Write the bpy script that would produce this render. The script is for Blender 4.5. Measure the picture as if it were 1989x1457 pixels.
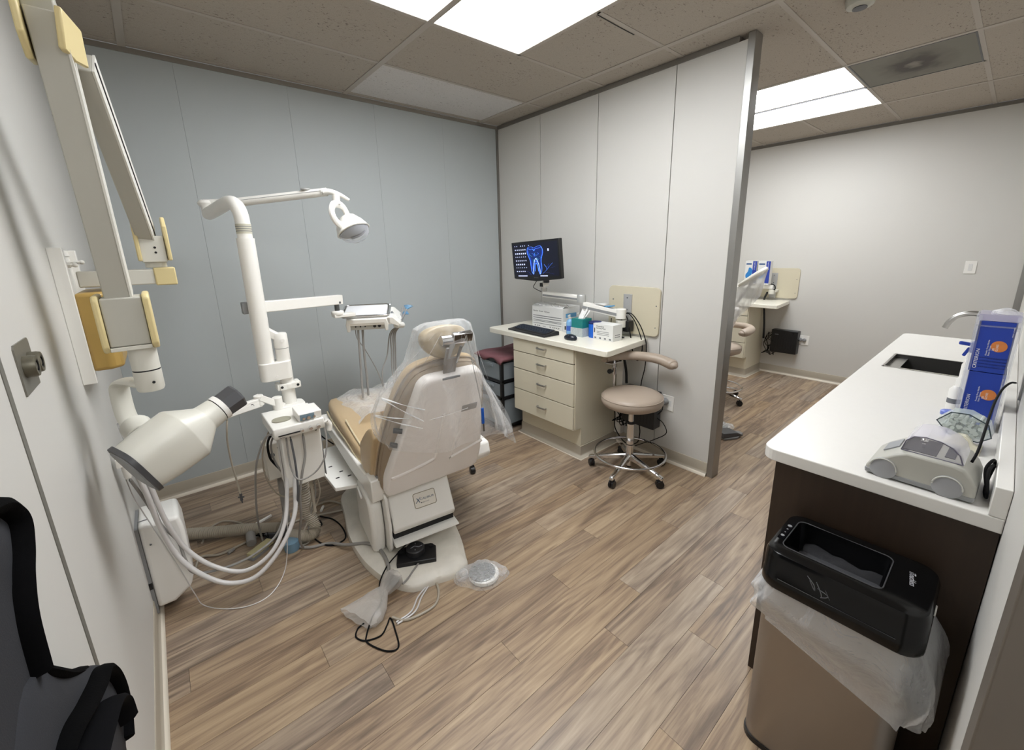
import bpy, bmesh, math, random
from mathutils import Vector, Matrix, Euler

for o in list(bpy.data.objects):
    bpy.data.objects.remove(o, do_unlink=True)
SC = bpy.context.scene
COL = SC.collection
PI = math.pi
random.seed(7)

# ---------------------------------------------------------------- camera
cam_data = bpy.data.cameras.new('camera')
cam = bpy.data.objects.new('camera', cam_data)
COL.objects.link(cam)
right = Vector((0.75853954, -0.65132191, -0.01993826))
down = Vector((-0.16941782, -0.16757647, -0.97119294))
fwd = Vector((0.62921806, 0.74006614, -0.23745892))
m = Matrix.Identity(4)
for i in range(3):
    m[i][0] = right[i]; m[i][1] = -down[i]; m[i][2] = -fwd[i]
m.translation = Vector((0.245, 0.0, 1.59))
cam.matrix_world = m
cam_data.sensor_fit = 'HORIZONTAL'
cam_data.sensor_width = 36.0
cam_data.lens = 813.75 / 1989 * 36.0
cam_data.shift_x = -10.35 / 1989
cam_data.shift_y = -45.28 / 1989
cam_data.clip_start = 0.02
SC.camera = cam

# ---------------------------------------------------------------- world, exposure
w = bpy.data.worlds.new('world'); SC.world = w
w.use_nodes = True
w.node_tree.nodes['Background'].inputs[0].default_value = (1.0, 0.98, 0.95, 1)
w.node_tree.nodes['Background'].inputs[1].default_value = 0.15
SC.view_settings.view_transform = 'Standard'
SC.view_settings.look = 'None'
SC.view_settings.exposure = 0.0
SC.view_settings.gamma = 1.0
SC.view_settings.use_curve_mapping = False
LIGHT = 13.5         # strength of the ceiling light panels

# ---------------------------------------------------------------- materials
def srgb(h):
    h = h.lstrip('#')
    c = [int(h[i:i+2], 16) / 255 for i in (0, 2, 4)]
    return tuple((x / 12.92 if x <= 0.04045 else ((x + 0.055) / 1.055) ** 2.4) for x in c) + (1,)
MATS = {}
def mat(name, col, rough=0.5, metal=0.0, var=0.06, vscale=6.0, bump=0.0, bscale=80.0, spec=0.5, coat=0.0, alpha=1.0, trans=0.0, emit=None, es=0.0, aniso=None):
    if name in MATS: return MATS[name]
    mt = bpy.data.materials.new(name); mt.use_nodes = True
    nt = mt.node_tree; N = nt.nodes; L = nt.links
    b = N['Principled BSDF']
    c = srgb(col) if isinstance(col, str) else col
    tc = N.new('ShaderNodeTexCoord')
    if var > 0:
        no = N.new('ShaderNodeTexNoise'); no.inputs['Scale'].default_value = vscale; no.inputs['Detail'].default_value = 4
        mp = N.new('ShaderNodeMapping')
        if aniso: mp.inputs['Scale'].default_value = aniso
        L.new(tc.outputs['Object'], mp.inputs[0]); L.new(mp.outputs[0], no.inputs['Vector'])
        mx = N.new('ShaderNodeMix'); mx.data_type = 'RGBA'
        mx.inputs[6].default_value = tuple(x * (1 - var) for x in c[:3]) + (1,)
        mx.inputs[7].default_value = tuple(min(1, x * (1 + var)) for x in c[:3]) + (1,)
        L.new(no.outputs['Fac'], mx.inputs[0]); L.new(mx.outputs[2], b.inputs['Base Color'])
    else:
        b.inputs['Base Color'].default_value = c
    b.inputs['Roughness'].default_value = rough
    b.inputs['Metallic'].default_value = metal
    b.inputs['Specular IOR Level'].default_value = spec
    b.inputs['Coat Weight'].default_value = coat
    b.inputs['Alpha'].default_value = alpha
    b.inputs['Transmission Weight'].default_value = trans
    if emit is not None:
        b.inputs['Emission Color'].default_value = srgb(emit) if isinstance(emit, str) else emit
        b.inputs['Emission Strength'].default_value = es
    if bump > 0:
        n2 = N.new('ShaderNodeTexNoise'); n2.inputs['Scale'].default_value = bscale; n2.inputs['Detail'].default_value = 3
        L.new(tc.outputs['Object'], n2.inputs['Vector'])
        bp = N.new('ShaderNodeBump'); bp.inputs['Strength'].default_value = bump; bp.inputs['Distance'].default_value = 0.002
        L.new(n2.outputs['Fac'], bp.inputs['Height']); L.new(bp.outputs[0], b.inputs['Normal'])
    MATS[name] = mt
    return mt

WHITEP = mat('white_plastic', '#eeece7', 0.3, var=0.02)
WHITEM = mat('white_enamel', '#eceae4', 0.28, var=0.03, vscale=9)
SHELL = mat('chair_shell_plastic', '#f0ebe7', 0.35, var=0.03)
SCUFF = mat('scuffed_white_enamel', '#dcd7cc', 0.4, var=0.20, vscale=11)
XBEIGE = mat('xray_beige_paint', '#d6d4ca', 0.35, var=0.03)
XSHADE = mat('xray_shaded_face', '#b9b7ad', 0.45, var=0.03)  # shade on the arm faces turned down is put into this darker colour
XYEL = mat('aged_yellow_plastic', '#dccb97', 0.4, var=0.05)
AMBER = mat('amber_aged_plastic', '#b39350', 0.4, var=0.18, vscale=9)
BLACKP = mat('black_plastic', '#141416', 0.35, var=0.1)
BLACKM = mat('matte_black', '#101012', 0.6, var=0.1)
BLACKR = mat('black_rubber', '#101011', 0.7, var=0.1, spec=0.15)
GREYP = mat('grey_plastic', '#8a8b8c', 0.4, var=0.04)
DGREY = mat('dark_grey_plastic', '#47474a', 0.4, var=0.06)
TUBEG = mat('grey_tubing', '#8d8a86', 0.4, var=0.05)
TUBEW = mat('white_tubing', '#cfccca', 0.3, var=0.03)
TUBEB = mat('beige_tubing', '#a89f90', 0.45, var=0.06)
TAN = mat('tan_vinyl', '#c0a884', 0.38, var=0.05, bump=0.15, bscale=300)
TAUPE = mat('taupe_vinyl', '#9c8b76', 0.45, var=0.06, bump=0.15, bscale=300)
PIPING = mat('cream_piping', '#d6c8a8', 0.4, var=0.03)
STOOLV = mat('stool_vinyl', '#a99a8b', 0.42, var=0.04, bump=0.12, bscale=350)
CHROME = mat('chrome', (0.72, 0.72, 0.73, 1), 0.12, 1.0, var=0.02)
STEEL = mat('brushed_steel', (0.5, 0.49, 0.47, 1), 0.32, 1.0, var=0.08, vscale=30, aniso=(1, 1, 12))
ALU = mat('aluminium_trim', (0.36, 0.355, 0.34, 1), 0.38, 0.85, var=0.06, vscale=20, aniso=(1, 1, 0.1))
ALUG = mat('grey_rail_paint', '#7b7771', 0.45, 0.2, var=0.04)
BINST = mat('bin_stainless', (0.36, 0.33, 0.30, 1), 0.36, 0.9, var=0.10, vscale=5, aniso=(1, 1, 0.15))
CREAM = mat('cream_laminate', '#d6cfba', 0.4, var=0.02)
CREAM2 = mat('cream_edge', '#ebe7d9', 0.3, var=0.02)
COVE = mat('beige_cove_base', '#aea595', 0.5, var=0.05)
COVE_HI = mat('cove_toe_highlight', '#ddd4c4', 0.5, var=0.05)  # highlight along the toe of the base, put in as a lighter cream
QUARTZ = mat('white_quartz', '#e6e4df', 0.25, var=0.015, vscale=40)
WHITEW = mat('white_wall_paint', '#cfcdc8', 0.55, var=0.015, vscale=2, bump=0.05, bscale=220)
BLUEW = mat('grey_blue_wall_paint', '#b4babb', 0.55, var=0.03, vscale=1.5, bump=0.03, bscale=220)
WALLG = mat('joint_dark', '#2c2b29', 0.8, var=0.05)
STRIPG = mat('grey_joint_strip', '#75736c', 0.5, 0.2, var=0.06)
DOORP = mat('door_frame_paint', '#6b645c', 0.45, var=0.04)
HALLW = mat('hall_wall_paint', '#bcb8b0', 0.6, var=0.02)
MAROON = mat('maroon_cloth', '#7a4e54', 0.75, var=0.10, bump=0.3, bscale=60)
PAPER = mat('white_card', '#dcdcda', 0.6, var=0.03)
BLUEC = mat('blue_card', '#16389a', 0.4, var=0.04)
BLUEP = mat('blue_plastic', '#1d55b0', 0.35, var=0.04)
TEAL = mat('teal_card', '#1c7d7c', 0.5, var=0.15, vscale=20)
ORANGE = mat('orange_print', '#c9783a', 0.5, var=0.15, vscale=60)
INK = mat('dark_print', '#2a2c30', 0.7, var=0.02)
INKG = mat('grey_print', '#6c6e72', 0.7, var=0.02)
INKW = mat('white_print', '#d9dbe2', 0.6, var=0.02)
INKB = mat('navy_print', '#12205c', 0.6, var=0.02)
CLOTHD = mat('charcoal_apron_fabric', '#35363a', 0.8, var=0.10, bump=0.3, bscale=500, spec=0.15)
CLOTHB = mat('black_binding', '#070708', 0.9, var=0.05, bump=0.3, bscale=300, spec=0.05)
PEBBLE = mat('grey_disc', '#9a9786', 0.5, var=0.05)
MIRRORM = mat('lamp_reflector', (0.34, 0.30, 0.26, 1), 0.08, 1.0, var=0.05)
BLUETIP = mat('blue_sleeve', '#5f9cc8', 0.4, var=0.05)
COTTON = mat('cotton_roll', '#c9cfcc', 0.9, var=0.03)

def wood_dark():
    mt = mat('dark_walnut_laminate', '#33261c', 0.45, var=0.28, vscale=6, aniso=(9, 9, 0.35))
    return mt
WALNUT = wood_dark()

def film(name, tint=(0.93, 0.94, 0.95, 1), amt=0.25, edge=0.65, rough=0.22, wr=14.0, bs=0.6):
    mt = bpy.data.materials.new(name); mt.use_nodes = True
    nt = mt.node_tree; N = nt.nodes; L = nt.links
    b = N['Principled BSDF']; out = N['Material Output']
    b.inputs['Base Color'].default_value = tint
    b.inputs['Roughness'].default_value = rough
    tr = N.new('ShaderNodeBsdfTransparent')
    mx = N.new('ShaderNodeMixShader')
    lw = N.new('ShaderNodeLayerWeight'); lw.inputs['Blend'].default_value = 0.35
    tc = N.new('ShaderNodeTexCoord')
    no = N.new('ShaderNodeTexNoise'); no.inputs['Scale'].default_value = wr; no.inputs['Detail'].default_value = 5; no.inputs['Distortion'].default_value = 0.6
    L.new(tc.outputs['Object'], no.inputs['Vector'])
    bp = N.new('ShaderNodeBump'); bp.inputs['Strength'].default_value = bs; bp.inputs['Distance'].default_value = 0.02
    L.new(no.outputs['Fac'], bp.inputs['Height']); L.new(bp.outputs[0], b.inputs['Normal']); L.new(bp.outputs[0], lw.inputs['Normal'])
    mr = N.new('ShaderNodeMapRange'); mr.inputs['To Min'].default_value = amt; mr.inputs['To Max'].default_value = edge
    L.new(lw.outputs['Facing'], mr.inputs['Value'])
    L.new(mr.outputs[0], mx.inputs[0]); L.new(tr.outputs[0], mx.inputs[1]); L.new(b.outputs[0], mx.inputs[2])
    L.new(mx.outputs[0], out.inputs['Surface'])
    MATS[name] = mt
    return mt
FILM = film('clear_plastic_film', amt=0.10, edge=0.5, rough=0.18, bs=0.9)
FILMS = film('glossy_seat_film', amt=0.26, edge=0.7, rough=0.12, bs=1.0, wr=20)
FILMB = film('bright_film_strand', amt=0.55, edge=0.9)
FILMC = film('cloudy_plastic_film', amt=0.20, edge=0.6, bs=0.9)
FILML = film('milky_bin_liner', amt=0.24, edge=0.75, wr=6, bs=1.6, rough=0.16)
ACRYL = film('clear_acrylic', tint=(0.85, 0.88, 0.97, 1), amt=0.14, edge=0.55, rough=0.08, bs=0.0)
DOMEM = film('smoky_lid', tint=(0.72, 0.70, 0.80, 1), amt=0.20, edge=0.75, rough=0.08, bs=0.0)
DRAWF = film('frosted_drawer', tint=(0.30, 0.34, 0.37, 1), amt=0.5, edge=0.75, rough=0.3, bs=0.1)

def floor_mat():
    mt = bpy.data.materials.new('vinyl_plank_oak'); mt.use_nodes = True
    nt = mt.node_tree; N = nt.nodes; L = nt.links; b = N['Principled BSDF']
    tc = N.new('ShaderNodeTexCoord'); oi = N.new('ShaderNodeObjectInfo')
    geo = N.new('ShaderNodeNewGeometry')
    comb = N.new('ShaderNodeCombineXYZ')
    mul = N.new('ShaderNodeMath'); mul.operation = 'MULTIPLY'; mul.inputs[1].default_value = 61.0
    L.new(oi.outputs['Random'], mul.inputs[0]); L.new(mul.outputs[0], comb.inputs[0]); L.new(mul.outputs[0], comb.inputs[1]); L.new(mul.outputs[0], comb.inputs[2])
    add = N.new('ShaderNodeVectorMath'); add.operation = 'ADD'
    L.new(geo.outputs['Position'], add.inputs[0]); L.new(comb.outputs[0], add.inputs[1])
    # broad figure
    mp = N.new('ShaderNodeMapping'); mp.inputs['Scale'].default_value = (0.95, 13.0, 1.0)
    L.new(add.outputs[0], mp.inputs[0])
    n1 = N.new('ShaderNodeTexNoise'); n1.inputs['Scale'].default_value = 1.6; n1.inputs['Detail'].default_value = 6; n1.inputs['Roughness'].default_value = 0.55; n1.inputs['Distortion'].default_value = 1.4
    L.new(mp.outputs[0], n1.inputs['Vector'])
    # fine grain
    mp2 = N.new('ShaderNodeMapping'); mp2.inputs['Scale'].default_value = (4.0, 95.0, 1.0)
    L.new(add.outputs[0], mp2.inputs[0])
    n2 = N.new('ShaderNodeTexNoise'); n2.inputs['Scale'].default_value = 1.4; n2.inputs['Detail'].default_value = 5; n2.inputs['Distortion'].default_value = 0.5
    L.new(mp2.outputs[0], n2.inputs['Vector'])
    # cathedral rings
    mp3 = N.new('ShaderNodeMapping'); mp3.inputs['Scale'].default_value = (1.0, 7.0, 1.0)
    L.new(add.outputs[0], mp3.inputs[0])
    n3 = N.new('ShaderNodeTexNoise'); n3.inputs['Scale'].default_value = 1.1; n3.inputs['Detail'].default_value = 1.5; n3.inputs['Distortion'].default_value = 0.8
    L.new(mp3.outputs[0], n3.inputs['Vector'])
    m3 = N.new('ShaderNodeMath'); m3.operation = 'MULTIPLY'; m3.inputs[1].default_value = 42
    L.new(n3.outputs['Fac'], m3.inputs[0])
    s3 = N.new('ShaderNodeMath'); s3.operation = 'SINE'; L.new(m3.outputs[0], s3.inputs[0])
    cr = N.new('ShaderNodeValToRGB')
    e = cr.color_ramp.elements
    e[0].position = 0.28; e[0].color = srgb('#6d5b4a')
    e[1].position = 0.72; e[1].color = srgb('#b0997c')
    x = e.new(0.42); x.color = srgb('#88725d')
    x = e.new(0.54); x.color = srgb('#9c856b')
    f1 = N.new('ShaderNodeMath'); f1.operation = 'MULTIPLY_ADD'; f1.inputs[1].default_value = 0.045
    L.new(s3.outputs[0], f1.inputs[0]); L.new(n1.outputs['Fac'], f1.inputs[2])
    f2 = N.new('ShaderNodeMath'); f2.operation = 'MULTIPLY_ADD'; f2.inputs[1].default_value = 0.30
    sub = N.new('ShaderNodeMath'); sub.operation = 'SUBTRACT'; sub.inputs[1].default_value = 0.5
    L.new(n2.outputs['Fac'], sub.inputs[0]); L.new(sub.outputs[0], f2.inputs[0]); L.new(f1.outputs[0], f2.inputs[2])
    f3 = N.new('ShaderNodeMath'); f3.operation = 'MULTIPLY_ADD'; f3.inputs[1].default_value = 0.12
    sb2 = N.new('ShaderNodeMath'); sb2.operation = 'SUBTRACT'; sb2.inputs[1].default_value = 0.5
    L.new(oi.outputs['Random'], sb2.inputs[0]); L.new(sb2.outputs[0], f3.inputs[0]); L.new(f2.outputs[0], f3.inputs[2])
    L.new(f3.outputs[0], cr.inputs[0])
    hs = N.new('ShaderNodeHueSaturation')
    L.new(cr.outputs[0], hs.inputs['Color'])
    mr = N.new('ShaderNodeMapRange'); mr.inputs['To Min'].default_value = 0.75; mr.inputs['To Max'].default_value = 1.0
    n5 = N.new('ShaderNodeMath'); n5.operation = 'FRACT'; m5 = N.new('ShaderNodeMath'); m5.operation = 'MULTIPLY'; m5.inputs[1].default_value = 7.77
    L.new(oi.outputs['Random'], m5.inputs[0]); L.new(m5.outputs[0], n5.inputs[0]); L.new(n5.outputs[0], mr.inputs['Value'])
    L.new(mr.outputs[0], hs.inputs['Saturation'])
    L.new(hs.outputs[0], b.inputs['Base Color'])
    b.inputs['Roughness'].default_value = 0.42
    bp = N.new('ShaderNodeBump'); bp.inputs['Strength'].default_value = 0.12; bp.inputs['Distance'].default_value = 0.001
    L.new(n2.outputs['Fac'], bp.inputs['Height']); L.new(bp.outputs[0], b.inputs['Normal'])
    MATS['floor'] = mt
    return mt
PLANK = floor_mat()

def tile_mat(name, base, pit, dens):
    mt = bpy.data.materials.new(name); mt.use_nodes = True
    nt = mt.node_tree; N = nt.nodes; L = nt.links; b = N['Principled BSDF']
    geo = N.new('ShaderNodeNewGeometry')
    mp = N.new('ShaderNodeMapping'); mp.inputs['Scale'].default_value = (0.55, 1.0, 1.0)
    mp.inputs['Rotation'].default_value = (0, 0, 0.5)
    L.new(geo.outputs['Position'], mp.inputs[0])
    n1 = N.new('ShaderNodeTexNoise'); n1.inputs['Scale'].default_value = 95; n1.inputs['Detail'].default_value = 2.5; n1.inputs['Distortion'].default_value = 0.8
    L.new(mp.outputs[0], n1.inputs['Vector'])
    n2 = N.new('ShaderNodeTexNoise'); n2.inputs['Scale'].default_value = 3.5; n2.inputs['Detail'].default_value = 2
    L.new(geo.outputs['Position'], n2.inputs['Vector'])
    ad = N.new('ShaderNodeMath'); ad.operation = 'MULTIPLY_ADD'; ad.inputs[1].default_value = 0.22
    L.new(n2.outputs['Fac'], ad.inputs[0]); L.new(n1.outputs['Fac'], ad.inputs[2])
    cr = N.new('ShaderNodeValToRGB'); e = cr.color_ramp.elements
    e[0].position = dens; e[0].color = srgb(base)
    e[1].position = dens + 0.05; e[1].color = srgb(pit)
    L.new(ad.outputs[0], cr.inputs[0])
    n4 = N.new('ShaderNodeTexNoise'); n4.inputs['Scale'].default_value = 300
    L.new(geo.outputs['Position'], n4.inputs['Vector'])
    mx = N.new('ShaderNodeMix'); mx.data_type = 'RGBA'; mx.blend_type = 'MULTIPLY'; mx.inputs[0].default_value = 0.35
    L.new(cr.outputs[0], mx.inputs[6]); L.new(n4.outputs['Fac'], mx.inputs[7])
    L.new(mx.outputs[2], b.inputs['Base Color'])
    b.inputs['Roughness'].default_value = 0.9
    bp = N.new('ShaderNodeBump'); bp.inputs['Strength'].default_value = 0.5; bp.inputs['Distance'].default_value = 0.003; bp.invert = True
    L.new(cr.outputs['Alpha'], bp.inputs['Height'])
    MATS[name] = mt
    return mt
TILE = tile_mat('fissured_ceiling_tile', '#bdb3a6', '#867c72', 0.755)
TILEN = tile_mat('new_ceiling_tile', '#e2dedb', '#a8a29e', 0.76)
TEE = mat('ceiling_tee_paint', '#b0a89e', 0.5, var=0.03)
PANEL = mat('light_diffuser', '#ffffff', 0.5, var=0.0, emit=(0.96, 0.98, 1.0, 1), es=LIGHT)

# ---------------------------------------------------------------- mesh helpers
W = {}      # world location of every object (nothing is rotated at object level)
def catmull(pts, n=6, closed=False):
    P = [Vector(p) for p in pts]
    if len(P) < 3: return P
    out = []
    m_ = len(P)
    rng = m_ if closed else m_ - 1
    for i in range(rng):
        p0 = P[(i - 1) % m_] if (closed or i > 0) else P[0] * 2 - P[1]
        p1 = P[i]; p2 = P[(i + 1) % m_]
        p3 = P[(i + 2) % m_] if (closed or i + 2 < m_) else P[-1] * 2 - P[-2]
        for k in range(n):
            t = k / n
            out.append(0.5 * ((2 * p1) + (p2 - p0) * t + (2 * p0 - 5 * p1 + 4 * p2 - p3) * t * t + (3 * p1 - p0 - 3 * p2 + p3) * t ** 3))
    if not closed: out.append(P[-1])
    return out
def rrect(w_, h_, r, n=5, cx=0, cy=0):
    out = []
    for (sx, sy, a0) in ((1, 1, 0), (-1, 1, 90), (-1, -1, 180), (1, -1, 270)):
        for k in range(n + 1):
            a = math.radians(a0 + 90 * k / n)
            out.append((cx + sx * (w_ / 2 - r) + r * math.cos(a), cy + sy * (h_ / 2 - r) + r * math.sin(a)))
    return out
def frame(d):
    d = Vector(d).normalized()
    up = Vector((0, 0, 1)) if abs(d.z) < 0.9 else Vector((1, 0, 0))
    a = d.cross(up).normalized(); b_ = a.cross(d).normalized()
    return a, b_, d
class MB:
    def __init__(s, M=None): s.v = []; s.f = []; s.M = M
    def add(s, vs, fs):
        b = len(s.v)
        for p in vs:
            p = Vector(p)
            s.v.append(s.M @ p if s.M else p)
        s.f += [tuple(b + i for i in f) for f in fs]
        return s
    def box(s, x0, x1, y0, y1, z0, z1):
        return s.add([(x0,y0,z0),(x1,y0,z0),(x1,y1,z0),(x0,y1,z0),(x0,y0,z1),(x1,y0,z1),(x1,y1,z1),(x0,y1,z1)],
                     [(0,3,2,1),(4,5,6,7),(0,1,5,4),(1,2,6,5),(2,3,7,6),(3,0,4,7)])
    def loft(s, rings, closed=True, caps=True):
        n = len(rings[0]); vs = [p for r in rings for p in r]; fs = []
        for i in range(len(rings) - 1):
            for j in range(n if closed else n - 1):
                a = i * n + j; b = i * n + (j + 1) % n
                fs.append((a, b, b + n, a + n))
        if caps and closed:
            fs.append(tuple(range(n))[::-1]); fs.append(tuple((len(rings) - 1) * n + j for j in range(n)))
        return s.add(vs, fs)
    def cyl(s, p0, p1, r0, r1=None, seg=20, caps=True):
        if r1 is None: r1 = r0
        p0 = Vector(p0); p1 = Vector(p1); a, b, d = frame(p1 - p0)
        R = [[p + (a * math.cos(2*PI*k/seg) + b * math.sin(2*PI*k/seg)) * r for k in range(seg)] for p, r in ((p0, r0), (p1, r1))]
        return s.loft(R, True, caps)
    def lathe(s, prof, c=(0,0,0), axis=(0,0,1), seg=28, caps=True):
        c = Vector(c); a, b, d = frame(axis)
        R = [[c + d * z + (a * math.cos(2*PI*k/seg) + b * math.sin(2*PI*k/seg)) * max(r, 1e-4) for k in range(seg)] for r, z in prof]
        return s.loft(R, True, caps)
    def tube(s, pts, r, seg=8, n=6, closed=False, sm=True, caps=True, flat=1.0):
        P = catmull(pts, n, closed) if sm else [Vector(p) for p in pts]
        rr = r if callable(r) else (lambda t: r)
        m_ = len(P); R = []; prev = None
        for i, p in enumerate(P):
            if closed: d = (P[(i+1) % m_] - P[i-1]).normalized()
            else: d = (P[min(i+1, m_-1)] - P[max(i-1, 0)]).normalized()
            if prev is None: a, b, _ = frame(d)
            else:
                a = (prev - d * prev.dot(d)).normalized(); b = a.cross(d).normalized() * -1
                b = d.cross(a).normalized()
            prev = a
            q = rr(i / (m_ - 1))
            R.append([p + a * q * math.cos(2*PI*k/seg) + b * q * flat * math.sin(2*PI*k/seg) for k in range(seg)])
        if closed: R.append(R[0]); return s.loft(R, True, False)
        return s.loft(R, True, caps)
    def prism(s, poly, axis, a0, a1):
        def P(p, a):
            if axis == 'x': return (a, p[0], p[1])
            if axis == 'y': return (p[0], a, p[1])
            return (p[0], p[1], a)
        return s.loft([[P(p, a0) for p in poly], [P(p, a1) for p in poly]])
    def obox(s, c, ex, ey, ez, sx, sy, sz):
        c = Vector(c); ex = Vector(ex).normalized(); ey = Vector(ey).normalized(); ez = Vector(ez).normalized()
        vs = [c + ex*sx*i/2 + ey*sy*j/2 + ez*sz*k/2 for k in (-1,1) for (i,j) in ((-1,-1),(1,-1),(1,1),(-1,1))]
        return s.add(vs, [(0,3,2,1),(4,5,6,7),(0,1,5,4),(1,2,6,5),(2,3,7,6),(3,0,4,7)])
    def bar(s, p0, p1, w_, h_, up=(0,0,1)):
        p0 = Vector(p0); p1 = Vector(p1); d = (p1 - p0); L_ = d.length; d.normalize()
        a = d.cross(Vector(up)).normalized(); b = a.cross(d).normalized()
        return s.obox((p0 + p1) / 2, a, d, b, w_, L_, h_)
    def ball(s, c, r, sc=(1,1,1), seg=16, rings=10):
        R = []
        for i in range(rings + 1):
            t = PI * i / rings
            R.append([(c[0] + sc[0]*r*max(math.sin(t),1e-3)*math.cos(2*PI*k/seg), c[1] + sc[1]*r*max(math.sin(t),1e-3)*math.sin(2*PI*k/seg), c[2] - sc[2]*r*math.cos(t)) for k in range(seg)])
        return s.loft(R, True, True)
    def grid(s, G):
        n = len(G[0]); vs = [p for r in G for p in r]; fs = []
        for i in range(len(G) - 1):
            for j in range(n - 1):
                a = i * n + j; fs.append((a, a + 1, a + n + 1, a + n))
        return s.add(vs, fs)
    def build(s, name, mt, parent=None, bev=0.0, seg=2, smooth=True, ang=40, sub=0, solid=0.0, origin=None, fix=True):
        me = bpy.data.meshes.new(name)
        xs = [p.x for p in s.v]; ys = [p.y for p in s.v]; zs = [p.z for p in s.v]
        if origin is None:
            c = Vector(((min(xs)+max(xs))/2, (min(ys)+max(ys))/2, min(zs) if parent is None else (min(zs)+max(zs))/2))
        else: c = Vector(origin)
        me.from_pydata([tuple(p - c) for p in s.v], [], s.f)
        me.validate()
        if fix:
            bm = bmesh.new(); bm.from_mesh(me)
            bmesh.ops.remove_doubles(bm, verts=bm.verts, dist=1e-6)
            bmesh.ops.recalc_face_normals(bm, faces=bm.faces)
            bm.to_mesh(me); bm.free()
        if smooth:
            me.polygons.foreach_set('use_smooth', [True] * len(me.polygons))
            try: me.set_sharp_from_angle(angle=math.radians(ang))
            except Exception: pass
        me.materials.append(mt)
        o = bpy.data.objects.new(name, me); COL.objects.link(o)
        W[o.name] = c
        if parent is not None:
            o.parent = parent; o.location = c - W[parent.name]
        else: o.location = c
        if solid:
            q = o.modifiers.new('solidify', 'SOLIDIFY'); q.thickness = solid; q.offset = 0
        if bev:
            q = o.modifiers.new('bevel', 'BEVEL'); q.width = bev; q.segments = seg; q.limit_method = 'ANGLE'; q.angle_limit = math.radians(35); q.harden_normals = False
        if sub:
            q = o.modifiers.new('subdivision', 'SUBSURF'); q.levels = sub; q.render_levels = sub
        return o
def tag(o, label=None, cat=None, group=None, kind=None):
    if label: o['label'] = label
    if cat: o['category'] = cat
    if group: o['group'] = group
    if kind: o['kind'] = kind
    return o
def thing(name, loc, label, cat, group=None):
    o = bpy.data.objects.new(name, None); COL.objects.link(o)
    o.empty_display_size = 0.05
    o.location = loc; W[o.name] = Vector(loc)
    return tag(o, label, cat, group)
def struct(name, loc=(0,0,0)):
    o = bpy.data.objects.new(name, None); COL.objects.link(o); o.location = loc; W[o.name] = Vector(loc)
    o.empty_display_size = 0.05
    o['kind'] = 'structure'; return o
def copy_tree(o, shift=(0,0,0), parent=None):
    c = o.copy(); COL.objects.link(c)
    if parent is not None: c.parent = parent
    else: c.location = o.location + Vector(shift)
    W[c.name] = W[o.name] + Vector(shift)
    for ch in list(o.children): copy_tree(ch, shift, c)
    return c
def text(body, size, origin, ex, ey, mt, parent, name='lettering', align='LEFT', ext=0.0002, shear=0.0, maxw=None):
    cu = bpy.data.curves.new(name, 'FONT'); cu.body = body; cu.size = size; cu.extrude = ext
    cu.align_x = align; cu.resolution_u = 2; cu.shear = shear
    t = bpy.data.objects.new('tmp', cu); COL.objects.link(t)
    dg = bpy.context.evaluated_depsgraph_get(); dg.update()
    me = bpy.data.meshes.new_from_object(t.evaluated_get(dg))
    bpy.data.objects.remove(t, do_unlink=True)
    ex = Vector(ex).normalized(); ey = Vector(ey).normalized(); ez = ex.cross(ey)
    vs = [v.co.copy() for v in me.vertices]
    k = 1.0
    if maxw and vs:
        ww = max(v.x for v in vs) - min(v.x for v in vs)
        k = maxw / ww
    o0 = Vector(origin)
    pts = [o0 + ex * v.x * k + ey * v.y + ez * v.z for v in vs]
    c = sum(pts, Vector()) / max(1, len(pts))
    for v, p in zip(me.vertices, pts): v.co = p - c
    me.materials.clear(); me.materials.append(mt); me.name = name
    o = bpy.data.objects.new(name, me); COL.objects.link(o); W[o.name] = c
    o.parent = parent; o.location = c - W[parent.name]
    return o
def RZ(deg): return Matrix.Rotation(math.radians(deg), 4, 'Z')
# ================================================================ THE ROOM
H = 2.733; XF = 6.03; YB = 3.452; YC = -0.09; PX = 2.984
# floor: sub-floor slab and one object per plank
floor = MB().box(-0.05, XF + 0.05, -1.75, YB + 0.05, -0.08, -0.005).build('floor', mat('subfloor', '#4a3c30', 0.9), smooth=False)
tag(floor, kind='structure')
PW = 0.1219; PL = 1.219
cache = {}
r = 0
y = YB
while y > -0.6:
    y0 = max(y - PW, -0.62)
    off = (r * 0.457 + random.uniform(-0.1, 0.1)) % PL
    x = -off
    while x < XF:
        a = max(x, 0.0); b_ = min(x + PL, XF)
        if b_ - a > 0.02:
            key = (round(b_ - a, 3), round(y - y0, 3))
            cx, cy = (a + b_) / 2, (y + y0) / 2
            if key not in cache:
                hx, hy = (b_ - a) / 2 - 0.0002, (y - y0) / 2 - 0.0002
                me = bpy.data.meshes.new('plank')
                me.from_pydata([(-hx,-hy,-.005),(hx,-hy,-.005),(hx,hy,-.005),(-hx,hy,-.005),(-hx+.0004,-hy+.0004,0),(hx-.0004,-hy+.0004,0),(hx-.0004,hy-.0004,0),(-hx+.0004,hy-.0004,0)], [],
                               [(0,3,2,1),(4,5,6,7),(0,1,5,4),(1,2,6,5),(2,3,7,6),(3,0,4,7)])
                me.materials.append(PLANK); cache[key] = me
            o = bpy.data.objects.new('plank', cache[key]); COL.objects.link(o)
            o.parent = floor; o.location = Vector((cx, cy, 0)) - W['floor']; W[o.name] = Vector((cx, cy, 0))
        x += PL
    y -= PW; r += 1
MB().box(0, 1.3, -1.72, -0.621, -0.005, 0).build('hall_floor', mat('hall_floor_vinyl', '#8a745c', 0.5, var=0.15, aniso=(1, 12, 1)), floor, smooth=False)

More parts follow.
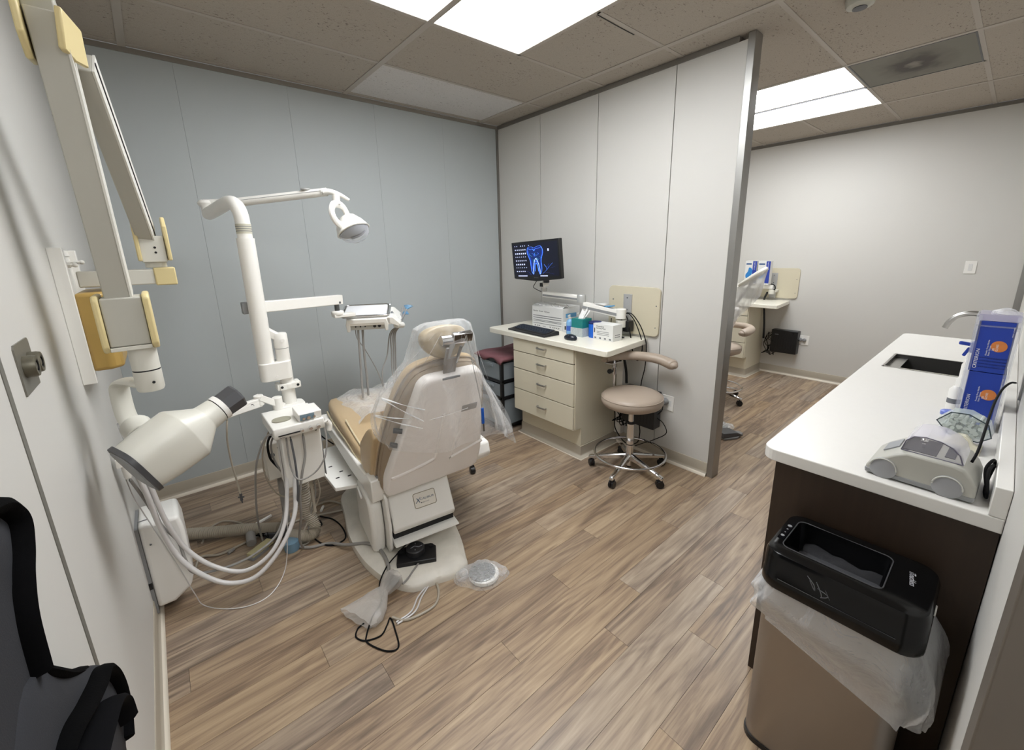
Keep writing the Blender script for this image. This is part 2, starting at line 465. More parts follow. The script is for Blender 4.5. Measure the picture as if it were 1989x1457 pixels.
# ceiling: slab, tee grid, tiles
ceil = MB().box(-0.05, XF + 0.05, -1.75, YB + 0.05, H + 0.03, H + 0.1).build('ceiling', mat('plenum', '#3a3835', 0.9), smooth=False)
tag(ceil, kind='structure')
XL = [0.0, 0.328, 1.547, 2.766, 3.985, 5.204, XF]
YL = [-1.72, -1.48, -0.87, -0.26, 0.35, 0.96, 1.57, 2.18, 2.79, 3.40, YB]
LIGHTS = [(0.937, 1.547, 0.96, 2.18), (1.547, 2.157, 0.96, 2.18), (3.985, 4.595, 0.96, 2.18), (4.595, 5.204, 0.96, 2.18)]
def inlight(cx, cy, extra=()):
    for a, b_, c, d in LIGHTS + list(extra):
        if a < cx < b_ and c < cy < d: return True
    return False
cells = []
for j in range(len(YL) - 1):
    for i in range(len(XL) - 1):
        xs = [XL[i], XL[i + 1]]
        if XL[i] in (0.328, 1.547, 3.985) and YL[j] in (0.96, 1.57): xs = [XL[i], XL[i] + 0.609, XL[i + 1]]
        if XL[i] == 3.985 and YL[j] == 0.35: xs = [XL[i], XL[i] + 0.65, XL[i + 1]]
        for k in range(len(xs) - 1): cells.append((xs[k], xs[k + 1], YL[j], YL[j + 1]))
HALL_FILL = (0.35, 0.96, -1.45, -0.27)
for (a, b_, c, d) in cells:
    cx, cy = (a + b_) / 2, (c + d) / 2
    if cx < 1.5 and cy < -0.3: continue
    if inlight(cx, cy) or (abs(a - 3.985) < .01 and abs(c - 0.35) < .01): continue
    if cx > 1.5 and cy < -0.3: continue
    if (b_ - a) < 0.05 or (d - c) < 0.04: mm = TEE
    else: mm = TILEN if (abs(a - 1.547) < .01 and abs(c - 2.79) < .01) else TILE
    g = 0.010
    MB().box(a + g, b_ - g, c + g, d - g, H + 0.002, H + 0.02).build('ceiling_tile', mm, ceil, smooth=False)
tw = 0.0125
for y in YL[1:-1]:
    segs = [(0, XF)] if y not in (1.57,) else [(0, 0.937), (2.157, 3.985), (5.204, XF)]
    if y < -0.2: segs = [(0, 1.3)]
    for a, b_ in segs: MB().box(a, b_, y - tw, y + tw, H - 0.001, H + 0.006).build('ceiling_tee', TEE, ceil, smooth=False)
for x in XL[1:-1]:
    MB().box(x - tw * 1.4, x + tw * 1.4, (-0.09 if x > 1 else -0.27), YB, H - 0.0025, H + 0.007).build('ceiling_tee', TEE, ceil, smooth=False)
MB().box(4.589, 4.601, .96, 2.18, H - 0.010, H - 0.002).build('panel_seam', DGREY, ceil, smooth=False)
for x, y0, y1 in ((0.937, .96, 2.18), (2.157, .96, 2.18), (4.635, .35, .96)):
    MB().box(x - tw, x + tw, y0, y1, H - 0.001, H + 0.006).build('ceiling_tee', TEE, ceil, smooth=False)
# cracks at tile edges
for pts in (((2.17, 1.578), (2.25, 1.574), (2.31, 1.582), (2.42, 1.577), (2.50, 1.583)), ((2.79, 1.56), (2.86, 1.565), (2.92, 1.560))):
    MB().tube([(p[0], p[1] + (0.018 if i % 2 else 0.012), H + 0.001) for i, p in enumerate(pts)], 0.004, seg=4, flat=0.4).build('tile_crack', WALLG, ceil)

def light_panel(a, b_, c, d, lab):
    t = thing('ceiling_light', ((a + b_) / 2, (c + d) / 2, H), lab, 'ceiling light', None)
    g = 0.014
    MB().box(a + g, b_ - g, c + g, d - g, H + 0.004, H + 0.010).build('diffuser', PANEL, t, smooth=False)
    f = MB()
    f.box(a + .004, a + g, c + .004, d - .004, H + 0.0, H + 0.02); f.box(b_ - g, b_ - .004, c + .004, d - .004, H + 0.0, H + 0.02)
    f.box(a + g, b_ - g, c + .004, c + g, H + 0.0, H + 0.02); f.box(a + g, b_ - g, d - g, d - .004, H + 0.0, H + 0.02)
    f.build('frame', TEE, t, smooth=False)
    return t
light_panel(*LIGHTS[0], 'bright ceiling light panel at the top edge, left one over the dental chair')
light_panel(*LIGHTS[1], 'bright ceiling light panel over the dental chair, right of the pair, corner pointing down')
light_panel(*LIGHTS[2], 'bright ceiling light panel beyond the partition post, nearer of the pair')
light_panel(*LIGHTS[3], 'bright ceiling light panel beyond the partition post, the one closer to the far wall')
light_panel(*HALL_FILL, 'added unseen ceiling light panel in the hall behind the camera')  # added fill light, out of view, to brighten the back of the chair
q = MB(); q.box(0, 0.345, -1.72, -0.27, H + .002, H + .02); q.box(0.965, 1.3, -1.72, -0.27, H + .002, H + .02); q.box(0.345, 0.965, -1.72, -1.455, H + .002, H + .02); q.build('hall_ceiling', TILE, ceil, smooth=False)
# ceiling diffuser with a dirt ring
def vent_mat():
    mt = mat('dirty_vent_plate', '#6a665c', 0.6, var=0.0)
    nt = mt.node_tree; N = nt.nodes; L = nt.links; b = N['Principled BSDF']
    tc = N.new('ShaderNodeTexCoord'); mp = N.new('ShaderNodeMapping'); mp.inputs['Scale'].default_value = (2.3, 3.4, 1)
    L.new(tc.outputs['Object'], mp.inputs[0])
    ln = N.new('ShaderNodeVectorMath'); ln.operation = 'LENGTH'; L.new(mp.outputs[0], ln.inputs[0])
    no = N.new('ShaderNodeTexNoise'); no.inputs['Scale'].default_value = 7; no.inputs['Detail'].default_value = 4; no.inputs['Distortion'].default_value = 1
    L.new(tc.outputs['Object'], no.inputs['Vector'])
    ad = N.new('ShaderNodeMath'); ad.operation = 'MULTIPLY_ADD'; ad.inputs[1].default_value = 0.5
    L.new(no.outputs['Fac'], ad.inputs[0]); L.new(ln.outputs['Value'], ad.inputs[2])
    cr = N.new('ShaderNodeValToRGB'); e = cr.color_ramp.elements
    e[0].position = 0.30; e[0].color = srgb('#817a70'); e[1].position = 1.0; e[1].color = srgb('#77746a')
    for p, c in ((0.42, '#3f3832'), (0.55, '#453e37'), (0.72, '#6a655b')):
        x = e.new(p); x.color = srgb(c)
    L.new(ad.outputs[0], cr.inputs[0]); L.new(cr.outputs[0], b.inputs['Base Color'])
    return mt
vent = thing('air_vent', (4.31, 0.655, H), 'dirty grey ceiling air vent with a dark smudged ring', 'air vent')
MB().box(4.005, 4.62, 0.368, 0.945, H - 0.002, H + 0.02).build('vent_plate', vent_mat(), vent, smooth=False)
vf = MB()
for (a, b_, c, d) in ((3.998, 4.63, 0.36, 0.368), (3.998, 4.63, 0.945, 0.953), (3.998, 4.005, .368, .945), (4.62, 4.628, .368, .945)): vf.box(a, b_, c, d, H - 0.004, H + 0.02)
vf.build('vent_frame', DGREY, vent, smooth=False)
sm = thing('smoke_detector', (3.062, 0.70, H), 'round white smoke detector cut by the top edge of the photo', 'smoke detector')
MB().lathe([(0.062, 0), (0.062, -0.012), (0.055, -0.032), (0.035, -0.040), (0.0, -0.041)], (3.062, 0.70, H), (0, 0, 1)).build('detector_body', mat('detector_white', '#b9b8ae', 0.5), sm)
MB().lathe([(0.028, -0.0395), (0.030, -0.044), (0.0, -0.045)], (3.062, 0.70, H)).build('sensor_cap', DGREY, sm)

# walls
wl = struct('wall_left', (0, 1, 0))
MB().box(-0.10, -0.012, -1.75, YB + 0.1, 0, H).build('wall_core', WALLG, wl, smooth=False)
MB().box(-0.012, 0, -1.72, 1.190, 0, H).build('wall_panel', WHITEW, wl, smooth=False)
MB().box(-0.012, 0, 1.213, YB, 0, H).build('wall_panel', WHITEW, wl, smooth=False)
MB().box(-0.012, 0.0015, 1.190, 1.213, 0.10, H).build('joint_strip', STRIPG, wl, smooth=False)
wb = struct('wall_back', (1.5, YB, 0))
MB().box(-0.1, XF + 0.1, YB + 0.012, YB + 0.1, 0, H).build('wall_core', mat('blue_joint', '#a0a6a7', 0.7), wb, smooth=False)
e0 = [0.0, 0.544, 1.157, 1.766, 2.375, 2.984]
for a, b_ in zip(e0[:-1], e0[1:]):
    MB().box(a + 0.0005, b_ - 0.0005, YB, YB + 0.012, 0, H).build('wall_panel', BLUEW, wb, smooth=False)
MB().box(3.066, XF, YB, YB + 0.012, 0, H).build('wall_panel', WHITEW, wb, smooth=False)
wm = struct('wall_middle', (3.02, 2.3, 0))
MB().box(3.0, 3.05, 1.178, YB, 0, H - 0.03).build('wall_core', WALLG, wm, smooth=False)
e1 = [1.178, 1.604, 2.228, 2.858, 3.445]
for k, (a, b_) in enumerate(zip(e1[:-1], e1[1:])):
    g = 0.003
    MB().box(2.984, 3.0, a + (g if k else 0), b_ - g, 0.0, 2.703).build('wall_panel', WHITEW, wm, smooth=False)
    MB().box(3.05, 3.066, a + (g if k else 0), b_ - g, 0.0, 2.703).build('wall_panel', WHITEW, wm, smooth=False)
MB().box(2.976, 3.074, 1.225, YB, 2.702, H - 0.001).build('top_rail', ALUG, wm, smooth=False)
MB().box(2.979, 3.071, 1.138, 1.179, 0, H - 0.001).build('end_post', ALU, wm, bev=0.002)
MB().box(2.962, 2.984, 3.440, 3.452, 0, 2.703).build('corner_trim', ALUG, wm, smooth=False)
MB().box(0.0, 2.976, 3.444, 3.452, 2.704, H - 0.001).build('trim_1', mat('grey_angle', '#8b857d', 0.5), wb, smooth=False)
wr = struct('wall_right', (XF, 1.5, 0))
MB().box(XF, XF + 0.1, -0.2, YB + 0.1, 0, H).build('wall_surface', WHITEW, wr, smooth=False)
MB().box(XF - 0.008, XF, -0.09, YB, 2.70, H - 0.001).build('wall_angle', ALUG, wr, smooth=False)
MB().box(XF - 0.012, XF - 0.001, YC, YC + 0.045, 0, 2.70).build('corner_trim', ALU, wr, smooth=False)
wf = struct('wall_front', (3.6, YC, 0))
MB().box(1.21, XF, YC - 0.12, YC, 0, H).build('wall_surface', WHITEW, wf, smooth=False)
# steel frame of the doorway the photograph is taken from
df = struct('door_1', (1.15, YC, 0))
MB().box(1.19, 1.212, YC - 0.14, YC + 0.006, 0, H).build('frame_gap', DGREY, df, smooth=False)
MB().box(1.10, 1.19, YC - 0.15, YC + 0.010, 0, H).build('door_jamb', DOORP, df, bev=0.003)
# hall behind the camera
wh = struct('wall_hall', (0.7, -1.72, 0))
MB().box(-0.1, 1.4, -1.78, -1.72, 0, H).build('hall_end', HALLW, wh, smooth=False)
MB().box(1.3, 1.36, -1.75, YC - 0.12, 0, H).build('hall_side', HALLW, wh, smooth=False)

# cove bases
def cove(name, p0, p1, nrm, par=None):
    """rubber base along a wall from p0 to p1, nrm points into the room"""
    p0 = Vector((*p0, 0)); p1 = Vector((*p1, 0)); n = Vector((*nrm, 0))
    s = struct(name, tuple((p0 + p1) / 2)) if par is None else par
    prof = [(0, 0.018), (0.014, 0.018), (0.006, 0.024), (0.004, 0.035), (0.004, 0.098), (0.002, 0.101), (0, 0.101)]
    MB().loft([[p + n * a + Vector((0, 0, b_)) for a, b_ in prof] for p in (p0, p1)]).build('cove_base', COVE, s, ang=60)
    prof2 = [(0, 0), (0.024, 0), (0.024, 0.003), (0.014, 0.0195), (0, 0.0195)]
    MB().loft([[p + n * a + Vector((0, 0, b_)) for a, b_ in prof2] for p in (p0, p1)]).build('cove_toe', COVE_HI, s, ang=60)
    return s
cove('baseboard_left', (0, -1.7), (0, YB), (1, 0))
cove('baseboard_back', (0, YB), (2.984, YB), (0, -1))
cove('baseboard_back', (3.066, YB), (XF, YB), (0, -1))
cove('baseboard_middle', (2.984, 1.18), (2.984, YB), (-1, 0))
cove('baseboard_middle', (3.066, YB), (3.066, 1.18), (1, 0))
cove('baseboard_right', (XF, YB), (XF, YC), (-1, 0))
cove('baseboard_front', (4.47, YC), (XF, YC), (0, 1))

# gas outlet plate on the left wall
gp = thing('outlet_plate', (0, 1.375, 1.36), 'grey metal wall plate with two round gas outlets', 'wall plate')
MB().prism([(1.306, 1.309), (1.444, 1.309), (1.444, 1.412), (1.436, 1.418), (1.314, 1.418), (1.306, 1.410)], 'x', 0.0, 0.003).build('plate', mat('grey_wall_plate', '#807d74', 0.4, 0.5), gp)
for yy in (1.352, 1.402):
    n = MB().lathe([(0.024, 0.002), (0.024, 0.016), (0.022, 0.022), (0.015, 0.022), (0.015, 0.010), (0.008, 0.010), (0.008, 0.020), (0.0, 0.020)], (0, yy, 1.365), (1, 0, 0)).build('outlet', mat('outlet_metal', '#6b6759', 0.4, 0.5), gp)
    MB().lathe([(0.0155, 0.0105), (0.0155, 0.0215), (0.012, 0.0215), (0.012, 0.0105)], (0, yy, 1.365), (1, 0, 0)).build('outlet_ring', BLACKP, n)
def socket(x, y, z, w_, h_, lab, plugs):
    t = thing('wall_socket', (x, y, z), lab, 'socket')
    MB().box(x - 0.006, x, y - w_ / 2, y + w_ / 2, z - h_ / 2, z + h_ / 2).build('cover_plate', WHITEP, t, bev=0.002)
    for (dy, dz) in ((-.018, 0), (.018, 0)): MB().box(x - 0.008, x - 0.004, y + dy - 0.013, y + dy + 0.013, z - 0.022, z + 0.022).build('receptacle', PAPER, t, bev=0.001)
    return t
socket(2.984, 1.507, 0.462, 0.090, 0.115, 'white socket plate low on the partition beside the round stool', 1)
socket(6.03, 1.515, 0.463, 0.130, 0.115, 'white socket plate on the far wall with two plugs beside the computer', 2)
ls = thing('light_switch', (6.03, 0.271, 1.342), 'plain white switch plate on the bare far wall', 'light switch')
MB().box(6.024, 6.03, 0.232, 0.310, 1.285, 1.400).build('cover_plate', WHITEP, ls, bev=0.002)
MB().box(6.021, 6.026, 0.258, 0.284, 1.312, 1.373).build('rocker', PAPER, ls, bev=0.001)
# ================================================================ X-RAY ARM ON THE LEFT WALL
xr = thing('xray_machine', (0.0, 2.2, 1.17), 'beige and yellowed wall-mounted dental x-ray arm folded along left wall', 'x-ray machine')
p = MB(); p.box(0, 0.010, 2.03, 2.42, 1.17, 1.62); p.box(0, 0.036, 2.015, 2.045, 1.165, 1.625); p.box(0, 0.03, 2.405, 2.43, 1.17, 1.62); p.box(0.01, 0.014, 2.09, 2.40, 1.597, 1.603)
mp_ = p.build('mounting_plate', WHITEM, xr, bev=0.002)
for (y, z) in ((2.085, 1.568), (2.30, 1.575), (2.07, 1.215)):
    q = MB(); q.cyl((0.01, y, z), (0.050, y, z), 0.006); q.cyl((0.028, y, z), (0.040, y, z), 0.011, seg=6); q.ball((0.050, y, z), 0.008)
    q.build('mounting_bolt', WHITEM, mp_)
MB().prism([(0.032, 2.02), (0.085, 2.02), (0.115, 2.05), (0.115, 2.30), (0.032, 2.30)], 'z', 1.205, 1.475).build('wall_housing', AMBER, xr, bev=0.012, seg=3)
# short horizontal arm
MB().box(0.045, 0.252, 2.095, 2.175, 1.490, 1.545).build('horizontal_arm', XBEIGE, xr, bev=0.004)
MB().box(0.250, 0.314, 2.09, 2.18, 1.485, 1.550).build('arm_end_cap', XYEL, xr, bev=0.004)
q = MB(); q.cyl((0.262, 2.13, 1.55), (0.262, 2.13, 1.572), 0.032); q.box(0.225, 0.298, 2.085, 2.19, 1.570, 1.665)
br = q.build('swivel_bracket', XBEIGE, xr, bev=0.003)
for sx in (0.214, 0.300):
    MB().prism([(2.075, 1.575), (2.20, 1.575), (2.21, 1.60), (2.20, 1.72), (2.13, 1.735), (2.075, 1.70)], 'x', sx, sx + 0.013).build('side_cap', XYEL, br, bev=0.004)
q = MB()
for dz in (0, 0.018): q.cyl((0.268, 2.084, 1.605 + dz), (0.268, 2.086, 1.605 + dz), 0.004)
q.build('screw_hole', BLACKM, br)
# arm going up to the elbow and the long arm coming down
def arm_bar(p0, p1, w_, h_, nm, trim):
    p0 = Vector(p0); p1 = Vector(p1); d = (p1 - p0).normalized(); s_ = d.cross(Vector((0, 0, 1))).normalized()
    if s_.x < 0: s_ = -s_
    a = MB().bar(p0, p1, w_, h_).build(nm, XSHADE, xr, bev=0.003)
    t_ = MB().bar(p0 + s_ * (w_ / 2 + .002), p1 + s_ * (w_ / 2 + .002), 0.005, h_ + 0.002).build(nm + '_side', mat('xray_lit_side', '#e4e2da', 0.35, var=0.02), a)  # lighter colour stands for the light falling on the arm's side
    if trim: MB().bar(p0 + s_ * (w_ / 2 + .0055), p1 + s_ * (w_ / 2 + .0055), 0.002, 0.008).build('side_groove', BLACKM, a)
arm_bar((0.250, 2.13, 1.665), (0.1955, 1.71, 2.099), 0.046, 0.082, 'rear_arm', True)
arm_bar((0.157, 1.725, 1.473), (0.156, 1.56, 2.145), 0.056, 0.120, 'front_arm', False)
MB().cyl((0.128, 1.593, 1.93), (0.128, 1.588, 1.93), 0.003).build('arm_screw', INKG, xr)
# elbow with its yellowed caps
el = MB().prism([(1.54, 2.10), (1.51, 2.175), (1.54, 2.195), (1.66, 2.185), (1.70, 2.10), (1.62, 2.06)], 'x', 0.124, 0.180).build('elbow', XSHADE, xr, bev=0.004)
cp_ = [Vector(p) for p in ((0.187,1.588,2.175),(0.212,1.701,2.170),(0.211,1.714,2.084),(0.186,1.668,2.085),(0.177,1.609,2.088))]
cp_ = [Vector((0.245, 0, 1.59)) + (p - Vector((0.245, 0, 1.59))) * 0.93 for p in cp_]
cn2 = (cp_[1] - cp_[0]).cross(cp_[3] - cp_[0]).normalized()
if cn2.x > 0: cn2 = -cn2
MB().loft([cp_, [p + cn2 * 0.013 for p in cp_]]).build('elbow_cap', XYEL, el, bev=0.004)
MB().prism([(1.48, 2.07), (1.53, 2.03), (1.64, 2.05), (1.68, 2.12), (1.64, 2.20), (1.51, 2.215), (1.48, 2.18)], 'x', 0.111, 0.124).build('elbow_cap', XYEL, el, bev=0.004)
# lower bracket
q = MB(); q.box(0.118, 0.208, 1.645, 1.765, 1.338, 1.478); lb = q.build('lower_bracket', XSHADE, xr, bev=0.004)
MB().box(0.117, 0.209, 1.642, 1.768, 1.325, 1.337).build('bracket_foot', XBEIGE, lb, bev=0.002)
lp = [(1.635, 1.34), (1.655, 1.322), (1.775, 1.322), (1.78, 1.46), (1.765, 1.487), (1.65, 1.487), (1.635, 1.475)]
MB().prism(lp, 'x', 0.209, 0.226).build('side_cap', XYEL, lb, bev=0.005)
MB().prism(lp, 'x', 0.102, 0.117).build('side_cap', XYEL, lb, bev=0.005)
q = MB(); q.lathe([(0.034, 1.325), (0.034, 1.256)], (0.182, 1.69, 0), (0, 0, 1)); q.lathe([(0.0345, 1.252), (0.0345, 1.195), (0.031, 1.188), (0, 1.187)], (0.182, 1.69, 0), (0, 0, 1))
cy = q.build('pivot_tube', XBEIGE, xr)
MB().lathe([(0.0335, 1.257), (0.0335, 1.251)], (0.182, 1.69, 0), (0, 0, 1)).build('pivot_gap', BLACKM, cy)
MB().cyl((0.192, 1.655, 1.218), (0.193, 1.653, 1.218), 0.004).build('screw_hole', BLACKM, cy)
# yoke
yk = [(0.182, 1.69, 1.205), (0.150, 1.74, 1.207), (0.120, 1.79, 1.205), (0.104, 1.812, 1.190), (0.100, 1.818, 1.15), (0.102, 1.810, 1.09), (0.112, 1.80, 1.045)]
MB().tube(yk, 0.030, seg=12, flat=0.42).build('yoke', XBEIGE, xr)
MB().cyl((0.118, 1.80, 1.05), (0.135, 1.74, 1.03), 0.042).build('yoke_knuckle', XBEIGE, xr, bev=0.004)
# tube head
B = Vector((0.110, 1.615, 0.975)); T = Vector((0.345, 1.700, 1.082))
ax = (T - B).normalized(); L_ = (T - B).length
sa = ax.cross(Vector((0, 0, 1))).normalized(); sb = sa.cross(ax).normalized()
def ring(t, wa, wb, e=4.5, n=36, tilt=0.0):
    R = []
    for k in range(n):
        a = 2 * PI * k / n; c, s_ = math.cos(a), math.sin(a)
        rr = (abs(c) ** e + abs(s_) ** e) ** (-1 / e)
        R.append(B + ax * t + sa * (wa * rr * c) + sb * (wb * rr * s_) + ax * (tilt * rr * s_))
    return R
hd = MB().loft([ring(0.0, .080, .074, 3.6), ring(0.06, .086, .082, 3.6), ring(0.145, .090, .086, 3.6), ring(0.150, .089, .085, 3.5), ring(0.212, .051, .047, 2.2), ring(0.217, .050, .0465, 2.0), ring(0.255, .047, .044, 2.0), ring(0.258, .0465, .0435, 2.0)]).build('tube_head', XBEIGE, xr, ang=50)
MB().loft([ring(-0.010, .080, .074), ring(-0.009, .083, .077), ring(0.004, .084, .078), ring(0.005, .080, .074)]).build('head_rim', DGREY, hd, ang=50)
MB().loft([ring(-0.013, .070, .064), ring(-0.008, .074, .068)]).build('head_back_plate', GREYP, hd)
MB().loft([ring(0.2575, .0435, .0425, 2.0), ring(0.261, .0435, .0425, 2.0)]).build('collar_gap', BLACKM, hd)
MB().loft([ring(0.261, .0465, .0455, 2.0), ring(0.277, .0465, .0455, 2.0)]).build('collar_ring', WHITEP, hd)
MB().loft([ring(0.277, .044, .044, 2.0, 8), ring(0.33, .047, .047, 2.0, 8), ring(0.336, .044, .044, 2.0, 8)], caps=True).build('cone', DGREY, hd, ang=20)
MB().loft([ring(0.3365, .036, .036, 2.0, 16), ring(0.338, .036, .036, 2.0, 16)]).build('cone_opening', BLACKM, hd)
MB().bar((0.075, 1.83, 1.06), (0.088, 1.78, 0.99), 0.004, 0.012).build('angle_pointer', ACRYL, xr)

# white box low on the wall
jb = thing('utility_box', (0.0, 2.34, 0.05), 'white rounded plastic utility box low on the left wall', 'utility box')
q = MB(); q.prism([(0.012, 0.055), (0.075, 0.055), (0.140, 0.10), (0.158, 0.16), (0.160, 0.40), (0.150, 0.465), (0.012, 0.472)], 'y', 2.245, 2.45)
q.build('box_cover', WHITEP, jb, bev=0.016, seg=4)
MB().box(0, 0.012, 2.25, 2.445, 0.03, 0.46).build('back_plate', GREYP, jb)
MB().box(0.0, 0.012, 2.246, 2.25, 0.16, 0.19).build('black_clip', BLACKM, jb)
MB().box(0.012, 0.045, 2.29, 2.297, 0.4723, 0.4727).build('slot', INKG, jb)
MB().cyl((0.04, 2.2445, 0.375), (0.04, 2.2435, 0.375), 0.004).build('screw', INKG, jb)
dk = thing('corrugated_duct', (0.37, 2.64, 0.0), 'thick grey corrugated hose on the floor running from the wall box', 'hose')
dp = catmull([(0.03, 2.90, 0.05), (0.154, 2.82, 0.045), (0.273, 2.737, 0.044), (0.388, 2.663, 0.044), (0.490, 2.581, 0.044), (0.55, 2.53, 0.044)], 16)
MB().tube(dp, lambda t: 0.030 + 0.0035 * math.sin(t * 2 * PI * 62), seg=14, n=5).build('duct_tube', TUBEB, dk)
dv = catmull([(0.69, 2.42, 0.44), (0.685, 2.42, 0.30), (0.690, 2.41, 0.16), (0.705, 2.37, 0.065), (0.675, 2.345, 0.042), (0.63, 2.36, 0.045), (0.590, 2.41, 0.046)], 14)
tag(MB().tube(dv, lambda t: 0.032 + 0.0025 * math.sin(t * 2 * PI * 60), seg=14, n=5).build('corrugated_duct', TUBEB), 'beige corrugated duct dropping from the instrument unit to the floor', 'hose')

# ================================================================ UNIT POST, LAMP, ARMS
un = thing('dental_unit', (0.66, 2.42, 0.40), 'white post-mounted dental unit with lamp arm, left of the chair', 'dental unit')
post = MB().lathe([(0.039, 0.955), (0.039, 1.668)], (0.618, 2.47, 0)).build('lamp_post', WHITEM, un)
cane = catmull([(0.618, 2.47, 1.60), (0.618, 2.47, 1.72), (0.616, 2.477, 1.785), (0.605, 2.51, 1.828), (0.588, 2.59, 1.842), (0.562, 2.75, 1.828), (0.534, 2.92, 1.812)], 6)
cn = MB().tube(cane, 0.0325, seg=20, sm=False).build('lamp_cane', WHITEM, un)
MB().lathe([(0.0335, 1.69), (0.0335, 1.735)], (0.618, 2.47, 0), caps=False).build('warning_label', mat('foil_label', '#c6c3b2', 0.35), cn)
q = MB()
for z in (1.700, 1.710, 1.722):
    q.lathe([(0.0337, z), (0.0337, z + 0.003)], (0.618, 2.47, 0), caps=False)
lbp = q.build('label_print', INKG, cn)
# swivel elbow and lamp arm
q = MB(); q.lathe([(0.026, -0.03), (0.026, 0.0), (0.036, 0.012), (0.040, 0.022), (0.030, 0.036), (0.0, 0.040)], (0.530, 2.925, 1.845)); q.tube([(0.515, 2.94, 1.868), (0.56, 2.915, 1.868), (0.64, 2.87, 1.870)], lambda t: 0.024 + 0.004 * t, seg=12, flat=0.8)
q.build('swivel_cap', WHITEM, un)
LA = Vector((0.62, 2.88, 1.866)); LB = Vector((1.070, 2.60, 1.926))
la = MB().cyl(LA, LB, 0.0235, 0.0225, seg=20).build('lamp_arm', WHITEM, un)
MB().bar(LA.lerp(LB, .04) + Vector((0, 0, 0.006)), LA.lerp(LB, .96) + Vector((0, 0, 0.006)), 0.0465, 0.002).build('arm_groove', GREYP, la)
MB().ball((0.975, 2.65, 1.938), 0.018, (1.7, 1, 0.5)).build('arm_button', mat('silver_button', '#a9aaa8', 0.3, 0.4), la)
q = MB(); q.tube([(1.045, 2.61, 1.924), (1.085, 2.59, 1.926), (1.13, 2.57, 1.910), (1.175, 2.56, 1.884)], lambda t: 0.027 - 0.016 * t, seg=12, flat=0.75); q.cyl((1.10, 2.55, 1.905), (1.10, 2.55, 1.858), 0.020)
q.build('arm_tip', WHITEM, un)
# yoke ring of the lamp
yc = Vector((1.125, 2.555, 1.80))
pts = []
for k in range(15):
    a = math.radians(200 - k * 17.5 - 15)
    pts.append(Vector((1.118 + 0.062 * math.cos(a), 2.545 + 0.028 * math.cos(a) , 1.792 + 0.064 * math.sin(a))))
yk2 = MB().tube([(1.155, 2.60, 1.728), (1.085, 2.53, 1.755), (1.052, 2.50, 1.800), (1.062, 2.51, 1.843), (1.100, 2.55, 1.858), (1.145, 2.585, 1.845), (1.178, 2.61, 1.79), (1.195, 2.625, 1.74)], 0.014, seg=10, flat=1.5).build('lamp_yoke', WHITEM, un)
# lamp head: shallow bowl facing down and towards the chair
hc = Vector((1.195, 2.600, 1.720)); hn = Vector((0.30, -0.40, -0.86)).normalized()
hs_ = hn.cross(Vector((0, 0, 1))).normalized(); ht = hs_.cross(hn).normalized()
def hring(t, a_, b_, n=32, e=2.4):
    R = []
    for k in range(n):
        q_ = 2 * PI * k / n; c, s_ = math.cos(q_), math.sin(q_); rr = (abs(c) ** e + abs(s_) ** e) ** (-1 / e)
        R.append(hc + hn * t + hs_ * a_ * rr * c + ht * b_ * rr * s_)
    return R
lh = MB().loft([hring(-0.085, .03, .025), hring(-0.080, .055, .050), hring(-0.04, .088, .072), hring(0.0, .108, .084), hring(0.006, .112, .088), hring(0.010, .106, .083), hring(0.002, .098, .077)]).build('lamp_head', WHITEM, un, ang=60)
MB().loft([hring(0.009, .098, .077), hring(-0.018, .080, .060), hring(-0.036, .042, .034), hring(-0.042, .002, .002)]).build('reflector', MIRRORM, lh, fix=True)
MB().loft([hring(0.010, .100, .079), hring(0.045, .086, .066), hring(0.068, .048, .036), hring(0.074, .003, .003)], caps=False).build('lens_cover', ACRYL, lh)
MB().tube([hc + hs_ * -0.098 + ht * 0.02 + hn * 0.008, hc + hs_ * -0.1 + ht * -0.03 + hn * 0.012, hc + hs_ * -0.06 + ht * -0.07 + hn * 0.012], 0.007, seg=8).build('lamp_grip', GREYP, lh)
# post clamp bracket and second short post
q = MB(); q.prism(rrect(0.150, 0.088, 0.030, cx=0.655, cy=2.465), 'z', 0.945, 1.040); ba = q.build('post_bracket', WHITEM, un, bev=0.003)
MB().cyl((0.650, 2.418, 0.965), (0.650, 2.4135, 0.965), 0.008).build('bracket_plug', WHITEP, ba)
q = MB(); q.lathe([(0.033, 0.79), (0.033, 1.105)], (0.700, 2.47, 0)); q.lathe([(0.034, 1.108), (0.034, 1.178), (0.030, 1.186), (0, 1.187)], (0.700, 2.47, 0)); sp = q.build('support_post', WHITEM, un)
MB().lathe([(0.0325, 1.1045), (0.0325, 1.1085)], (0.700, 2.47, 0)).build('post_gap', GREYP, sp)
MB().cyl((0.702, 2.437, 1.150), (0.702, 2.434, 1.150), 0.010).build('post_plug', WHITEP, sp)
MB().bar((0.690, 2.47, 1.165), (0.600, 2.50, 1.235), 0.040, 0.040).build('cross_arm', WHITEM, un, bev=0.006)
q = MB(); q.lathe([(0.042, 0.890), (0.042, 0.915)], (0.700, 2.465, 0)); q.box(0.645, 0.665, 2.43, 2.50, 0.885, 0.918); q.box(0.738, 0.758, 2.43, 2.50, 0.885, 0.918); q.box(0.655, 0.748, 2.425, 2.44, 0.885, 0.918)
cl = q.build('upper_clamp', WHITEM, un, bev=0.003)
q = MB()
for x in (0.665, 0.742): q.cyl((x, 2.426, 0.902), (x, 2.4235, 0.902), 0.007)
q.build('clamp_screw', BLACKM, cl)
q = MB(); q.prism(rrect(0.15, 0.11, 0.03, cx=0.690, cy=2.455), 'z', 0.755, 0.800); q.build('lower_clamp', WHITEM, un, bev=0.004)
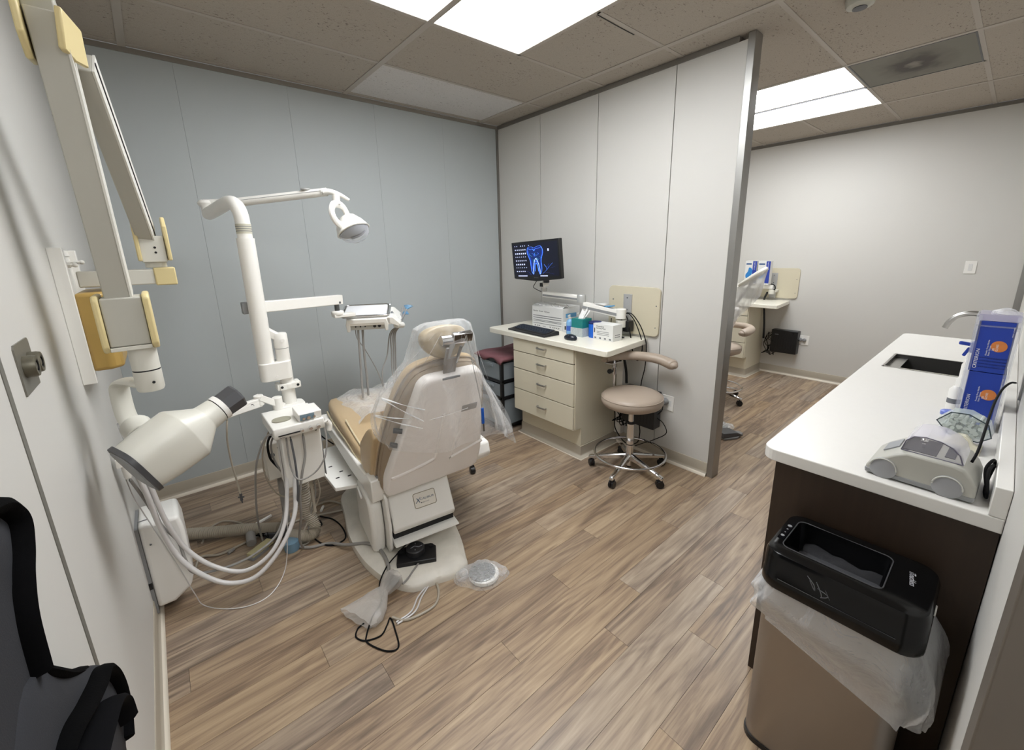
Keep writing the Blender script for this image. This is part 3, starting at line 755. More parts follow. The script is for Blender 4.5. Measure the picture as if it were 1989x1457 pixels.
# delivery arm to the right
q = MB(); q.box(0.556, 0.600, 2.475, 2.52, 1.300, 1.358); q.build('arm_stub', GREYP, un, bev=0.004)
MB().bar((0.60, 2.50, 1.327), (1.118, 2.74, 1.305), 0.045, 0.058).build('tray_arm', WHITEM, un, bev=0.004)
q = MB(); q.cyl((1.088, 2.73, 1.28), (1.088, 2.73, 1.235), 0.015); q.build('tray_pivot', mat('pivot_metal', '#6a6c6c', 0.3, 0.8), un)
MB().ball((1.10, 2.715, 1.289), 0.011).build('pivot_knob', DGREY, un)
q = MB(); q.lathe([(0.036, 1.212), (0.038, 1.216), (0.038, 1.232), (0.033, 1.238)], (1.088, 2.73, 0)); q.box(1.06, 1.19, 2.70, 2.765, 1.195, 1.218)
q.build('tray_link', WHITEM, un, bev=0.004)
# ---------------- delivery head with instrument tray (hangs from the tray arm)
TX = Vector((0.88, -0.47, 0)).normalized(); TY = Vector((0.47, 0.88, 0)).normalized(); TO = Vector((1.315, 2.82, 1.200))
TM = Matrix.Translation(TO) @ Matrix(((TX.x, TY.x, 0, 0), (TX.y, TY.y, 0, 0), (0, 0, 1, 0), (0, 0, 0, 1))) @ Matrix.Rotation(math.radians(12), 4, 'X')
q = MB(TM); q.prism([(-0.135, -0.05), (-0.125, -0.012), (0.125, -0.012), (0.135, -0.05), (0.130, -0.100), (0.112, -0.100), (0.106, -0.045), (-0.106, -0.045), (-0.112, -0.100), (-0.13, -0.100)], 'y', -0.12, -0.10)
q.box(-0.128, 0.150, -0.115, 0.11, -0.060, -0.010)
dh = q.build('delivery_head', WHITEM, un, bev=0.005)
MB(TM).box(-0.108, 0.108, -0.108, -0.098, -0.090, -0.040).build('socket_panel', mat('panel_grey_white', '#a9a79f', 0.4), dh)
q = MB(TM)
for x, r_ in ((-0.075, .004), (-0.045, .004), (-0.015, .004), (0.045, .009), (0.075, .009)): q.cyl((x, -0.1085, -0.066), (x, -0.112, -0.066), r_ * 1.15)
q.build('socket', BLACKM, dh)
q = MB(TM); q.prism([(-0.01, 0.13), (-0.05, 0.13), (-0.05, 0.205), (-0.03, 0.205)], 'y', -0.10, 0.10)
dl_ = MB(TM); dl_.loft([[(0.128, y, -0.045), (0.128, y, -0.008), (0.165, y, -0.008), (0.215, y, -0.062), (0.200, y, -0.075), (0.150, y, -0.055)] for y in (-0.115, 0.10)])
dl_.build('handpiece_ledge', WHITEM, dh, bev=0.004)
# stainless instrument tray with a paper liner
tr = thing('instrument_tray', TO + Vector((0, 0, -0.008)), 'steel instrument tray with white paper liner on the delivery head', 'tray')
Mt = TM @ Matrix.Translation((-0.01, 0.01, 0.0))
MB(Mt).prism(rrect(0.30, 0.22, 0.03), 'z', -0.009, -0.005).build('tray_base', STEEL, tr)
MB(Mt).tube([(x, y, 0.004) for x, y in rrect(0.305, 0.225, 0.032)], 0.0065, seg=10, closed=True, sm=False).build('tray_rim', CHROME, tr)
MB(Mt).prism(rrect(0.27, 0.19, 0.014), 'z', -0.005, 0.0075).build('paper_liner', mat('white_liner', '#f4f5f8', 0.6, var=0.01), tr)
# handpiece holder with instruments
q = MB(); q.tube([(1.445, 2.70, 1.165), (1.475, 2.72, 1.145), (1.505, 2.75, 1.130)], 0.013, seg=10); q.cyl((1.462, 2.715, 1.10), (1.530, 2.765, 1.085), 0.021); q.cyl((1.50, 2.745, 1.10), (1.508, 2.75, 1.145), 0.014)
q.build('holder_bracket', WHITEM, dh, bev=0.002)
for k, (a, b_, mt_) in enumerate((((1.50, 2.74, 1.09), (1.553, 2.79, 1.20), GREYP), ((1.515, 2.76, 1.11), (1.60, 2.82, 1.185), GREYP), ((1.49, 2.735, 1.12), (1.44, 2.72, 1.195), GREYP))):
    hp_ = thing('handpiece', a, ('grey slim dental handpiece standing upright in the tray holder', 'grey dental syringe in blue plastic sleeve leaning right in holder', 'grey dental handpiece in blue sleeve leaning left under the tray')[k], 'handpiece')
    a = Vector(a); b_ = Vector(b_)
    MB().tube([a, (a + b_) / 2, b_], lambda t: 0.009 - 0.003 * t, seg=10).build('handle', mt_, hp_)
    if k == 1:
        d = (b_ - a).normalized()
        q = MB(); s1 = d.cross(Vector((0, 0, 1))).normalized(); u1 = s1.cross(d)
        q.loft([[b_ + d * t + (s1 * math.cos(g) * (0.008 + t * 0.9) + u1 * math.sin(g) * (0.006 + t * 0.25)) for g in [2 * PI * j / 14 for j in range(14)]] for t in (-0.05, -0.02, 0.0, 0.02, 0.032)], caps=False)
        q.build('plastic_sleeve', film('blue_film', tint=(0.12, 0.35, 0.62, 1), amt=0.55, edge=0.9), hp_)
    if k == 2:
        q = MB(); q.box(-0.005, 0.0, 0, 0.01, 0, 0.01)
        MB().loft([[Vector((1.43 + 0.014 * j, 2.70 + 0.03 * i, 1.188 - 0.012 * j + 0.004 * ((i + j) % 2))) for i in range(4)] for j in range(6)], closed=False).build('plastic_sleeve', MATS['blue_film'], hp_)

# hoses of the delivery head
def hose(pts, r, mt_, lab, name='hose', cat='hose', group=None, seg=8, n=8):
    return tag(MB().tube(pts, r, seg=seg, n=n).build(name, mt_), lab, cat, group)
hose([(1.232,2.80,1.145),(1.225,2.80,1.019),(1.220,2.80,0.876),(1.203,2.77,0.726),(1.19,2.74,0.63)], 0.0075, TUBEG, 'thick grey hose hanging straight below the tray, left of the two', group=None)
hose([(1.262,2.80,1.145),(1.252,2.80,0.945),(1.245,2.78,0.75),(1.235,2.76,0.63)], 0.008, TUBEG, 'thick grey hose hanging straight below the tray, right of the two')
hose([(1.215,2.80,1.143),(1.214,2.80,1.038),(1.263,2.80,0.941),(1.316,2.78,0.80),(1.335,2.76,0.71),(1.34,2.74,0.64)], 0.0035, TUBEG, 'thin grey cable crossing diagonally from the tray to the holder hoses', 'cable', 'cable')
G_ = 'grey handpiece hoses hanging under the holder'
hose([(1.495,2.755,1.085),(1.448,2.80,1.029),(1.412,2.80,0.878),(1.36,2.78,0.787),(1.345,2.76,0.70),(1.35,2.74,0.64)], 0.0045, TUBEG, 'grey handpiece hose bowing left below the holder')
for k, dx in enumerate((0, 0.016, 0.030)):
    hose([(1.50+dx*.3,2.755,1.085),(1.456+dx,2.80,1.02),(1.447+dx,2.80,0.90),(1.43+dx,2.78,0.78),(1.42+dx,2.74,0.65)], 0.0055, TUBEG, ('grey handpiece hose, leftmost of three hanging straight under holder', 'grey handpiece hose, middle of three hanging straight under holder', 'grey handpiece hose, rightmost of three hanging straight under holder')[k], group=G_)

# ---------------- assistant's arm and suction holder (left)
q = MB(); q.bar((0.655, 2.44, 0.80), (0.545, 2.40, 0.885), 0.045, 0.032); q.cyl((0.632, 2.42, 0.79), (0.632, 2.42, 0.86), 0.024); q.cyl((0.548, 2.402, 0.84), (0.548, 2.402, 0.895), 0.022)
q.build('assistant_elbow', WHITEM, un, bev=0.004)
aa = MB().bar((0.555, 2.40, 0.858), (0.17, 2.26, 0.845), 0.030, 0.045).build('assistant_arm', WHITEM, un, bev=0.004)
MB().bar((0.54, 2.375, 0.852), (0.20, 2.25, 0.841), 0.003, 0.022).build('arm_recess', WHITEP, aa)
MB().cyl((0.512, 2.368, 0.858), (0.513, 2.364, 0.858), 0.007).build('arm_screw', BLACKM, aa)
q = MB(); q.bar((0.17, 2.26, 0.84), (0.075, 2.19, 0.79), 0.03, 0.03); q.cyl((0.024, 2.150, 0.810), (0.105, 2.185, 0.752), 0.017); q.box(0.012, 0.034, 2.13, 2.16, 0.795, 0.830)
q.build('suction_holder', WHITEM, un, bev=0.003)
sv = []
for k, (x, y) in enumerate(((0.035, 2.16), (0.058, 2.19), (0.080, 2.215))):
    h_ = thing('suction_handpiece', (x, y, 0.74), ('white suction handpiece nearest the wall, in the holder below the x-ray head', 'white suction handpiece, middle of three in the holder below the x-ray head', 'white suction handpiece, right of three in the holder below the x-ray head')[k], 'handpiece')
    MB().lathe([(0.009, 0.735), (0.012, 0.745), (0.014, 0.78), (0.010, 0.80), (0.013, 0.82), (0.011, 0.86), (0.006, 0.875)], (x, y, 0)).build('handle', WHITEM, h_)
    MB().ball((x - 0.006, y - 0.012, 0.80), 0.008).build('valve_lever', WHITEP, h_)
hose([(0.058,2.19,0.74),(0.072,2.191,0.633),(0.087,2.204,0.459),(0.124,2.198,0.286),(0.196,2.155,0.177),(0.281,2.118,0.114),(0.380,2.088,0.117),(0.491,2.090,0.206),(0.577,2.124,0.332),(0.610,2.181,0.459),(0.635,2.230,0.567),(0.65,2.25,0.70)], 0.0105, TUBEW, 'thick white suction hose sagging lowest to the floor, outer of the pair', seg=12)
hose([(0.080,2.215,0.74),(0.093,2.203,0.611),(0.111,2.200,0.469),(0.155,2.210,0.305),(0.236,2.165,0.200),(0.340,2.115,0.150),(0.451,2.095,0.200),(0.530,2.122,0.310),(0.572,2.183,0.445),(0.592,2.230,0.577),(0.605,2.25,0.70)], 0.0095, TUBEW, 'thick white suction hose of the hanging pair, inner of the pair', seg=12)
hose([(0.035,2.16,0.74),(0.060,2.215,0.60),(0.089,2.225,0.46),(0.129,2.218,0.364),(0.140,2.20,0.275),(0.161,2.182,0.200),(0.273,2.164,0.175),(0.395,2.14,0.200),(0.504,2.141,0.270),(0.570,2.21,0.42),(0.585,2.255,0.60),(0.59,2.26,0.70)], 0.006, TUBEG, 'thin grey hose running behind the two white suction hoses')
hose([(0.020,2.22,0.72),(0.030,2.24,0.60),(0.064,2.24,0.439),(0.115,2.21,0.225),(0.145,2.20,0.08),(0.166,2.20,0.006),(0.242,2.107,0.004),(0.337,2.053,0.004),(0.426,2.074,0.004),(0.501,2.140,0.050),(0.536,2.151,0.220),(0.565,2.20,0.393),(0.575,2.24,0.60),(0.58,2.25,0.70)], 0.0022, TUBEW, 'thin clear grey tube looping down onto the wooden floor', 'tube', 'cable')
dc = thing('saliva_tube', (0.394, 2.40, 0.37), 'thin beige tube with dark metal clip hanging from the white arm', 'tube')
MB().tube([(0.399,2.335,0.833),(0.388,2.33,0.77),(0.384,2.37,0.697),(0.386,2.40,0.574),(0.395,2.42,0.445),(0.398,2.42,0.385)], 0.0042, seg=8).build('tube', TUBEB, dc)
q = MB(); q.box(0.392, 0.404, 2.412, 2.426, 0.350, 0.388); q.cyl((0.385, 2.419, 0.372), (0.411, 2.419, 0.364), 0.004); q.cyl((0.398, 2.419, 0.35), (0.399, 2.419, 0.335), 0.003)
q.build('metal_clip', DGREY, dc)

# ---------------- instrument box under the post, plus controls
iu = thing('instrument_unit', (0.66, 2.20, 0.44), 'white boxy instrument control unit on the post, with cord loops', 'control unit')
q = MB(); q.prism([(2.135, 0.735), (2.125, 0.760), (2.130, 0.792), (2.42, 0.792), (2.42, 0.735)], 'x', 0.548, 0.775); hb = q.build('control_top', WHITEM, iu, bev=0.005)
MB().prism(rrect(0.085, 0.070, 0.034, cx=0.607, cy=2.24), 'z', 0.792, 0.797).build('round_pad', PEBBLE, hb)
MB().box(0.565, 0.66, 2.1225, 2.1275, 0.752, 0.757).build('slot', BLACKM, hb)
for x, r_ in ((0.668, .0065), (0.706, .008), (0.742, .008)): MB().cyl((x, 2.128, 0.762), (x, 2.110, 0.758), r_).build('control_knob', CHROME, hb)
text('Parkell', 0.009, (0.570, 2.132, 0.739), (1, 0, 0), (0, -0.3, 1), INK, hb, 'panel_lettering')
q = MB(); q.prism([(0.578, 0.44), (0.760, 0.44), (0.768, 0.735), (0.585, 0.735)], 'y', 2.195, 2.33); ub = q.build('unit_body', WHITEM, iu, bev=0.006)
MB().box(0.765, 0.769, 2.20, 2.325, 0.45, 0.73).build('side_seam', GREYP, ub)
MB().cyl((0.745, 2.194, 0.712), (0.745, 2.1925, 0.712), 0.004).build('unit_screw', BLACKM, ub)
MB().box(0.70, 0.712, 2.29, 2.30, 0.20, 0.44).build('unit_conduit', TUBEB, iu)
MB().tube([(0.790, 2.15, 0.765), (0.802, 2.15, 0.74), (0.796, 2.15, 0.71)], 0.013, seg=10).build('side_grip', WHITEM, iu)
sb_ = thing('scaler_box', (0.720, 2.20, 0.792), 'small white control box with silver knobs on top of the unit', 'control box')
q = MB(); q.prism([(2.145, 0.793), (2.138, 0.832), (2.26, 0.838), (2.26, 0.793)], 'x', 0.664, 0.770); q.build('box_body', WHITEP, sb_, bev=0.004)
MB().prism([(2.143, 0.798), (2.1375, 0.828), (2.1365, 0.828), (2.1415, 0.798)], 'x', 0.670, 0.735).build('control_panel', mat('blue_grey_panel', '#7f97a5', 0.3), sb_)
for k, x in enumerate((0.684, 0.706, 0.732)):
    MB().cyl((x, 2.14, 0.812), (x, 2.126, 0.810), 0.0085 if k == 1 else 0.006).build('knob', CHROME, sb_)
# second white box behind, lower
wb2 = thing('junction_box', (0.60, 2.62, 0.31), 'white metal junction box with a small emblem behind the unit', 'junction box')
MB().box(0.555, 0.665, 2.60, 2.70, 0.315, 0.535).build('box_body', SCUFF, wb2, bev=0.004)
q = MB(); q.cyl((0.590, 2.600, 0.468), (0.590, 2.598, 0.468), 0.014); q.build('emblem', INKG, wb2)
MB().box(0.62, 0.64, 2.598, 2.60, 0.502, 0.508).build('slot', BLACKM, wb2)
MB().box(0.60, 0.63, 2.62, 2.66, 0.0, 0.315).build('box_leg', TUBEG, wb2)
# loops of cable round the unit
hose([(0.559,2.16,0.760),(0.521,2.20,0.735),(0.476,2.26,0.600),(0.457,2.35,0.40),(0.451,2.43,0.191),(0.462,2.50,0.010)], 0.0048, TUBEG, 'grey cord curving left from the control unit down to the floor', 'cord', 'cable')
hose([(0.570,2.27,0.735),(0.552,2.38,0.640),(0.555,2.43,0.540),(0.575,2.45,0.480),(0.595,2.32,0.47)], 0.006, BLACKR, 'black cable looping behind the left side of the control unit', 'cord', 'cable')
hose([(0.588,2.27,0.735),(0.566,2.38,0.630),(0.572,2.42,0.520),(0.592,2.34,0.45)], 0.005, TUBEG, 'grey cable looping behind the left side of the control unit', 'cord', 'cable')
hose([(0.775,2.15,0.755),(0.770,2.12,0.669),(0.745,2.10,0.592),(0.690,2.10,0.530),(0.620,2.11,0.515),(0.598,2.14,0.58),(0.600,2.15,0.735)], 0.0042, TUBEG, 'grey cord making a wide loop across the front of the unit', 'cord', 'cable')
hose([(0.672,2.14,0.735),(0.668,2.14,0.62),(0.640,2.13,0.53),(0.618,2.14,0.42),(0.612,2.17,0.28),(0.60,2.24,0.12),(0.62,2.30,0.012)], 0.006, TUBEG, 'grey hose descending across the front face of the unit', seg=10)
hose([(0.616,2.14,0.735),(0.618,2.13,0.60),(0.612,2.13,0.46),(0.600,2.15,0.36)], 0.005, mat('dark_tubing', '#55565a', 0.45), 'dark hose hanging straight in front of the unit body')
hose([(0.556,2.30,0.735),(0.519,2.38,0.584),(0.527,2.45,0.403),(0.575,2.45,0.287),(0.657,2.38,0.283),(0.735,2.33,0.369),(0.770,2.29,0.499),(0.772,2.25,0.735)], 0.004, TUBEB, 'thin beige tube looping low under the whole control unit', 'cord', 'cable')
hose([(0.730,2.30,0.735),(0.775,2.36,0.66),(0.83,2.45,0.56),(0.90,2.50,0.47)], 0.004, BLACKR, 'black cord slanting from the unit toward the chair seat', 'cord', 'cable')
for k, x in enumerate((0.712, 0.722, 0.735)):
    hose([(x,2.31,0.44),(x+.01*k,2.35,0.28),(x-.02,2.38,0.16),(0.70-.03*k,2.36,0.06),(0.655,2.33,0.012),(0.60,2.34,0.010)], 0.0045, (TUBEB, TUBEG, TUBEB)[k], ('thin beige tube, leftmost in the bundle dropping under the control unit', 'thin grey tube, middle of the bundle dropping under the control unit', 'thin beige tube, rightmost in the bundle dropping under the control unit')[k], 'cord', 'cable')

# ---------------- cables and plumbing parts on the floor
hose([(0.152,2.50,0.012),(0.185,2.60,0.010),(0.26,2.56,0.008),(0.35,2.57,0.008),(0.505,2.60,0.008),(0.668,2.593,0.008),(0.778,2.562,0.008),(0.93,2.52,0.008),(0.876,2.671,0.008),(0.76,2.68,0.008)], 0.006, TUBEB, 'beige cable lying along the floor toward the chair base', 'floor_cable', 'cable')
hose([(0.20,2.74,0.008),(0.24,2.86,0.008),(0.31,2.90,0.008),(0.38,2.82,0.012),(0.42,2.70,0.02),(0.418,2.58,0.03)], 0.0055, TUBEB, 'beige cable arching on the floor to a grey plug', 'floor_cable', 'cable')
hose([(0.746,2.687,0.200),(0.756,2.697,0.060),(0.753,2.657,0.006),(0.754,2.563,0.006),(0.762,2.455,0.006),(0.688,2.445,0.006),(0.703,2.299,0.006),(0.749,2.223,0.006),(0.823,2.231,0.006),(0.845,2.335,0.006),(0.830,2.459,0.006),(0.778,2.550,0.006)], 0.0042, BLACKR, 'thin black cable looping on the floor left of the chair base', 'floor_cable', 'cable')
hose([(0.576,2.379,0.008),(0.646,2.288,0.008),(0.743,2.246,0.008),(0.80,2.14,0.03),(0.880,2.030,0.062),(0.910,1.93,0.066),(0.895,1.80,0.064),(0.862,1.730,0.060)], 0.0085, TUBEG, 'thick grey hose crossing the white chair base plate', 'floor_hose', 'hose', seg=10)
hose([(1.053,1.615,0.008),(1.026,1.536,0.006),(0.975,1.481,0.006),(0.895,1.478,0.006),(0.830,1.499,0.006),(0.795,1.543,0.012)], 0.0055, TUBEB, 'beige tube curving on the floor in front of the base plate', 'floor_cable', 'cable')
for k, d in enumerate((0.0, 0.012)):
    hose([(1.004+d,1.606,0.006),(0.937+d,1.574-d,0.006),(0.875+d,1.520-d,0.006),(0.799,1.512-d,0.006)], 0.004, TUBEW, ('thin white floor tube, inner of the pair ending at the bag', 'thin white floor tube, outer of the pair ending at the bag')[k], 'floor_cable', 'cable', 'paired white tubes by the bag')
hose([(1.075,1.90,0.19),(1.040,1.86,0.10),(0.960,1.835,0.070),(0.885,1.79,0.067),(0.815,1.715,0.062),(0.80,1.67,0.03),(0.770,1.60,0.055),(0.722,1.569,0.05),(0.676,1.536,0.006),(0.667,1.497,0.004),(0.709,1.413,0.004),(0.754,1.395,0.004),(0.779,1.478,0.004),(0.790,1.552,0.004),(0.763,1.527,0.004),(0.722,1.496,0.004),(0.663,1.516,0.004),(0.640,1.559,0.004),(0.660,1.595,0.004),(0.690,1.60,0.008)], 0.0035, BLACKR, 'thin black cable from the chair coiling on the floor below the bag', 'floor_cable', 'cable')
pg = thing('hose_fitting', (0.41, 2.53, 0), 'grey cylindrical hose fitting standing on the floor by the tubes', 'fitting')
MB().cyl((0.418, 2.60, 0.035), (0.410, 2.515, 0.026), 0.024).build('fitting_body', TUBEG, pg, bev=0.003)
MB().cyl((0.4185, 2.605, 0.036), (0.420, 2.625, 0.038), 0.010).build('fitting_neck', TUBEB, pg)
cb = thing('connector_block', (0.46, 2.44, 0), 'cream rectangular connector block lying on the floor', 'fitting')
q = MB(); q.obox((0.440, 2.445, 0.022), (0.8, 0.5, 0), (-0.5, 0.8, 0), (0, 0, 1), 0.13, 0.045, 0.022); q.build('block', mat('cream_block', '#bdb489', 0.5), cb, bev=0.002)
q = MB(); q.obox((0.425, 2.425, 0.008), (0.8, 0.5, 0), (-0.5, 0.8, 0), (0, 0, 1), 0.10, 0.04, 0.014); q.build('block_base', GREYP, cb)
cb2 = thing('power_brick', (0.56, 2.55, 0), 'small dark brick under the tangle of tubes on the floor', 'power adapter')
q = MB(); q.obox((0.54, 2.53, 0.024), (0.8, -0.5, 0), (0.5, 0.8, 0), (0, 0, 1), 0.11, 0.07, 0.035); q.build('brick_body', DGREY, cb2, bev=0.004)
cb3 = thing('blue_valve', (0.58, 2.33, 0), 'translucent blue plastic cup under the hanging hoses on the floor', 'valve')
MB().lathe([(0.0, 0.001), (0.036, 0.001), (0.040, 0.02), (0.038, 0.055), (0.030, 0.06), (0, 0.061)], (0.575, 2.345, 0)).build('valve_body', mat('blue_translucent', '#6f8ea3', 0.25), cb3)
tn = thing('cable_tangle', (0.50, 2.62, 0), 'tangle of thin black wires on the floor behind the hoses', 'cables')
random.seed(3)
for k in range(5):
    pts = [(0.47 + 0.05 * k * .6 + random.uniform(-.03, .03), 2.55 + random.uniform(-.06, .06), 0.012 + random.uniform(0, .03)) for _ in range(6)]
    MB().tube(pts, 0.0035, seg=6).build('wire', BLACKR, tn)
q = MB(); q.bar((0.455, 2.655, 0.05), (0.545, 2.69, 0.05), 0.014, 0.010); q.build('white_strip', WHITEP, tn)
tag(MB().cyl((0.300, 2.535, 0.008), (0.330, 2.555, 0.008), 0.008).build('tube_clip', TUBEG), 'small grey clip lying alone on the floor by the duct', 'clip')
tag(MB().cyl((0.800, 2.60, 0.008), (0.825, 2.64, 0.010), 0.008).build('white_stopper', WHITEP), 'small white cap on the floor left of the chair base', 'cap')
# ================================================================ DENTAL CHAIR
ch = thing('dental_chair', (1.15, 1.95, 0), 'tan reclining dental chair with white shell back, seen from behind', 'dental chair')
CM = Matrix.Translation((1.205, 1.86, 0)) @ RZ(-3)
# base plate
bp_ = catmull([(.873,1.715,0),(.935,1.620,0),(1.04,1.590,0),(1.125,1.565,0),(1.215,1.575,0),(1.245,1.625,0),(1.30,1.75,0),(1.355,1.92,0),(1.395,2.10,0),(1.40,2.40,0),(1.33,2.68,0),(1.12,2.74,0),(.95,2.66,0),(.885,2.42,0),(.835,2.20,0),(.822,1.98,0),(.840,1.82,0)], 4, True)
bc = sum(bp_, Vector()) / len(bp_)
def sc_(k, z): return [bc + (p - bc) * k + Vector((0, 0, z)) for p in bp_]
bpl = MB().loft([sc_(1.0, 0.0), sc_(1.0, 0.022), sc_(0.985, 0.036), sc_(0.90, 0.046), sc_(0.88, 0.050)]).build('base_plate', SCUFF, ch, ang=50)
# lift column and covers (slightly turned)
KM = Matrix.Translation((1.11, 1.86, 0)) @ RZ(-8)
MB(KM).box(-0.13, 0.15, 0.03, 0.50, 0.04, 0.30).build('lift_column', WHITEM, ch, bev=0.01)
MB(KM).prism([(-0.045, 0.185), (-0.062, 0.215), (0.030, 0.392), (0.060, 0.40), (0.22, 0.40), (0.22, 0.19)], 'x', -0.150, 0.185).build('front_cover', WHITEM, ch, bev=0.008)
fc = ch.children[-1]
MB(KM).prism([(-0.055, 0.128), (-0.088, 0.138), (-0.085, 0.146), (0.20, 0.160), (0.20, 0.135)], 'x', -0.155, 0.19).build('cover_lip', WHITEM, ch)
MB(KM).box(-0.148, 0.183, -0.030, 0.20, 0.145, 0.190).build('cover_gap', BLACKM, ch)
MB(KM).prism([(-0.035, 0.10), (-0.050, 0.24), (-0.020, 0.385), (0.02, 0.405), (0.30, 0.405), (0.34, 0.30), (0.34, 0.06), (0.0, 0.06)], 'x', -0.172, -0.156).build('side_cover', WHITEM, ch, bev=0.006)
MB(KM).prism([(0.04, 0.05), (0.02, 0.20), (0.04, 0.33), (0.09, 0.37), (0.30, 0.37), (0.37, 0.30), (0.38, 0.05)], 'x', -0.242, -0.174).build('pump_cover', WHITEM, ch, bev=0.025, seg=4)
MB(KM).bar((-0.250, 0.16, 0.325), (-0.246, 0.26, 0.340), 0.012, 0.014).build('pump_lever', WHITEP, ch, bev=0.004)
# badge on the front cover
fp0 = KM @ Vector((0, -0.062, 0.215)); fp1 = KM @ Vector((0, 0.030, 0.392)); fu = (fp1 - fp0).normalized(); fx = (KM.to_3x3() @ Vector((1, 0, 0))).normalized(); fn = fx.cross(fu)
bc0 = fp0 + fu * 0.108 + fx * 0.035
Mb = Matrix(((fx.x, fu.x, fn.x, bc0.x), (fx.y, fu.y, fn.y, bc0.y), (fx.z, fu.z, fn.z, bc0.z), (0, 0, 0, 1)))
bd = MB(Mb).prism(rrect(0.118, 0.075, 0.010), 'z', 0.0, 0.0025).build('badge', mat('badge_plate', '#e2ddd2', 0.4), ch)
q = MB(Mb); q.tube([(x, y, 0.003) for x, y in rrect(0.118, 0.075, 0.010)], 0.0016, seg=6, closed=True, sm=False); q.build('badge_rim', mat('badge_rim', '#8c836c', 0.4, 0.4), bd)
text('X', 0.036, bc0 + fx * -0.053 + fu * -0.012 + fn * 0.003, fx, fu, mat('badge_blue', '#33506c', 0.5), bd, 'badge_lettering', shear=0.3)
text('-CALIBUR', 0.015, bc0 + fx * -0.034 + fu * -0.002 + fn * 0.003, fx, fu, MATS['badge_blue'], bd, 'badge_lettering', maxw=0.082, shear=0.2)
text('BELMONT', 0.006, bc0 + fx * -0.016 + fu * -0.018 + fn * 0.003, fx, fu, INK, bd, 'badge_lettering', maxw=0.036)
MB(Mb).box(-0.024, -0.019, -0.018, -0.013, 0.0025, 0.0035).build('badge_mark', INK, bd)
# seat frame arms
def arm_frame(x0, x1, name='seat_arm'):
    prof = [(0.07, 0.375), (0.04, 0.405), (0.04, 0.465), (0.06, 0.475), (1.00, 0.535), (1.02, 0.50), (0.98, 0.47), (0.40, 0.39)]
    return MB(CM).prism(prof, 'x', x0, x1).build(name, WHITEM, ch, bev=0.006)
arm_frame(-0.315, -0.235)
MB(CM).prism([(0.03, 0.36), (0.02, 0.40), (0.02, 0.485), (0.10, 0.50), (0.10, 0.36)], 'x', -0.318, -0.222).build('arm_end', WHITEM, ch, bev=0.006)
MB(CM).box(-0.285, -0.20, 0.03, 0.13, 0.475, 0.497).build('hinge_pad', mat('hinge_grey', '#8b8a88', 0.5), ch, bev=0.006)
MB(CM).prism([(0.05, 0.375), (0.03, 0.41), (0.05, 0.475), (0.22, 0.50), (0.55, 0.49), (0.55, 0.40), (0.30, 0.37)], 'x', 0.235, 0.405).build('arm_bracket', WHITEM, ch, bev=0.012)
arm_frame(0.235, 0.30)
MB(CM).box(-0.235, 0.235, 0.10, 0.95, 0.40, 0.47).build('seat_frame', WHITEM, ch, bev=0.01)
# seat cushion : loft of cross sections along local y
def seat_sec(y, zt, hw, th, dip):
    R = []
    prof = [(-1.0, -0.75), (-1.02, -0.30), (-0.985, 0.0), (-0.90, 0.05), (-0.75, 0.02), (-0.55, -dip), (0, -dip * 1.25), (0.55, -dip), (0.75, 0.02), (0.90, 0.05), (0.985, 0.0), (1.02, -0.30), (1.0, -0.75), (0.8, -1.0), (0, -1.0), (-0.8, -1.0)]
    for a, b_ in prof: R.append(CM @ Vector((a * hw, y, zt + b_ * th)))
    return R
secs = [seat_sec(0.035, .470, .17, .05, .1), seat_sec(0.05, .500, .24, .085, .15), seat_sec(0.20, .515, .285, .11, .35), seat_sec(0.40, .560, .292, .12, .4), seat_sec(0.58, .600, .292, .12, .3), seat_sec(0.80, .605, .282, .115, .15), seat_sec(1.00, .600, .262, .10, .05), seat_sec(1.12, .590, .23, .09, 0), seat_sec(1.16, .57, .18, .05, 0)]
st = MB().loft(secs).build('seat_cushion', TAN, ch, sub=1, ang=80)
MB().tube([CM @ Vector(p) for p in ((-0.240, 0.10, .512), (-0.258, 0.25, .535), (-0.262, 0.42, .575), (-0.258, 0.60, .612))], 0.0055, seg=8).build('seat_piping', PIPING, st)
MB().tube([CM @ Vector(p) for p in ((-0.15, 0.05, .505), (-0.22, 0.045, .492), (-0.262, 0.06, .487), (-0.282, 0.14, .480), (-0.293, 0.30, .490), (-0.297, 0.50, .530), (-0.294, 0.75, .548), (-0.272, 1.0, .545))], 0.0045, seg=8).build('seat_piping', PIPING, st)
MB(CM).prism(rrect(0.11, 0.075, 0.03, cx=0.02, cy=0.62), 'z', 0.575, 0.612).build('headroll_pad', mat('tan_dark_vinyl', '#b08a54', 0.4), ch, bev=0.012)
# back: inclined frame, local (a, u) with O at the bottom of the shell
OB = CM @ Vector((0.0, -0.01, 0.40))
bX = (CM.to_3x3() @ Vector((1, 0, 0))).normalized()
bU = (CM.to_3x3() @ Vector((0, -0.375, 0.927))).normalized()
bN = bX.cross(bU).normalized()          # points to the rear (towards the camera)
if bN.y > 0: bN = -bN
def BP(a, u, n=0.0): return OB + bX * a + bU * u + bN * n
def outs(pts): return [(x, y) for x, y in pts]
def outl(pts, k=4): return [(p[0], p[1]) for p in catmull([(x, y, 0) for x, y in pts], k, True)]
def roundpoly(pts, rs, n=5):
    out = []
    m_ = len(pts)
    for i in range(m_):
        p = Vector(pts[i]); a = (Vector(pts[i - 1]) - p); b_ = (Vector(pts[(i + 1) % m_]) - p); r_ = rs[i]
        pa = p + a.normalized() * r_; pb = p + b_.normalized() * r_
        for k in range(n + 1):
            t = k / n; out.append(tuple(pa * (1 - t) ** 2 + p * 2 * t * (1 - t) + pb * t * t))
    return out
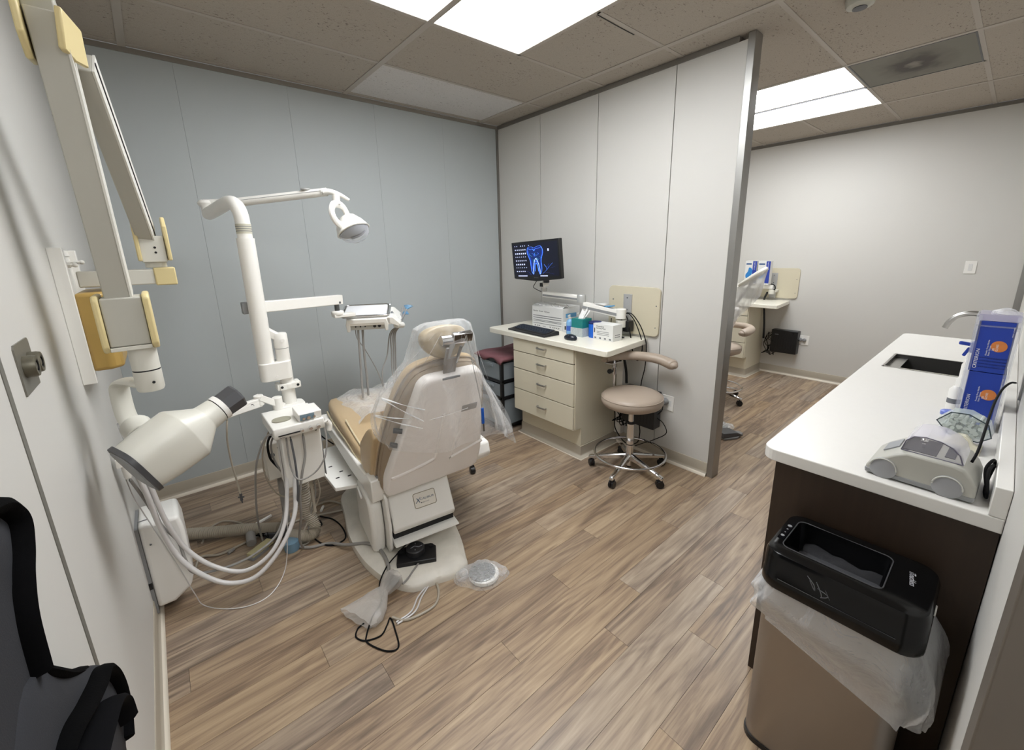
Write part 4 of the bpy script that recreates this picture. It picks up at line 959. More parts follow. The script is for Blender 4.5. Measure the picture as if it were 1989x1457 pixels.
so = roundpoly([(-0.262, 0.0), (0.262, 0.0), (0.270, 0.13), (0.168, 0.702), (-0.142, 0.702), (-0.270, 0.13)], [0.03, 0.04, 0.05, 0.05, 0.06, 0.05])
def layer(out, k, n, cy=0.33): return [BP(x * k, cy + (y - cy) * k, n) for x, y in out]
shl = MB().loft([layer(so, 1.0, -0.03), layer(so, 1.0, 0.0), layer(so, 0.99, 0.013), layer(so, 0.965, 0.019), layer(so, 0.93, 0.020)]).build('back_shell', SHELL, ch, ang=60)
# embossed ribs
def rib(pts, r=0.007, nm='shell_rib'): MB().tube([BP(a, u, 0.018) for a, u in pts], r, seg=8, flat=1).build(nm, SHELL, shl)
rib([(-0.240, 0.150), (-0.232, 0.142), (-0.12, 0.160), (-0.035, 0.182), (-0.022, 0.205), (-0.018, 0.26), (-0.012, 0.48)], 0.010)
rib([(0.065, 0.150), (0.12, 0.166), (0.20, 0.190), (0.255, 0.208)], 0.011)
rib([(0.08, 0.16), (0.085, 0.30), (0.09, 0.46)], 0.0035)
MB().obox(BP(0.13, 0.48, 0.020), bX, bU, bN, 0.085, 0.038, 0.003).build('back_label', mat('grey_label', '#8f8984', 0.5), shl)
MB().loft([layer([(x * 0.30, 0.690 + y * 0.010) for x, y in rrect(0.30, 1.0, 0.14)], 1.0, n, 0.69) for n in (0.0, 0.0205)]).build('shell_slot', INKG, shl)
q = MB(); q.cyl(BP(-0.24, 0.42, -0.02), BP(-0.205, 0.42, 0.0), 0.012); q.cyl(BP(-0.25, 0.335, -0.02), BP(-0.222, 0.335, 0.0), 0.012); q.build('shell_screw', BLACKM, shl)
# back cushion (two layers)
c_out = [(-0.275, 0.00), (-0.20, -0.03), (0.0, -0.035), (0.20, -0.03), (0.275, 0.00), (0.290, 0.10), (0.280, 0.30), (0.245, 0.53), (0.195, 0.675), (0.10, 0.720), (-0.07, 0.720), (-0.165, 0.675), (-0.225, 0.53), (-0.270, 0.30), (-0.285, 0.10)]
co = outl(c_out, 4)
MB().loft([layer(co, 0.92, -0.028), layer(co, 0.96, -0.034), layer(co, 0.965, -0.075), layer(co, 0.97, -0.092)]).build('back_cushion_rear', TAUPE, ch, ang=70)
bcush = MB().loft([layer(co, 0.985, -0.092), layer(co, 1.00, -0.100), layer(co, 1.00, -0.118), layer(co, 0.98, -0.135), layer(co, 0.90, -0.148), layer(co, 0.70, -0.142)]).build('back_cushion', TAN, ch, ang=80)
for n, k in ((-0.092, 0.985), (-0.060, 0.968)):
    MB().tube(layer(co, k, n), 0.0035, seg=6, closed=True, sm=False).build('cushion_seam', TAUPE, bcush)
# lower wings of the back cushion beside the seat
for sx in (-1, 1):
    pts = [(-0.02, -0.20), (-0.04, -0.12), (0.10, -0.10), (0.30, -0.11), (0.34, -0.15), (0.30, -0.20), (0.12, -0.29), (0.02, -0.27)]
    MB().loft([[BP(sx * a, u, n) for u, n in pts] for a in (0.205, 0.245, 0.285, 0.297)] + [[BP(sx * 0.303, 0.12 + (u - 0.12) * 0.85, -0.17 + (n + 0.17) * 0.8) for u, n in pts]]).build('cushion_wing', TAN, ch, bev=0.01, sub=1, ang=80)
# headrest
MB().loft([[BP(a, u, n) for a, n in ((-0.030, -0.012), (0.030, -0.012), (0.030, -0.004), (-0.030, -0.004))] for u in (0.60, 0.78)]).build('headrest_blade', mat('blade_metal', '#8e8782', 0.35, 0.7), ch)
hm = BP(0.02, 0.80, -0.02)
q = MB()
for sx in (-0.028, 0.028): q.bar(BP(sx, 0.75, -0.008), BP(sx * 1.2 + 0.01, 0.835, -0.01), 0.012, 0.010)
q.build('headrest_fork', mat('fork_metal', '#93908d', 0.3, 0.7), ch)
Hc = Vector((1.215, 1.56, 1.175))
q = MB(); q.cyl(Vector((1.155, 1.588, 1.205)), Vector((1.275, 1.575, 1.205)), 0.024, seg=16); hk = q.build('headrest_hinge', CHROME, ch, bev=0.002)
q = MB(); q.bar((1.190, 1.60, 1.12), (1.225, 1.575, 1.215), 0.040, 0.020); q.build('headrest_strut', STEEL, ch, bev=0.003)
MB().obox((1.250, 1.562, 1.215), (1, -0.1, 0), (0.1, 1, 0.3), (0, -0.3, 1), 0.095, 0.030, 0.042).build('headrest_lock', CHROME, ch, bev=0.003)
hr = MB().loft([[Vector((1.197, 1.625, 1.200)) + bX * (0.112 * k * math.cos(t)) + Vector((0, 0.08, 0.997)) * (0.076 * k * math.sin(t) + (0.010 * k * math.cos(2 * t))) + Vector((0, 0.99, -0.08)) * n for t in [2 * PI * j / 28 for j in range(28)]] for k, n in ((0.55, -0.018), (0.92, -0.020), (1.0, -0.005), (1.0, 0.02), (0.95, 0.045), (0.7, 0.055))]).build('headrest', TAN, ch, ang=80)
hr.data.materials[0] = mat('headrest_vinyl', '#aa9878', 0.4, bump=0.1, bscale=200)

# unit bracket plate between chair and unit
bk = MB().prism([(0.80, 2.20), (0.90, 2.16), (1.00, 2.20), (1.00, 2.74), (0.84, 2.74), (0.80, 2.62)], 'z', 0.330, 0.352)
bkp = bk.build('unit_bracket', WHITEM, ch, bev=0.003)
q = MB()
for (x, y) in ((0.845, 2.30), (0.885, 2.36), (0.855, 2.46), (0.905, 2.28)): q.prism([(p[0], p[1]) for p in rrect(0.022, 0.012, 0.0055, cx=x, cy=y)], 'z', 0.352, 0.3528)
q.build('bracket_hole', BLACKM, bkp)

# plastic film over headrest and back
random.seed(11)
def wr(i, j, s=0.012): return s * (math.sin(i * 1.9 + j * 0.7) + 0.6 * math.sin(i * 0.6 - j * 1.7) + 0.5 * math.sin(j * 2.9 + i * .3))
def film_tent(name, cx, cy, dx=0, tipx=0.30, tipz=-0.30):
    rings_ = [  # z, half width left, half width right, front depth, back depth, y centre
        (1.285, .045, .055, .02, .02, 1.60), (1.282, .10, .11, .04, .035, 1.605), (1.262, .135, .145, .055, .055, 1.61), (1.20, .152, .158, .07, .085, 1.61),
        (1.12, .175, .168, .08, .10, 1.62), (1.04, .245, .190, .11, .115, 1.64), (0.97, .300, .220, .13, .155, 1.66), (0.90, .315, .265, .14, .185, 1.68), (0.84, .315, .30, .14, .205, 1.69), (0.775, .31, .345, .13, .225, 1.70), (0.73, .30, .37, .13, .232, 1.705)]
    G = []
    n = 72
    for i, (z, wl_, wr_, fd, bd_, yc_) in enumerate(rings_):
        row = []
        for j in range(n):
            t = 2 * PI * j / n
            c, s_ = math.cos(t), math.sin(t)
            e = 2.6; rr = (abs(c) ** e + abs(s_) ** e) ** (-1 / e)
            xx = (wr_ if c > 0 else wl_) * c * rr
            yy = (fd if s_ > 0 else bd_) * s_ * rr
            amp = 0.010 * min(1, i / 5)
            k = wr(j * 0.55, i * 0.35, amp)
            zz = z
            if i >= 6:      # hem drops towards the right tip
                f = (i - 6) / 4.0
                tip = max(0, c) ** 3 * (0.5 + 0.5 * max(0, -s_ + 0.6))
                zz += f * tip * -0.145
                xx += f * tip * 0.045
                zz += f * 0.03 * max(0, -c) + f * wr(j * 0.3, 2, 0.006)
            row.append(Vector((cx + xx * (1 + k * 3), cy + (yc_ - 1.62) + yy + k, zz)))
        G.append(row)
    q_ = MB(); q_.loft(G, True, False)
    top = len(q_.v)
    q_.f.append(tuple(range(n))[::-1])
    return q_.build(name, FILM)
fl = film_tent('plastic_cover', 1.195, 1.645)
tag(fl, 'clear plastic cover draped over headrest and back of the tan chair', 'plastic cover')
# hanging tail at the right and pull lines in the film
q = MB(); G = []
A0, A1, B0, B1 = Vector((1.355, 1.555, 0.985)), Vector((1.425, 1.56, 0.715)), Vector((1.405, 1.66, 0.99)), Vector((1.608, 1.650, 0.548))
for i in range(15):
    u = i / 14; row = []
    a = A0.lerp(A1, u); b_ = B0.lerp(B1, u) + Vector((0.035 * math.sin(PI * u), 0, 0))
    for j in range(13):
        v = j / 12; p = a.lerp(b_, v)
        p += Vector((0.2, -1, 0)).normalized() * (0.016 * math.sin(v * 13 + u * 2.5) * (0.3 + u) + 0.008 * math.sin(v * 29 + u * 6))
        row.append(p)
    G.append(row)
q.grid(G); q.build('cover_tail', FILMC, fl, ang=80)
for (p0, p1) in (((1.13, 1.60, 1.235), (0.955, 1.73, 1.02)), ((1.16, 1.585, 1.24), (1.02, 1.66, 1.00)), ((1.27, 1.55, 1.24), (1.35, 1.55, 0.90)), ((1.30, 1.57, 1.24), (1.44, 1.58, 0.84)), ((1.24, 1.53, 1.24), (1.31, 1.51, 0.95)), ((1.06, 1.56, 0.87), (1.22, 1.50, 0.90))):
    p0 = Vector(p0); p1 = Vector(p1)
    MB().tube([p0, p0.lerp(p1, .5) + Vector((0, -0.006, 0)), p1], lambda t: 0.0014 + 0.0008 * math.sin(t * 7), seg=5, flat=0.5).build('pull_line', FILMC, fl)
# bunched cords of film round the back
tw_ = thing('film_bands', (1.0, 1.75, 0.85), 'twisted clear film stretched across the left side of the chair back', 'plastic film')
for k, (p0, p1) in enumerate((((0.93, 1.75, 0.955), (1.06, 1.60, 0.905)), ((0.93, 1.75, 0.95), (1.055, 1.61, 0.85)), ((0.90, 1.77, 0.87), (1.05, 1.615, 0.815)), ((0.90, 1.77, 0.875), (1.02, 1.65, 0.86)))):
    p0 = Vector(p0); p1 = Vector(p1)
    MB().tube([p0, (p0 + p1) / 2 + Vector((0, -0.006, -0.004)), p1], lambda t: 0.0035 + 0.002 * math.sin(t * 9 + k), seg=6, flat=0.5).build('film_strand', FILMB, tw_)
# crumpled film on the seat
q = MB(); G = []
for i in range(26):
    row = []
    for j in range(22):
        u, v = i / 25, j / 21
        x = -0.20 + 0.50 * v + 0.03 * math.sin(u * 6)
        y = 0.56 + 0.60 * u
        z = 0.612 + 0.016 * math.sin(u * 9 + v * 4) * math.sin(v * 8 - u * 3) + 0.009 * math.sin(u * 23 + v * 17) + 0.014 * math.sin(PI * v) - (0.10 if v < 0.001 else 0) * 0
        if v < 0.12: z -= (0.12 - v) * 0.35
        if u > 0.93: z -= (u - 0.93) * 0.9
        row.append(CM @ Vector((x, y, z)))
    G.append(row)
q.grid(G)
tag(q.build('seat_film', FILMS, ang=80), 'crumpled clear plastic film lying over the foot end of the chair seat', 'plastic film')
# bib chain with blue clip
bc_ = thing('bib_chain', (1.275, 1.42, 0.78), 'thin bib chain with blue and metal clip hanging behind headrest', 'bib chain')
q = MB()
p0 = Vector((1.262, 1.545, 1.225)); p1 = Vector((1.268, 1.455, 0.900))
for k in range(56):
    q.ball(tuple(p0.lerp(p1, k / 55.0)), 0.0028, seg=6, rings=4)
q.build('chain', STEEL, bc_)
MB().bar((1.268, 1.455, 0.900), (1.268, 1.453, 0.825), 0.013, 0.008, up=(0, 1, 0)).build('blue_sleeve', BLUEP, bc_, bev=0.002)
MB().bar((1.268, 1.453, 0.825), (1.269, 1.452, 0.788), 0.009, 0.006, up=(0, 1, 0)).build('clip', STEEL, bc_)

# foot controls
fcn = thing('foot_control', (1.035, 1.765, 0.048), 'black foot control with round raised dial on the white base plate', 'foot pedal')
FM = Matrix.Translation((1.035, 1.765, 0.048)) @ RZ(-28)
MB(FM).prism([(-0.098, -0.055), (0.098, -0.055), (0.100, 0.045), (0.075, 0.070), (0.035, 0.070), (-0.04, 0.070), (-0.075, 0.070), (-0.098, 0.045)], 'z', 0.0, 0.024).build('pedal_body', BLACKP, fcn, bev=0.004)
MB(FM).lathe([(0.047, 0.02), (0.047, 0.050), (0.042, 0.055), (0, 0.056)], (-0.005, 0.018, 0)).build('dial', mat('dial_black', '#232325', 0.45), fcn)
dl2 = fcn.children[-1]
q = MB(FM)
for (a, b_) in (((-0.028, 0.008), (-0.008, 0.022)), ((-0.008, 0.022), (0.012, 0.010)), ((0.012, 0.010), (0.030, 0.020)), ((-0.005, 0.035), (-0.005, 0.045)), ((-0.005, -0.012), (-0.005, -0.004))):
    q.bar((a[0], a[1], 0.0565), (b_[0], b_[1], 0.0565), 0.004, 0.001)
q.build('dial_print', mat('dial_grey_print', '#8d8f94', 0.6), dl2)
q = MB(FM); q.lathe([(0.013, 0.02), (0.013, 0.029), (0, 0.03)], (-0.078, 0.03, 0)); q.lathe([(0.013, 0.02), (0.013, 0.029), (0, 0.03)], (0.075, 0.045, 0)); q.build('pedal_button', BLACKM, fcn)
hose([(1.02,1.715,0.058),(0.975,1.690,0.054),(0.935,1.665,0.050),(0.90,1.65,0.050)], 0.0045, TUBEG, 'short grey cord leaving the front of the black foot control', 'cord', 'cable')
# bagged round foot pedal
rp = thing('round_foot_pedal', (1.245, 1.478, 0), 'round silver foot pedal wrapped in clear plastic bag on the floor', 'foot pedal')
MB().lathe([(0.0, 0.001), (0.070, 0.001), (0.076, 0.010), (0.074, 0.022), (0.068, 0.026)], (1.250, 1.475, 0), seg=36).build('pedal_base', WHITEP, rp)
MB().lathe([(0.066, 0.022), (0.066, 0.032), (0.060, 0.034), (0.0, 0.030)], (1.243, 1.480, 0), seg=36).build('pedal_disc', mat('pedal_silver', '#8f9292', 0.25, 0.85), rp)
q = MB(); G = []
for i in range(7):
    k = (0.35, 0.8, 1.02, 1.12, 1.16, 1.2, 1.22)[i]; z = (0.040, 0.039, 0.034, 0.022, 0.012, 0.006, 0.004)[i]
    row = []
    for j in range(48):
        t = 2 * PI * j / 48
        rx = 0.078 + (0.045 * max(0, math.cos(t - PI * 0.80)) ** 6 + 0.03 * max(0, math.cos(t + 0.5)) ** 8 if i > 2 else 0)
        row.append(Vector((1.246 + k * rx * math.cos(t) * (1 + 0.03 * math.sin(7 * t)), 1.477 + k * rx * math.sin(t), z + (0.003 * math.sin(11 * t) if i < 5 else 0))))
    G.append(row)
q.loft(G, True, False); q.f.append(tuple(range(48))[::-1]); q.build('plastic_bag', film('shiny_film', amt=0.20, edge=0.65, rough=0.1, wr=30), rp)
q = MB(); q.ball((1.168, 1.535, 0.028), 0.024, (1, 1, 0.9)); q.build('bag_knot', FILMC, rp)
# bagged handpiece on the floor
bg = thing('bagged_pedal', (0.75, 1.62, 0), 'cloudy plastic bag tied round a black foot switch, on the floor', 'plastic bag')
q = MB()
ra = [  # along bag from open end to tied neck to head
 (0.655, 1.66, 0.030, .085, .028), (0.680, 1.655, 0.034, .088, .032), (0.715, 1.655, 0.036, .080, .034), (0.760, 1.665, 0.038, .062, .034), (0.800, 1.675, 0.042, .036, .028), (0.825, 1.680, 0.046, .024, .024), (0.850, 1.685, 0.052, .032, .030), (0.885, 1.690, 0.056, .045, .034), (0.915, 1.695, 0.058, .044, .03), (0.935, 1.70, 0.058, .02, .02)]
ra = [(0.665,1.625,.030,.095,.024),(0.690,1.620,.033,.098,.030),(0.725,1.628,.036,.088,.034),(0.765,1.645,.040,.066,.036),(0.797,1.662,.044,.040,.032),(0.815,1.672,.047,.026,.026),(0.835,1.683,.050,.036,.032),(0.865,1.697,.062,.052,.040),(0.890,1.705,.062,.048,.036),(0.905,1.71,.06,.02,.02)]
dirv = Vector((0.90, 0.35, 0)).normalized(); sd = Vector((-dirv.y, dirv.x, 0))
for i, (x, y, z, a, b_) in enumerate(ra):
    pass
rings_ = [[Vector((x, y, z)) + sd * (a * math.cos(t) * (1 + 0.06 * math.sin(5 * t + i))) + Vector((0, 0, 1)) * max(-z + 0.002, b_ * math.sin(t) + 0.004 * math.sin(9 * t + i * 2)) for t in [2 * PI * j / 40 for j in range(40)]] for i, (x, y, z, a, b_) in enumerate(ra)]
q.loft(rings_, True, False); q.build('bag', film('grey_bag_film', tint=(0.66, 0.62, 0.58, 1), amt=0.38, edge=0.85, wr=8), bg)
MB().obox((0.868, 1.697, 0.055), (0.9, 0.35, 0), (-0.35, 0.9, 0), (0, 0, 1), 0.045, 0.06, 0.04).build('switch', BLACKP, bg, bev=0.005)

cs_ = thing('caster_wheel', (1.78, 2.34, 0), 'black caster wheel on the floor showing beneath right side of shell', 'caster')
MB().cyl((1.763, 2.345, 0.027), (1.797, 2.335, 0.027), 0.027).build('wheel', BLACKP, cs_, bev=0.004)
MB().box(1.768, 1.792, 2.33, 2.37, 0.045, 0.066).build('fork', BLACKP, cs_, bev=0.003)
# ================================================================ DESK UNIT AGAINST THE PARTITION
def cabinet(lab):
    t = thing('drawer_cabinet', (2.72, 2.30, 0), lab, 'cabinet', None)
    q = MB(); q.prism([(2.462, 0.253), (2.53, 0.253), (2.53, 0.0), (2.982, 0.0), (2.982, 0.880), (2.462, 0.880)], 'y', 1.955, 2.635)
    q.build('cabinet_body', CREAM, t, bev=0.001, seg=1)
    zz = [0.250, 0.440, 0.620, 0.768, 0.879]
    for a, b_ in zip(zz[:-1], zz[1:]):
        d = MB().box(2.442, 2.461, 1.962, 2.633, a + 0.0035, b_ - 0.0035).build('drawer', CREAM, t, bev=0.0015)
        zc = (a + b_) / 2 + (0.005 if b_ < .5 else 0.012)
        MB().tube([(2.442, 2.245, zc), (2.424, 2.247, zc), (2.420, 2.290, zc), (2.424, 2.333, zc), (2.442, 2.335, zc)], 0.0062, seg=8, n=5, flat=1.2).build('handle', STEEL, d)
    # dark gaps behind the drawers and cove base round the plinth
    MB().box(2.4590, 2.4622, 1.965, 2.630, 0.252, 0.8795).build('drawer_gap', WALLG, t)
    prof = [(0, 0), (0.026, 0), (0.024, 0.004), (0.008, 0.02), (0.004, 0.035), (0.004, 0.100), (0, 0.101)]
    c = MB(); pth = [((2.982, 1.955), (0, -1)), ((2.53, 1.955), (-1, -1)), ((2.53, 2.635), (-1, 1)), ((2.982, 2.635), (0, 1))]
    c.loft([[Vector((p[0] + n[0] * a, p[1] + n[1] * a, b_)) for a, b_ in prof] for p, n in pth])
    c.build('plinth_cove', COVE, t, ang=60)
    c = MB(); prof2 = [(0.0, 0), (0.030, 0), (0.029, 0.0045), (0.0, 0.0050)]
    c.loft([[Vector((p[0] + n[0] * a, p[1] + n[1] * a, b_)) for a, b_ in prof2] for p, n in pth]); c.build('plinth_toe', COVE_HI, t, ang=60)
    return t
cab1 = cabinet('cream four-drawer cabinet under the desktop beside the taupe stool')
def desktop(lab):
    t = thing('desktop', (2.71, 2.31, 0.881), lab, 'desktop')
    pl = [(2.982, 1.712), (2.955, 1.700)] + [(2.455 + 0.0, 1.655), (2.435, 1.662), (2.424, 1.685)] + [(2.424, 2.925), (2.435, 2.950), (2.46, 2.96), (2.982, 2.96)]
    MB().prism(pl, 'z', 0.881, 0.923).build('desk_slab', CREAM2, t, bev=0.004)
    return t
dt1 = desktop('cream laminate desktop along the partition holding keyboard and boxes')
def backboard(lab):
    t = thing('wall_board', (2.975, 1.838, 0.943), lab, 'wall board')
    def sr(k): return [(1.838 + a, 1.122 + b_) for a, b_ in rrect(0.448 - k, 0.358 - k, 0.035)]
    MB().prism(sr(0), 'x', 2.966, 2.983).build('board', mat('board_laminate', '#cbc3ac', 0.45, var=0.02), t, bev=0.003)
    q = MB(); q.box(2.955, 2.966, 1.845, 1.918, 0.940, 1.243); mp2 = q.build('mount_plate', mat('mount_silver', '#b9b9b9', 0.35, 0.4), t, bev=0.003)
    q = MB()
    for z in (1.215, 1.125): q.cyl((2.956, 1.882, z), (2.953, 1.882, z), 0.006)
    q.cyl((2.967, 2.02, 1.195), (2.963, 2.02, 1.195), 0.005); q.build('screw', INKG, mp2)
    q = MB()
    for (y, z) in ((1.64, 1.17), (1.64, 1.01)): q.cyl((2.967, y, z), (2.963, y, z), 0.004)
    q.build('board_screw', INKG, t)
    return t
bb1 = backboard('cream board on the partition carrying the monitor arm mount')

# monitor arm
def monitor_arm(lab):
    t = thing('monitor_arm', (2.94, 1.88, 0.95), lab, 'monitor arm')
    q = MB(); q.box(2.885, 2.960, 1.845, 1.915, 1.005, 1.045); q.cyl((2.885, 1.88, 1.0), (2.885, 1.88, 1.055), 0.040); q.build('wall_joint', XBEIGE, t, bev=0.003)
    MB().lathe([(0.040, 1.066), (0.040, 1.135), (0.034, 1.140), (0, 1.141)], (2.880, 1.882, 0)).build('joint_cap', WHITEM, t)
    a1 = MB().bar((2.880, 1.882, 1.100), (2.775, 2.160, 1.150), 0.055, 0.058).build('lower_arm', WHITEM, t, bev=0.004)
    MB().bar(Vector((2.880, 1.882, 1.093)) + Vector((-.0275, -.01, 0)), Vector((2.775, 2.160, 1.143)) + Vector((-.0275, -.01, 0)), 0.003, 0.020).build('arm_channel', GREYP, a1)
    MB().lathe([(0.036, 1.175), (0.036, 1.228), (0.030, 1.236), (0, 1.237)], (2.768, 2.178, 0)).build('elbow_cap', mat('silver_cap', '#b5b6b4', 0.3, 0.3), t)
    a2 = MB().bar((2.768, 2.178, 1.206), (2.705, 2.535, 1.222), 0.045, 0.046).build('upper_arm', WHITEM, t, bev=0.004)
    MB().bar(Vector((2.768, 2.178, 1.200)) + Vector((-.024, -.01, 0)), Vector((2.705, 2.535, 1.216)) + Vector((-.024, -.01, 0)), 0.003, 0.014).build('arm_channel', GREYP, a2)
    return t
ma1 = monitor_arm('long white jointed monitor arm over the desktop boxes')
q = MB(); q.lathe([(0.024, 1.245), (0.024, 1.270)], (2.703, 2.53, 0)); q.build('post_collar', STEEL, ma1)
q = MB(); q.cyl((2.703, 2.53, 1.27), (2.695, 2.52, 1.335), 0.013); q.cyl((2.665, 2.505, 1.305), (2.70, 2.475, 1.312), 0.020); q.bar((2.695, 2.51, 1.30), (2.690, 2.50, 1.40), 0.035, 0.018); q.build('tilt_head', WHITEP, ma1, bev=0.002)
MB().box(2.672, 2.70, 2.52, 2.55, 1.285, 1.315).build('pivot_block', BLACKP, ma1)
# monitor: slightly turned panel
mo = thing('computer_monitor', (2.63, 2.51, 1.33), 'black computer monitor showing a blue glowing tooth and desktop icons', 'monitor')
MA = Vector((2.62, 2.812, 1.344)); MBt = Vector((2.60, 2.236, 1.366))   # bottom corners
mx_ = (MBt - MA).normalized(); mn = Vector((-1, 0.035, -0.06)); mn = (mn - mx_ * mn.dot(mx_)).normalized()  # faces -x
mu = mn.cross(mx_).normalized();
if mu.z < 0: mu = -mu
MW = (MBt - MA).length; MH = 0.300
def mp3(a, b_, n=0.0): return MA + mx_ * a + mu * b_ + mn * n
q = MB()
out = [(0.0, 0.0), (0.02, -0.004), (MW / 2, -0.022), (MW - 0.02, -0.004), (MW, 0.0), (MW, MH), (0, MH)]
q.loft([[mp3(a, b_, n) for a, b_ in out] for n in (-0.035, 0.0)]); mbody = q.build('monitor_case', BLACKP, mo, bev=0.004)
MB().loft([[mp3(MW / 2 + (a - MW / 2) * 0.6, MH / 2 + (b_ - MH / 2) * 0.6, n) for a, b_ in out] for n in (-0.055, -0.03)]).build('monitor_back', BLACKP, mo, bev=0.004)
def smat(name, col, s): return mat(name, col, 0.4, var=0, emit=col, es=s)
scr = MB().loft([[mp3(a, b_, n) for a, b_ in ((0.018, 0.022), (MW - 0.018, 0.022), (MW - 0.018, MH - 0.016), (0.018, MH - 0.016))] for n in (0.0, 0.0006)]).build('screen', smat('screen_dark', '#070a1c', 0.7), mo)
def spt(u, v, n=0.0012):      # u right 0..1, v down 0..1 inside the screen
    return mp3(0.018 + u * (MW - 0.036), MH - 0.016 - v * (MH - 0.038), n)
BL1 = smat('glow_blue', '#4f86ff', 1.3); BL2 = smat('glow_deep_blue', '#16379c', 0.9); BLP = smat('glow_pale', '#a9c2ff', 1.3); ICO = smat('icon_light', '#b8bfe0', 0.9)
def gl(pts, r, m_, nm='tooth_glow', closed=False):
    MB().tube([spt(u, v) for u, v in pts], r, seg=5, n=5, closed=closed, flat=0.15).build(nm, m_, scr)
tooth = [(0.50, 0.155), (0.44, 0.115), (0.37, 0.125), (0.345, 0.20), (0.345, 0.32), (0.375, 0.44), (0.40, 0.55), (0.405, 0.70), (0.42, 0.86), (0.455, 0.95), (0.475, 0.80), (0.495, 0.64), (0.525, 0.55), (0.555, 0.64), (0.575, 0.80), (0.60, 0.95), (0.64, 0.86), (0.650, 0.70), (0.645, 0.55), (0.665, 0.42), (0.690, 0.30), (0.680, 0.18), (0.64, 0.105), (0.56, 0.115)]
# filled glow inside the crown
q = MB(); P_ = [spt(u, v, 0.0009) for u, v in [(p.x, p.y) for p in catmull([(u, v, 0) for u, v in tooth], 4, True)]]
q.loft([P_, [p + mn * 0.0001 for p in P_]]); q.build('tooth_fill', smat('tooth_inner', '#081f58', 0.9), scr)
gl(tooth, 0.0035, BL1, closed=True)
gl([(0.37, 0.16), (0.42, 0.20), (0.47, 0.18), (0.50, 0.24), (0.53, 0.18), (0.60, 0.17), (0.66, 0.15)], 0.005, BL1)
gl([(0.36, 0.22), (0.37, 0.34), (0.40, 0.46), (0.42, 0.60), (0.43, 0.80)], 0.006, BL2)
gl([(0.675, 0.22), (0.665, 0.34), (0.635, 0.48), (0.63, 0.62), (0.62, 0.80)], 0.004, BL2)
gl([(0.455, 0.94), (0.455, 0.80), (0.475, 0.62), (0.525, 0.47), (0.575, 0.62), (0.60, 0.80), (0.60, 0.94)], 0.003, BLP)
gl([(0.495, 0.86), (0.500, 0.70), (0.525, 0.62), (0.555, 0.70), (0.565, 0.86)], 0.0022, BL1)
random.seed(5)
for k in range(9):
    u, v = random.uniform(.40, .62), random.uniform(.26, .5)
    gl([(u, v), (u + random.uniform(-.04, .04), v + .04), (u + random.uniform(-.05, .05), v + .09)], 0.0016, BL1 if k % 2 else smat('glow_cyan', '#3fa7b8', 0.9))
gl([(0.66, 0.93), (0.75, 0.82), (0.82, 0.70), (0.88, 0.62)], 0.0013, BL1); gl([(0.75, 0.82), (0.74, 0.74), (0.70, 0.66)], 0.0012, BL1); gl([(0.79, 0.77), (0.86, 0.76), (0.93, 0.72)], 0.0012, BL2)
gl([(0.70, 0.90), (0.80, 0.91), (0.90, 0.95)], 0.0012, BL2); gl([(0.78, 0.78), (0.78, 0.70), (0.81, 0.64)], 0.001, BL2); gl([(0.40, 0.95), (0.34, 0.88), (0.28, 0.84)], 0.0012, BL2); gl([(0.40, 0.96), (0.32, 0.94), (0.25, 0.95)], 0.0012, BL2)
for r_, cols in enumerate((( 0, 1, 3, 4, 5, 7), (0, 1, 2, 3, 4, 5), (0, 1, 2, 3, 4, 5), (0, 1, 2, 3, 4, 5), (0, 1, 2, 3, 4, 5), (0, 1, 2, 3, 4), (0, 1, 2, 3, 4, 5), (0, 1, 2, 3, 4))):
    for c_ in cols:
        u0 = 0.045 + c_ * 0.047 + r_ * 0.001; v0 = 0.055 + r_ * 0.112
        s_ = 0.009 + 0.003 * ((r_ * 7 + c_ * 3) % 3)
        q = MB(); q.loft([[spt(u0, v0, n), spt(u0 + s_ * 1.7, v0, n), spt(u0 + s_ * 1.7, v0 + s_ * 3.0, n), spt(u0, v0 + s_ * 3.0, n)] for n in (0.0007, 0.0012)]); q.build('desktop_icon', ICO, scr, fix=False, smooth=False)
q = MB(); q.loft([[spt(0.79, 0.20, n), spt(0.82, 0.20, n), spt(0.82, 0.27, n), spt(0.79, 0.27, n)] for n in (0.0007, 0.0012)]); q.build('desktop_icon', ICO, scr)
for (a, b_) in ((0.08, 0.30), (0.60, 0.76)):
    q = MB(); q.loft([[spt(a, 0.985, n), spt(b_, 0.985, n), spt(b_, 1.015, n), spt(a, 1.015, n)] for n in (0.0007, 0.0012)]); q.build('taskbar_button', ICO, scr)
text('ViewSonic', 0.011, mp3(MW / 2 - 0.028, 0.004, 0.001), mx_, mu, INKG, mo, 'maker_lettering', maxw=0.056)
MB().loft([[mp3(a, b_, n) for a, b_ in ((MW - .215, -0.035), (MW - .165, -0.035), (MW - .165, -0.003), (MW - .215, -0.003))] for n in (-0.03, -0.005)]).build('webcam', BLACKP, mo, bev=0.004)
hose([(2.66, 2.57, 1.335), (2.68, 2.62, 1.30), (2.69, 2.645, 1.272), (2.70, 2.60, 1.25), (2.70, 2.56, 1.24)], 0.0028, BLACKR, 'thin black cable looping beneath the tooth monitor', 'cable', 'cable')

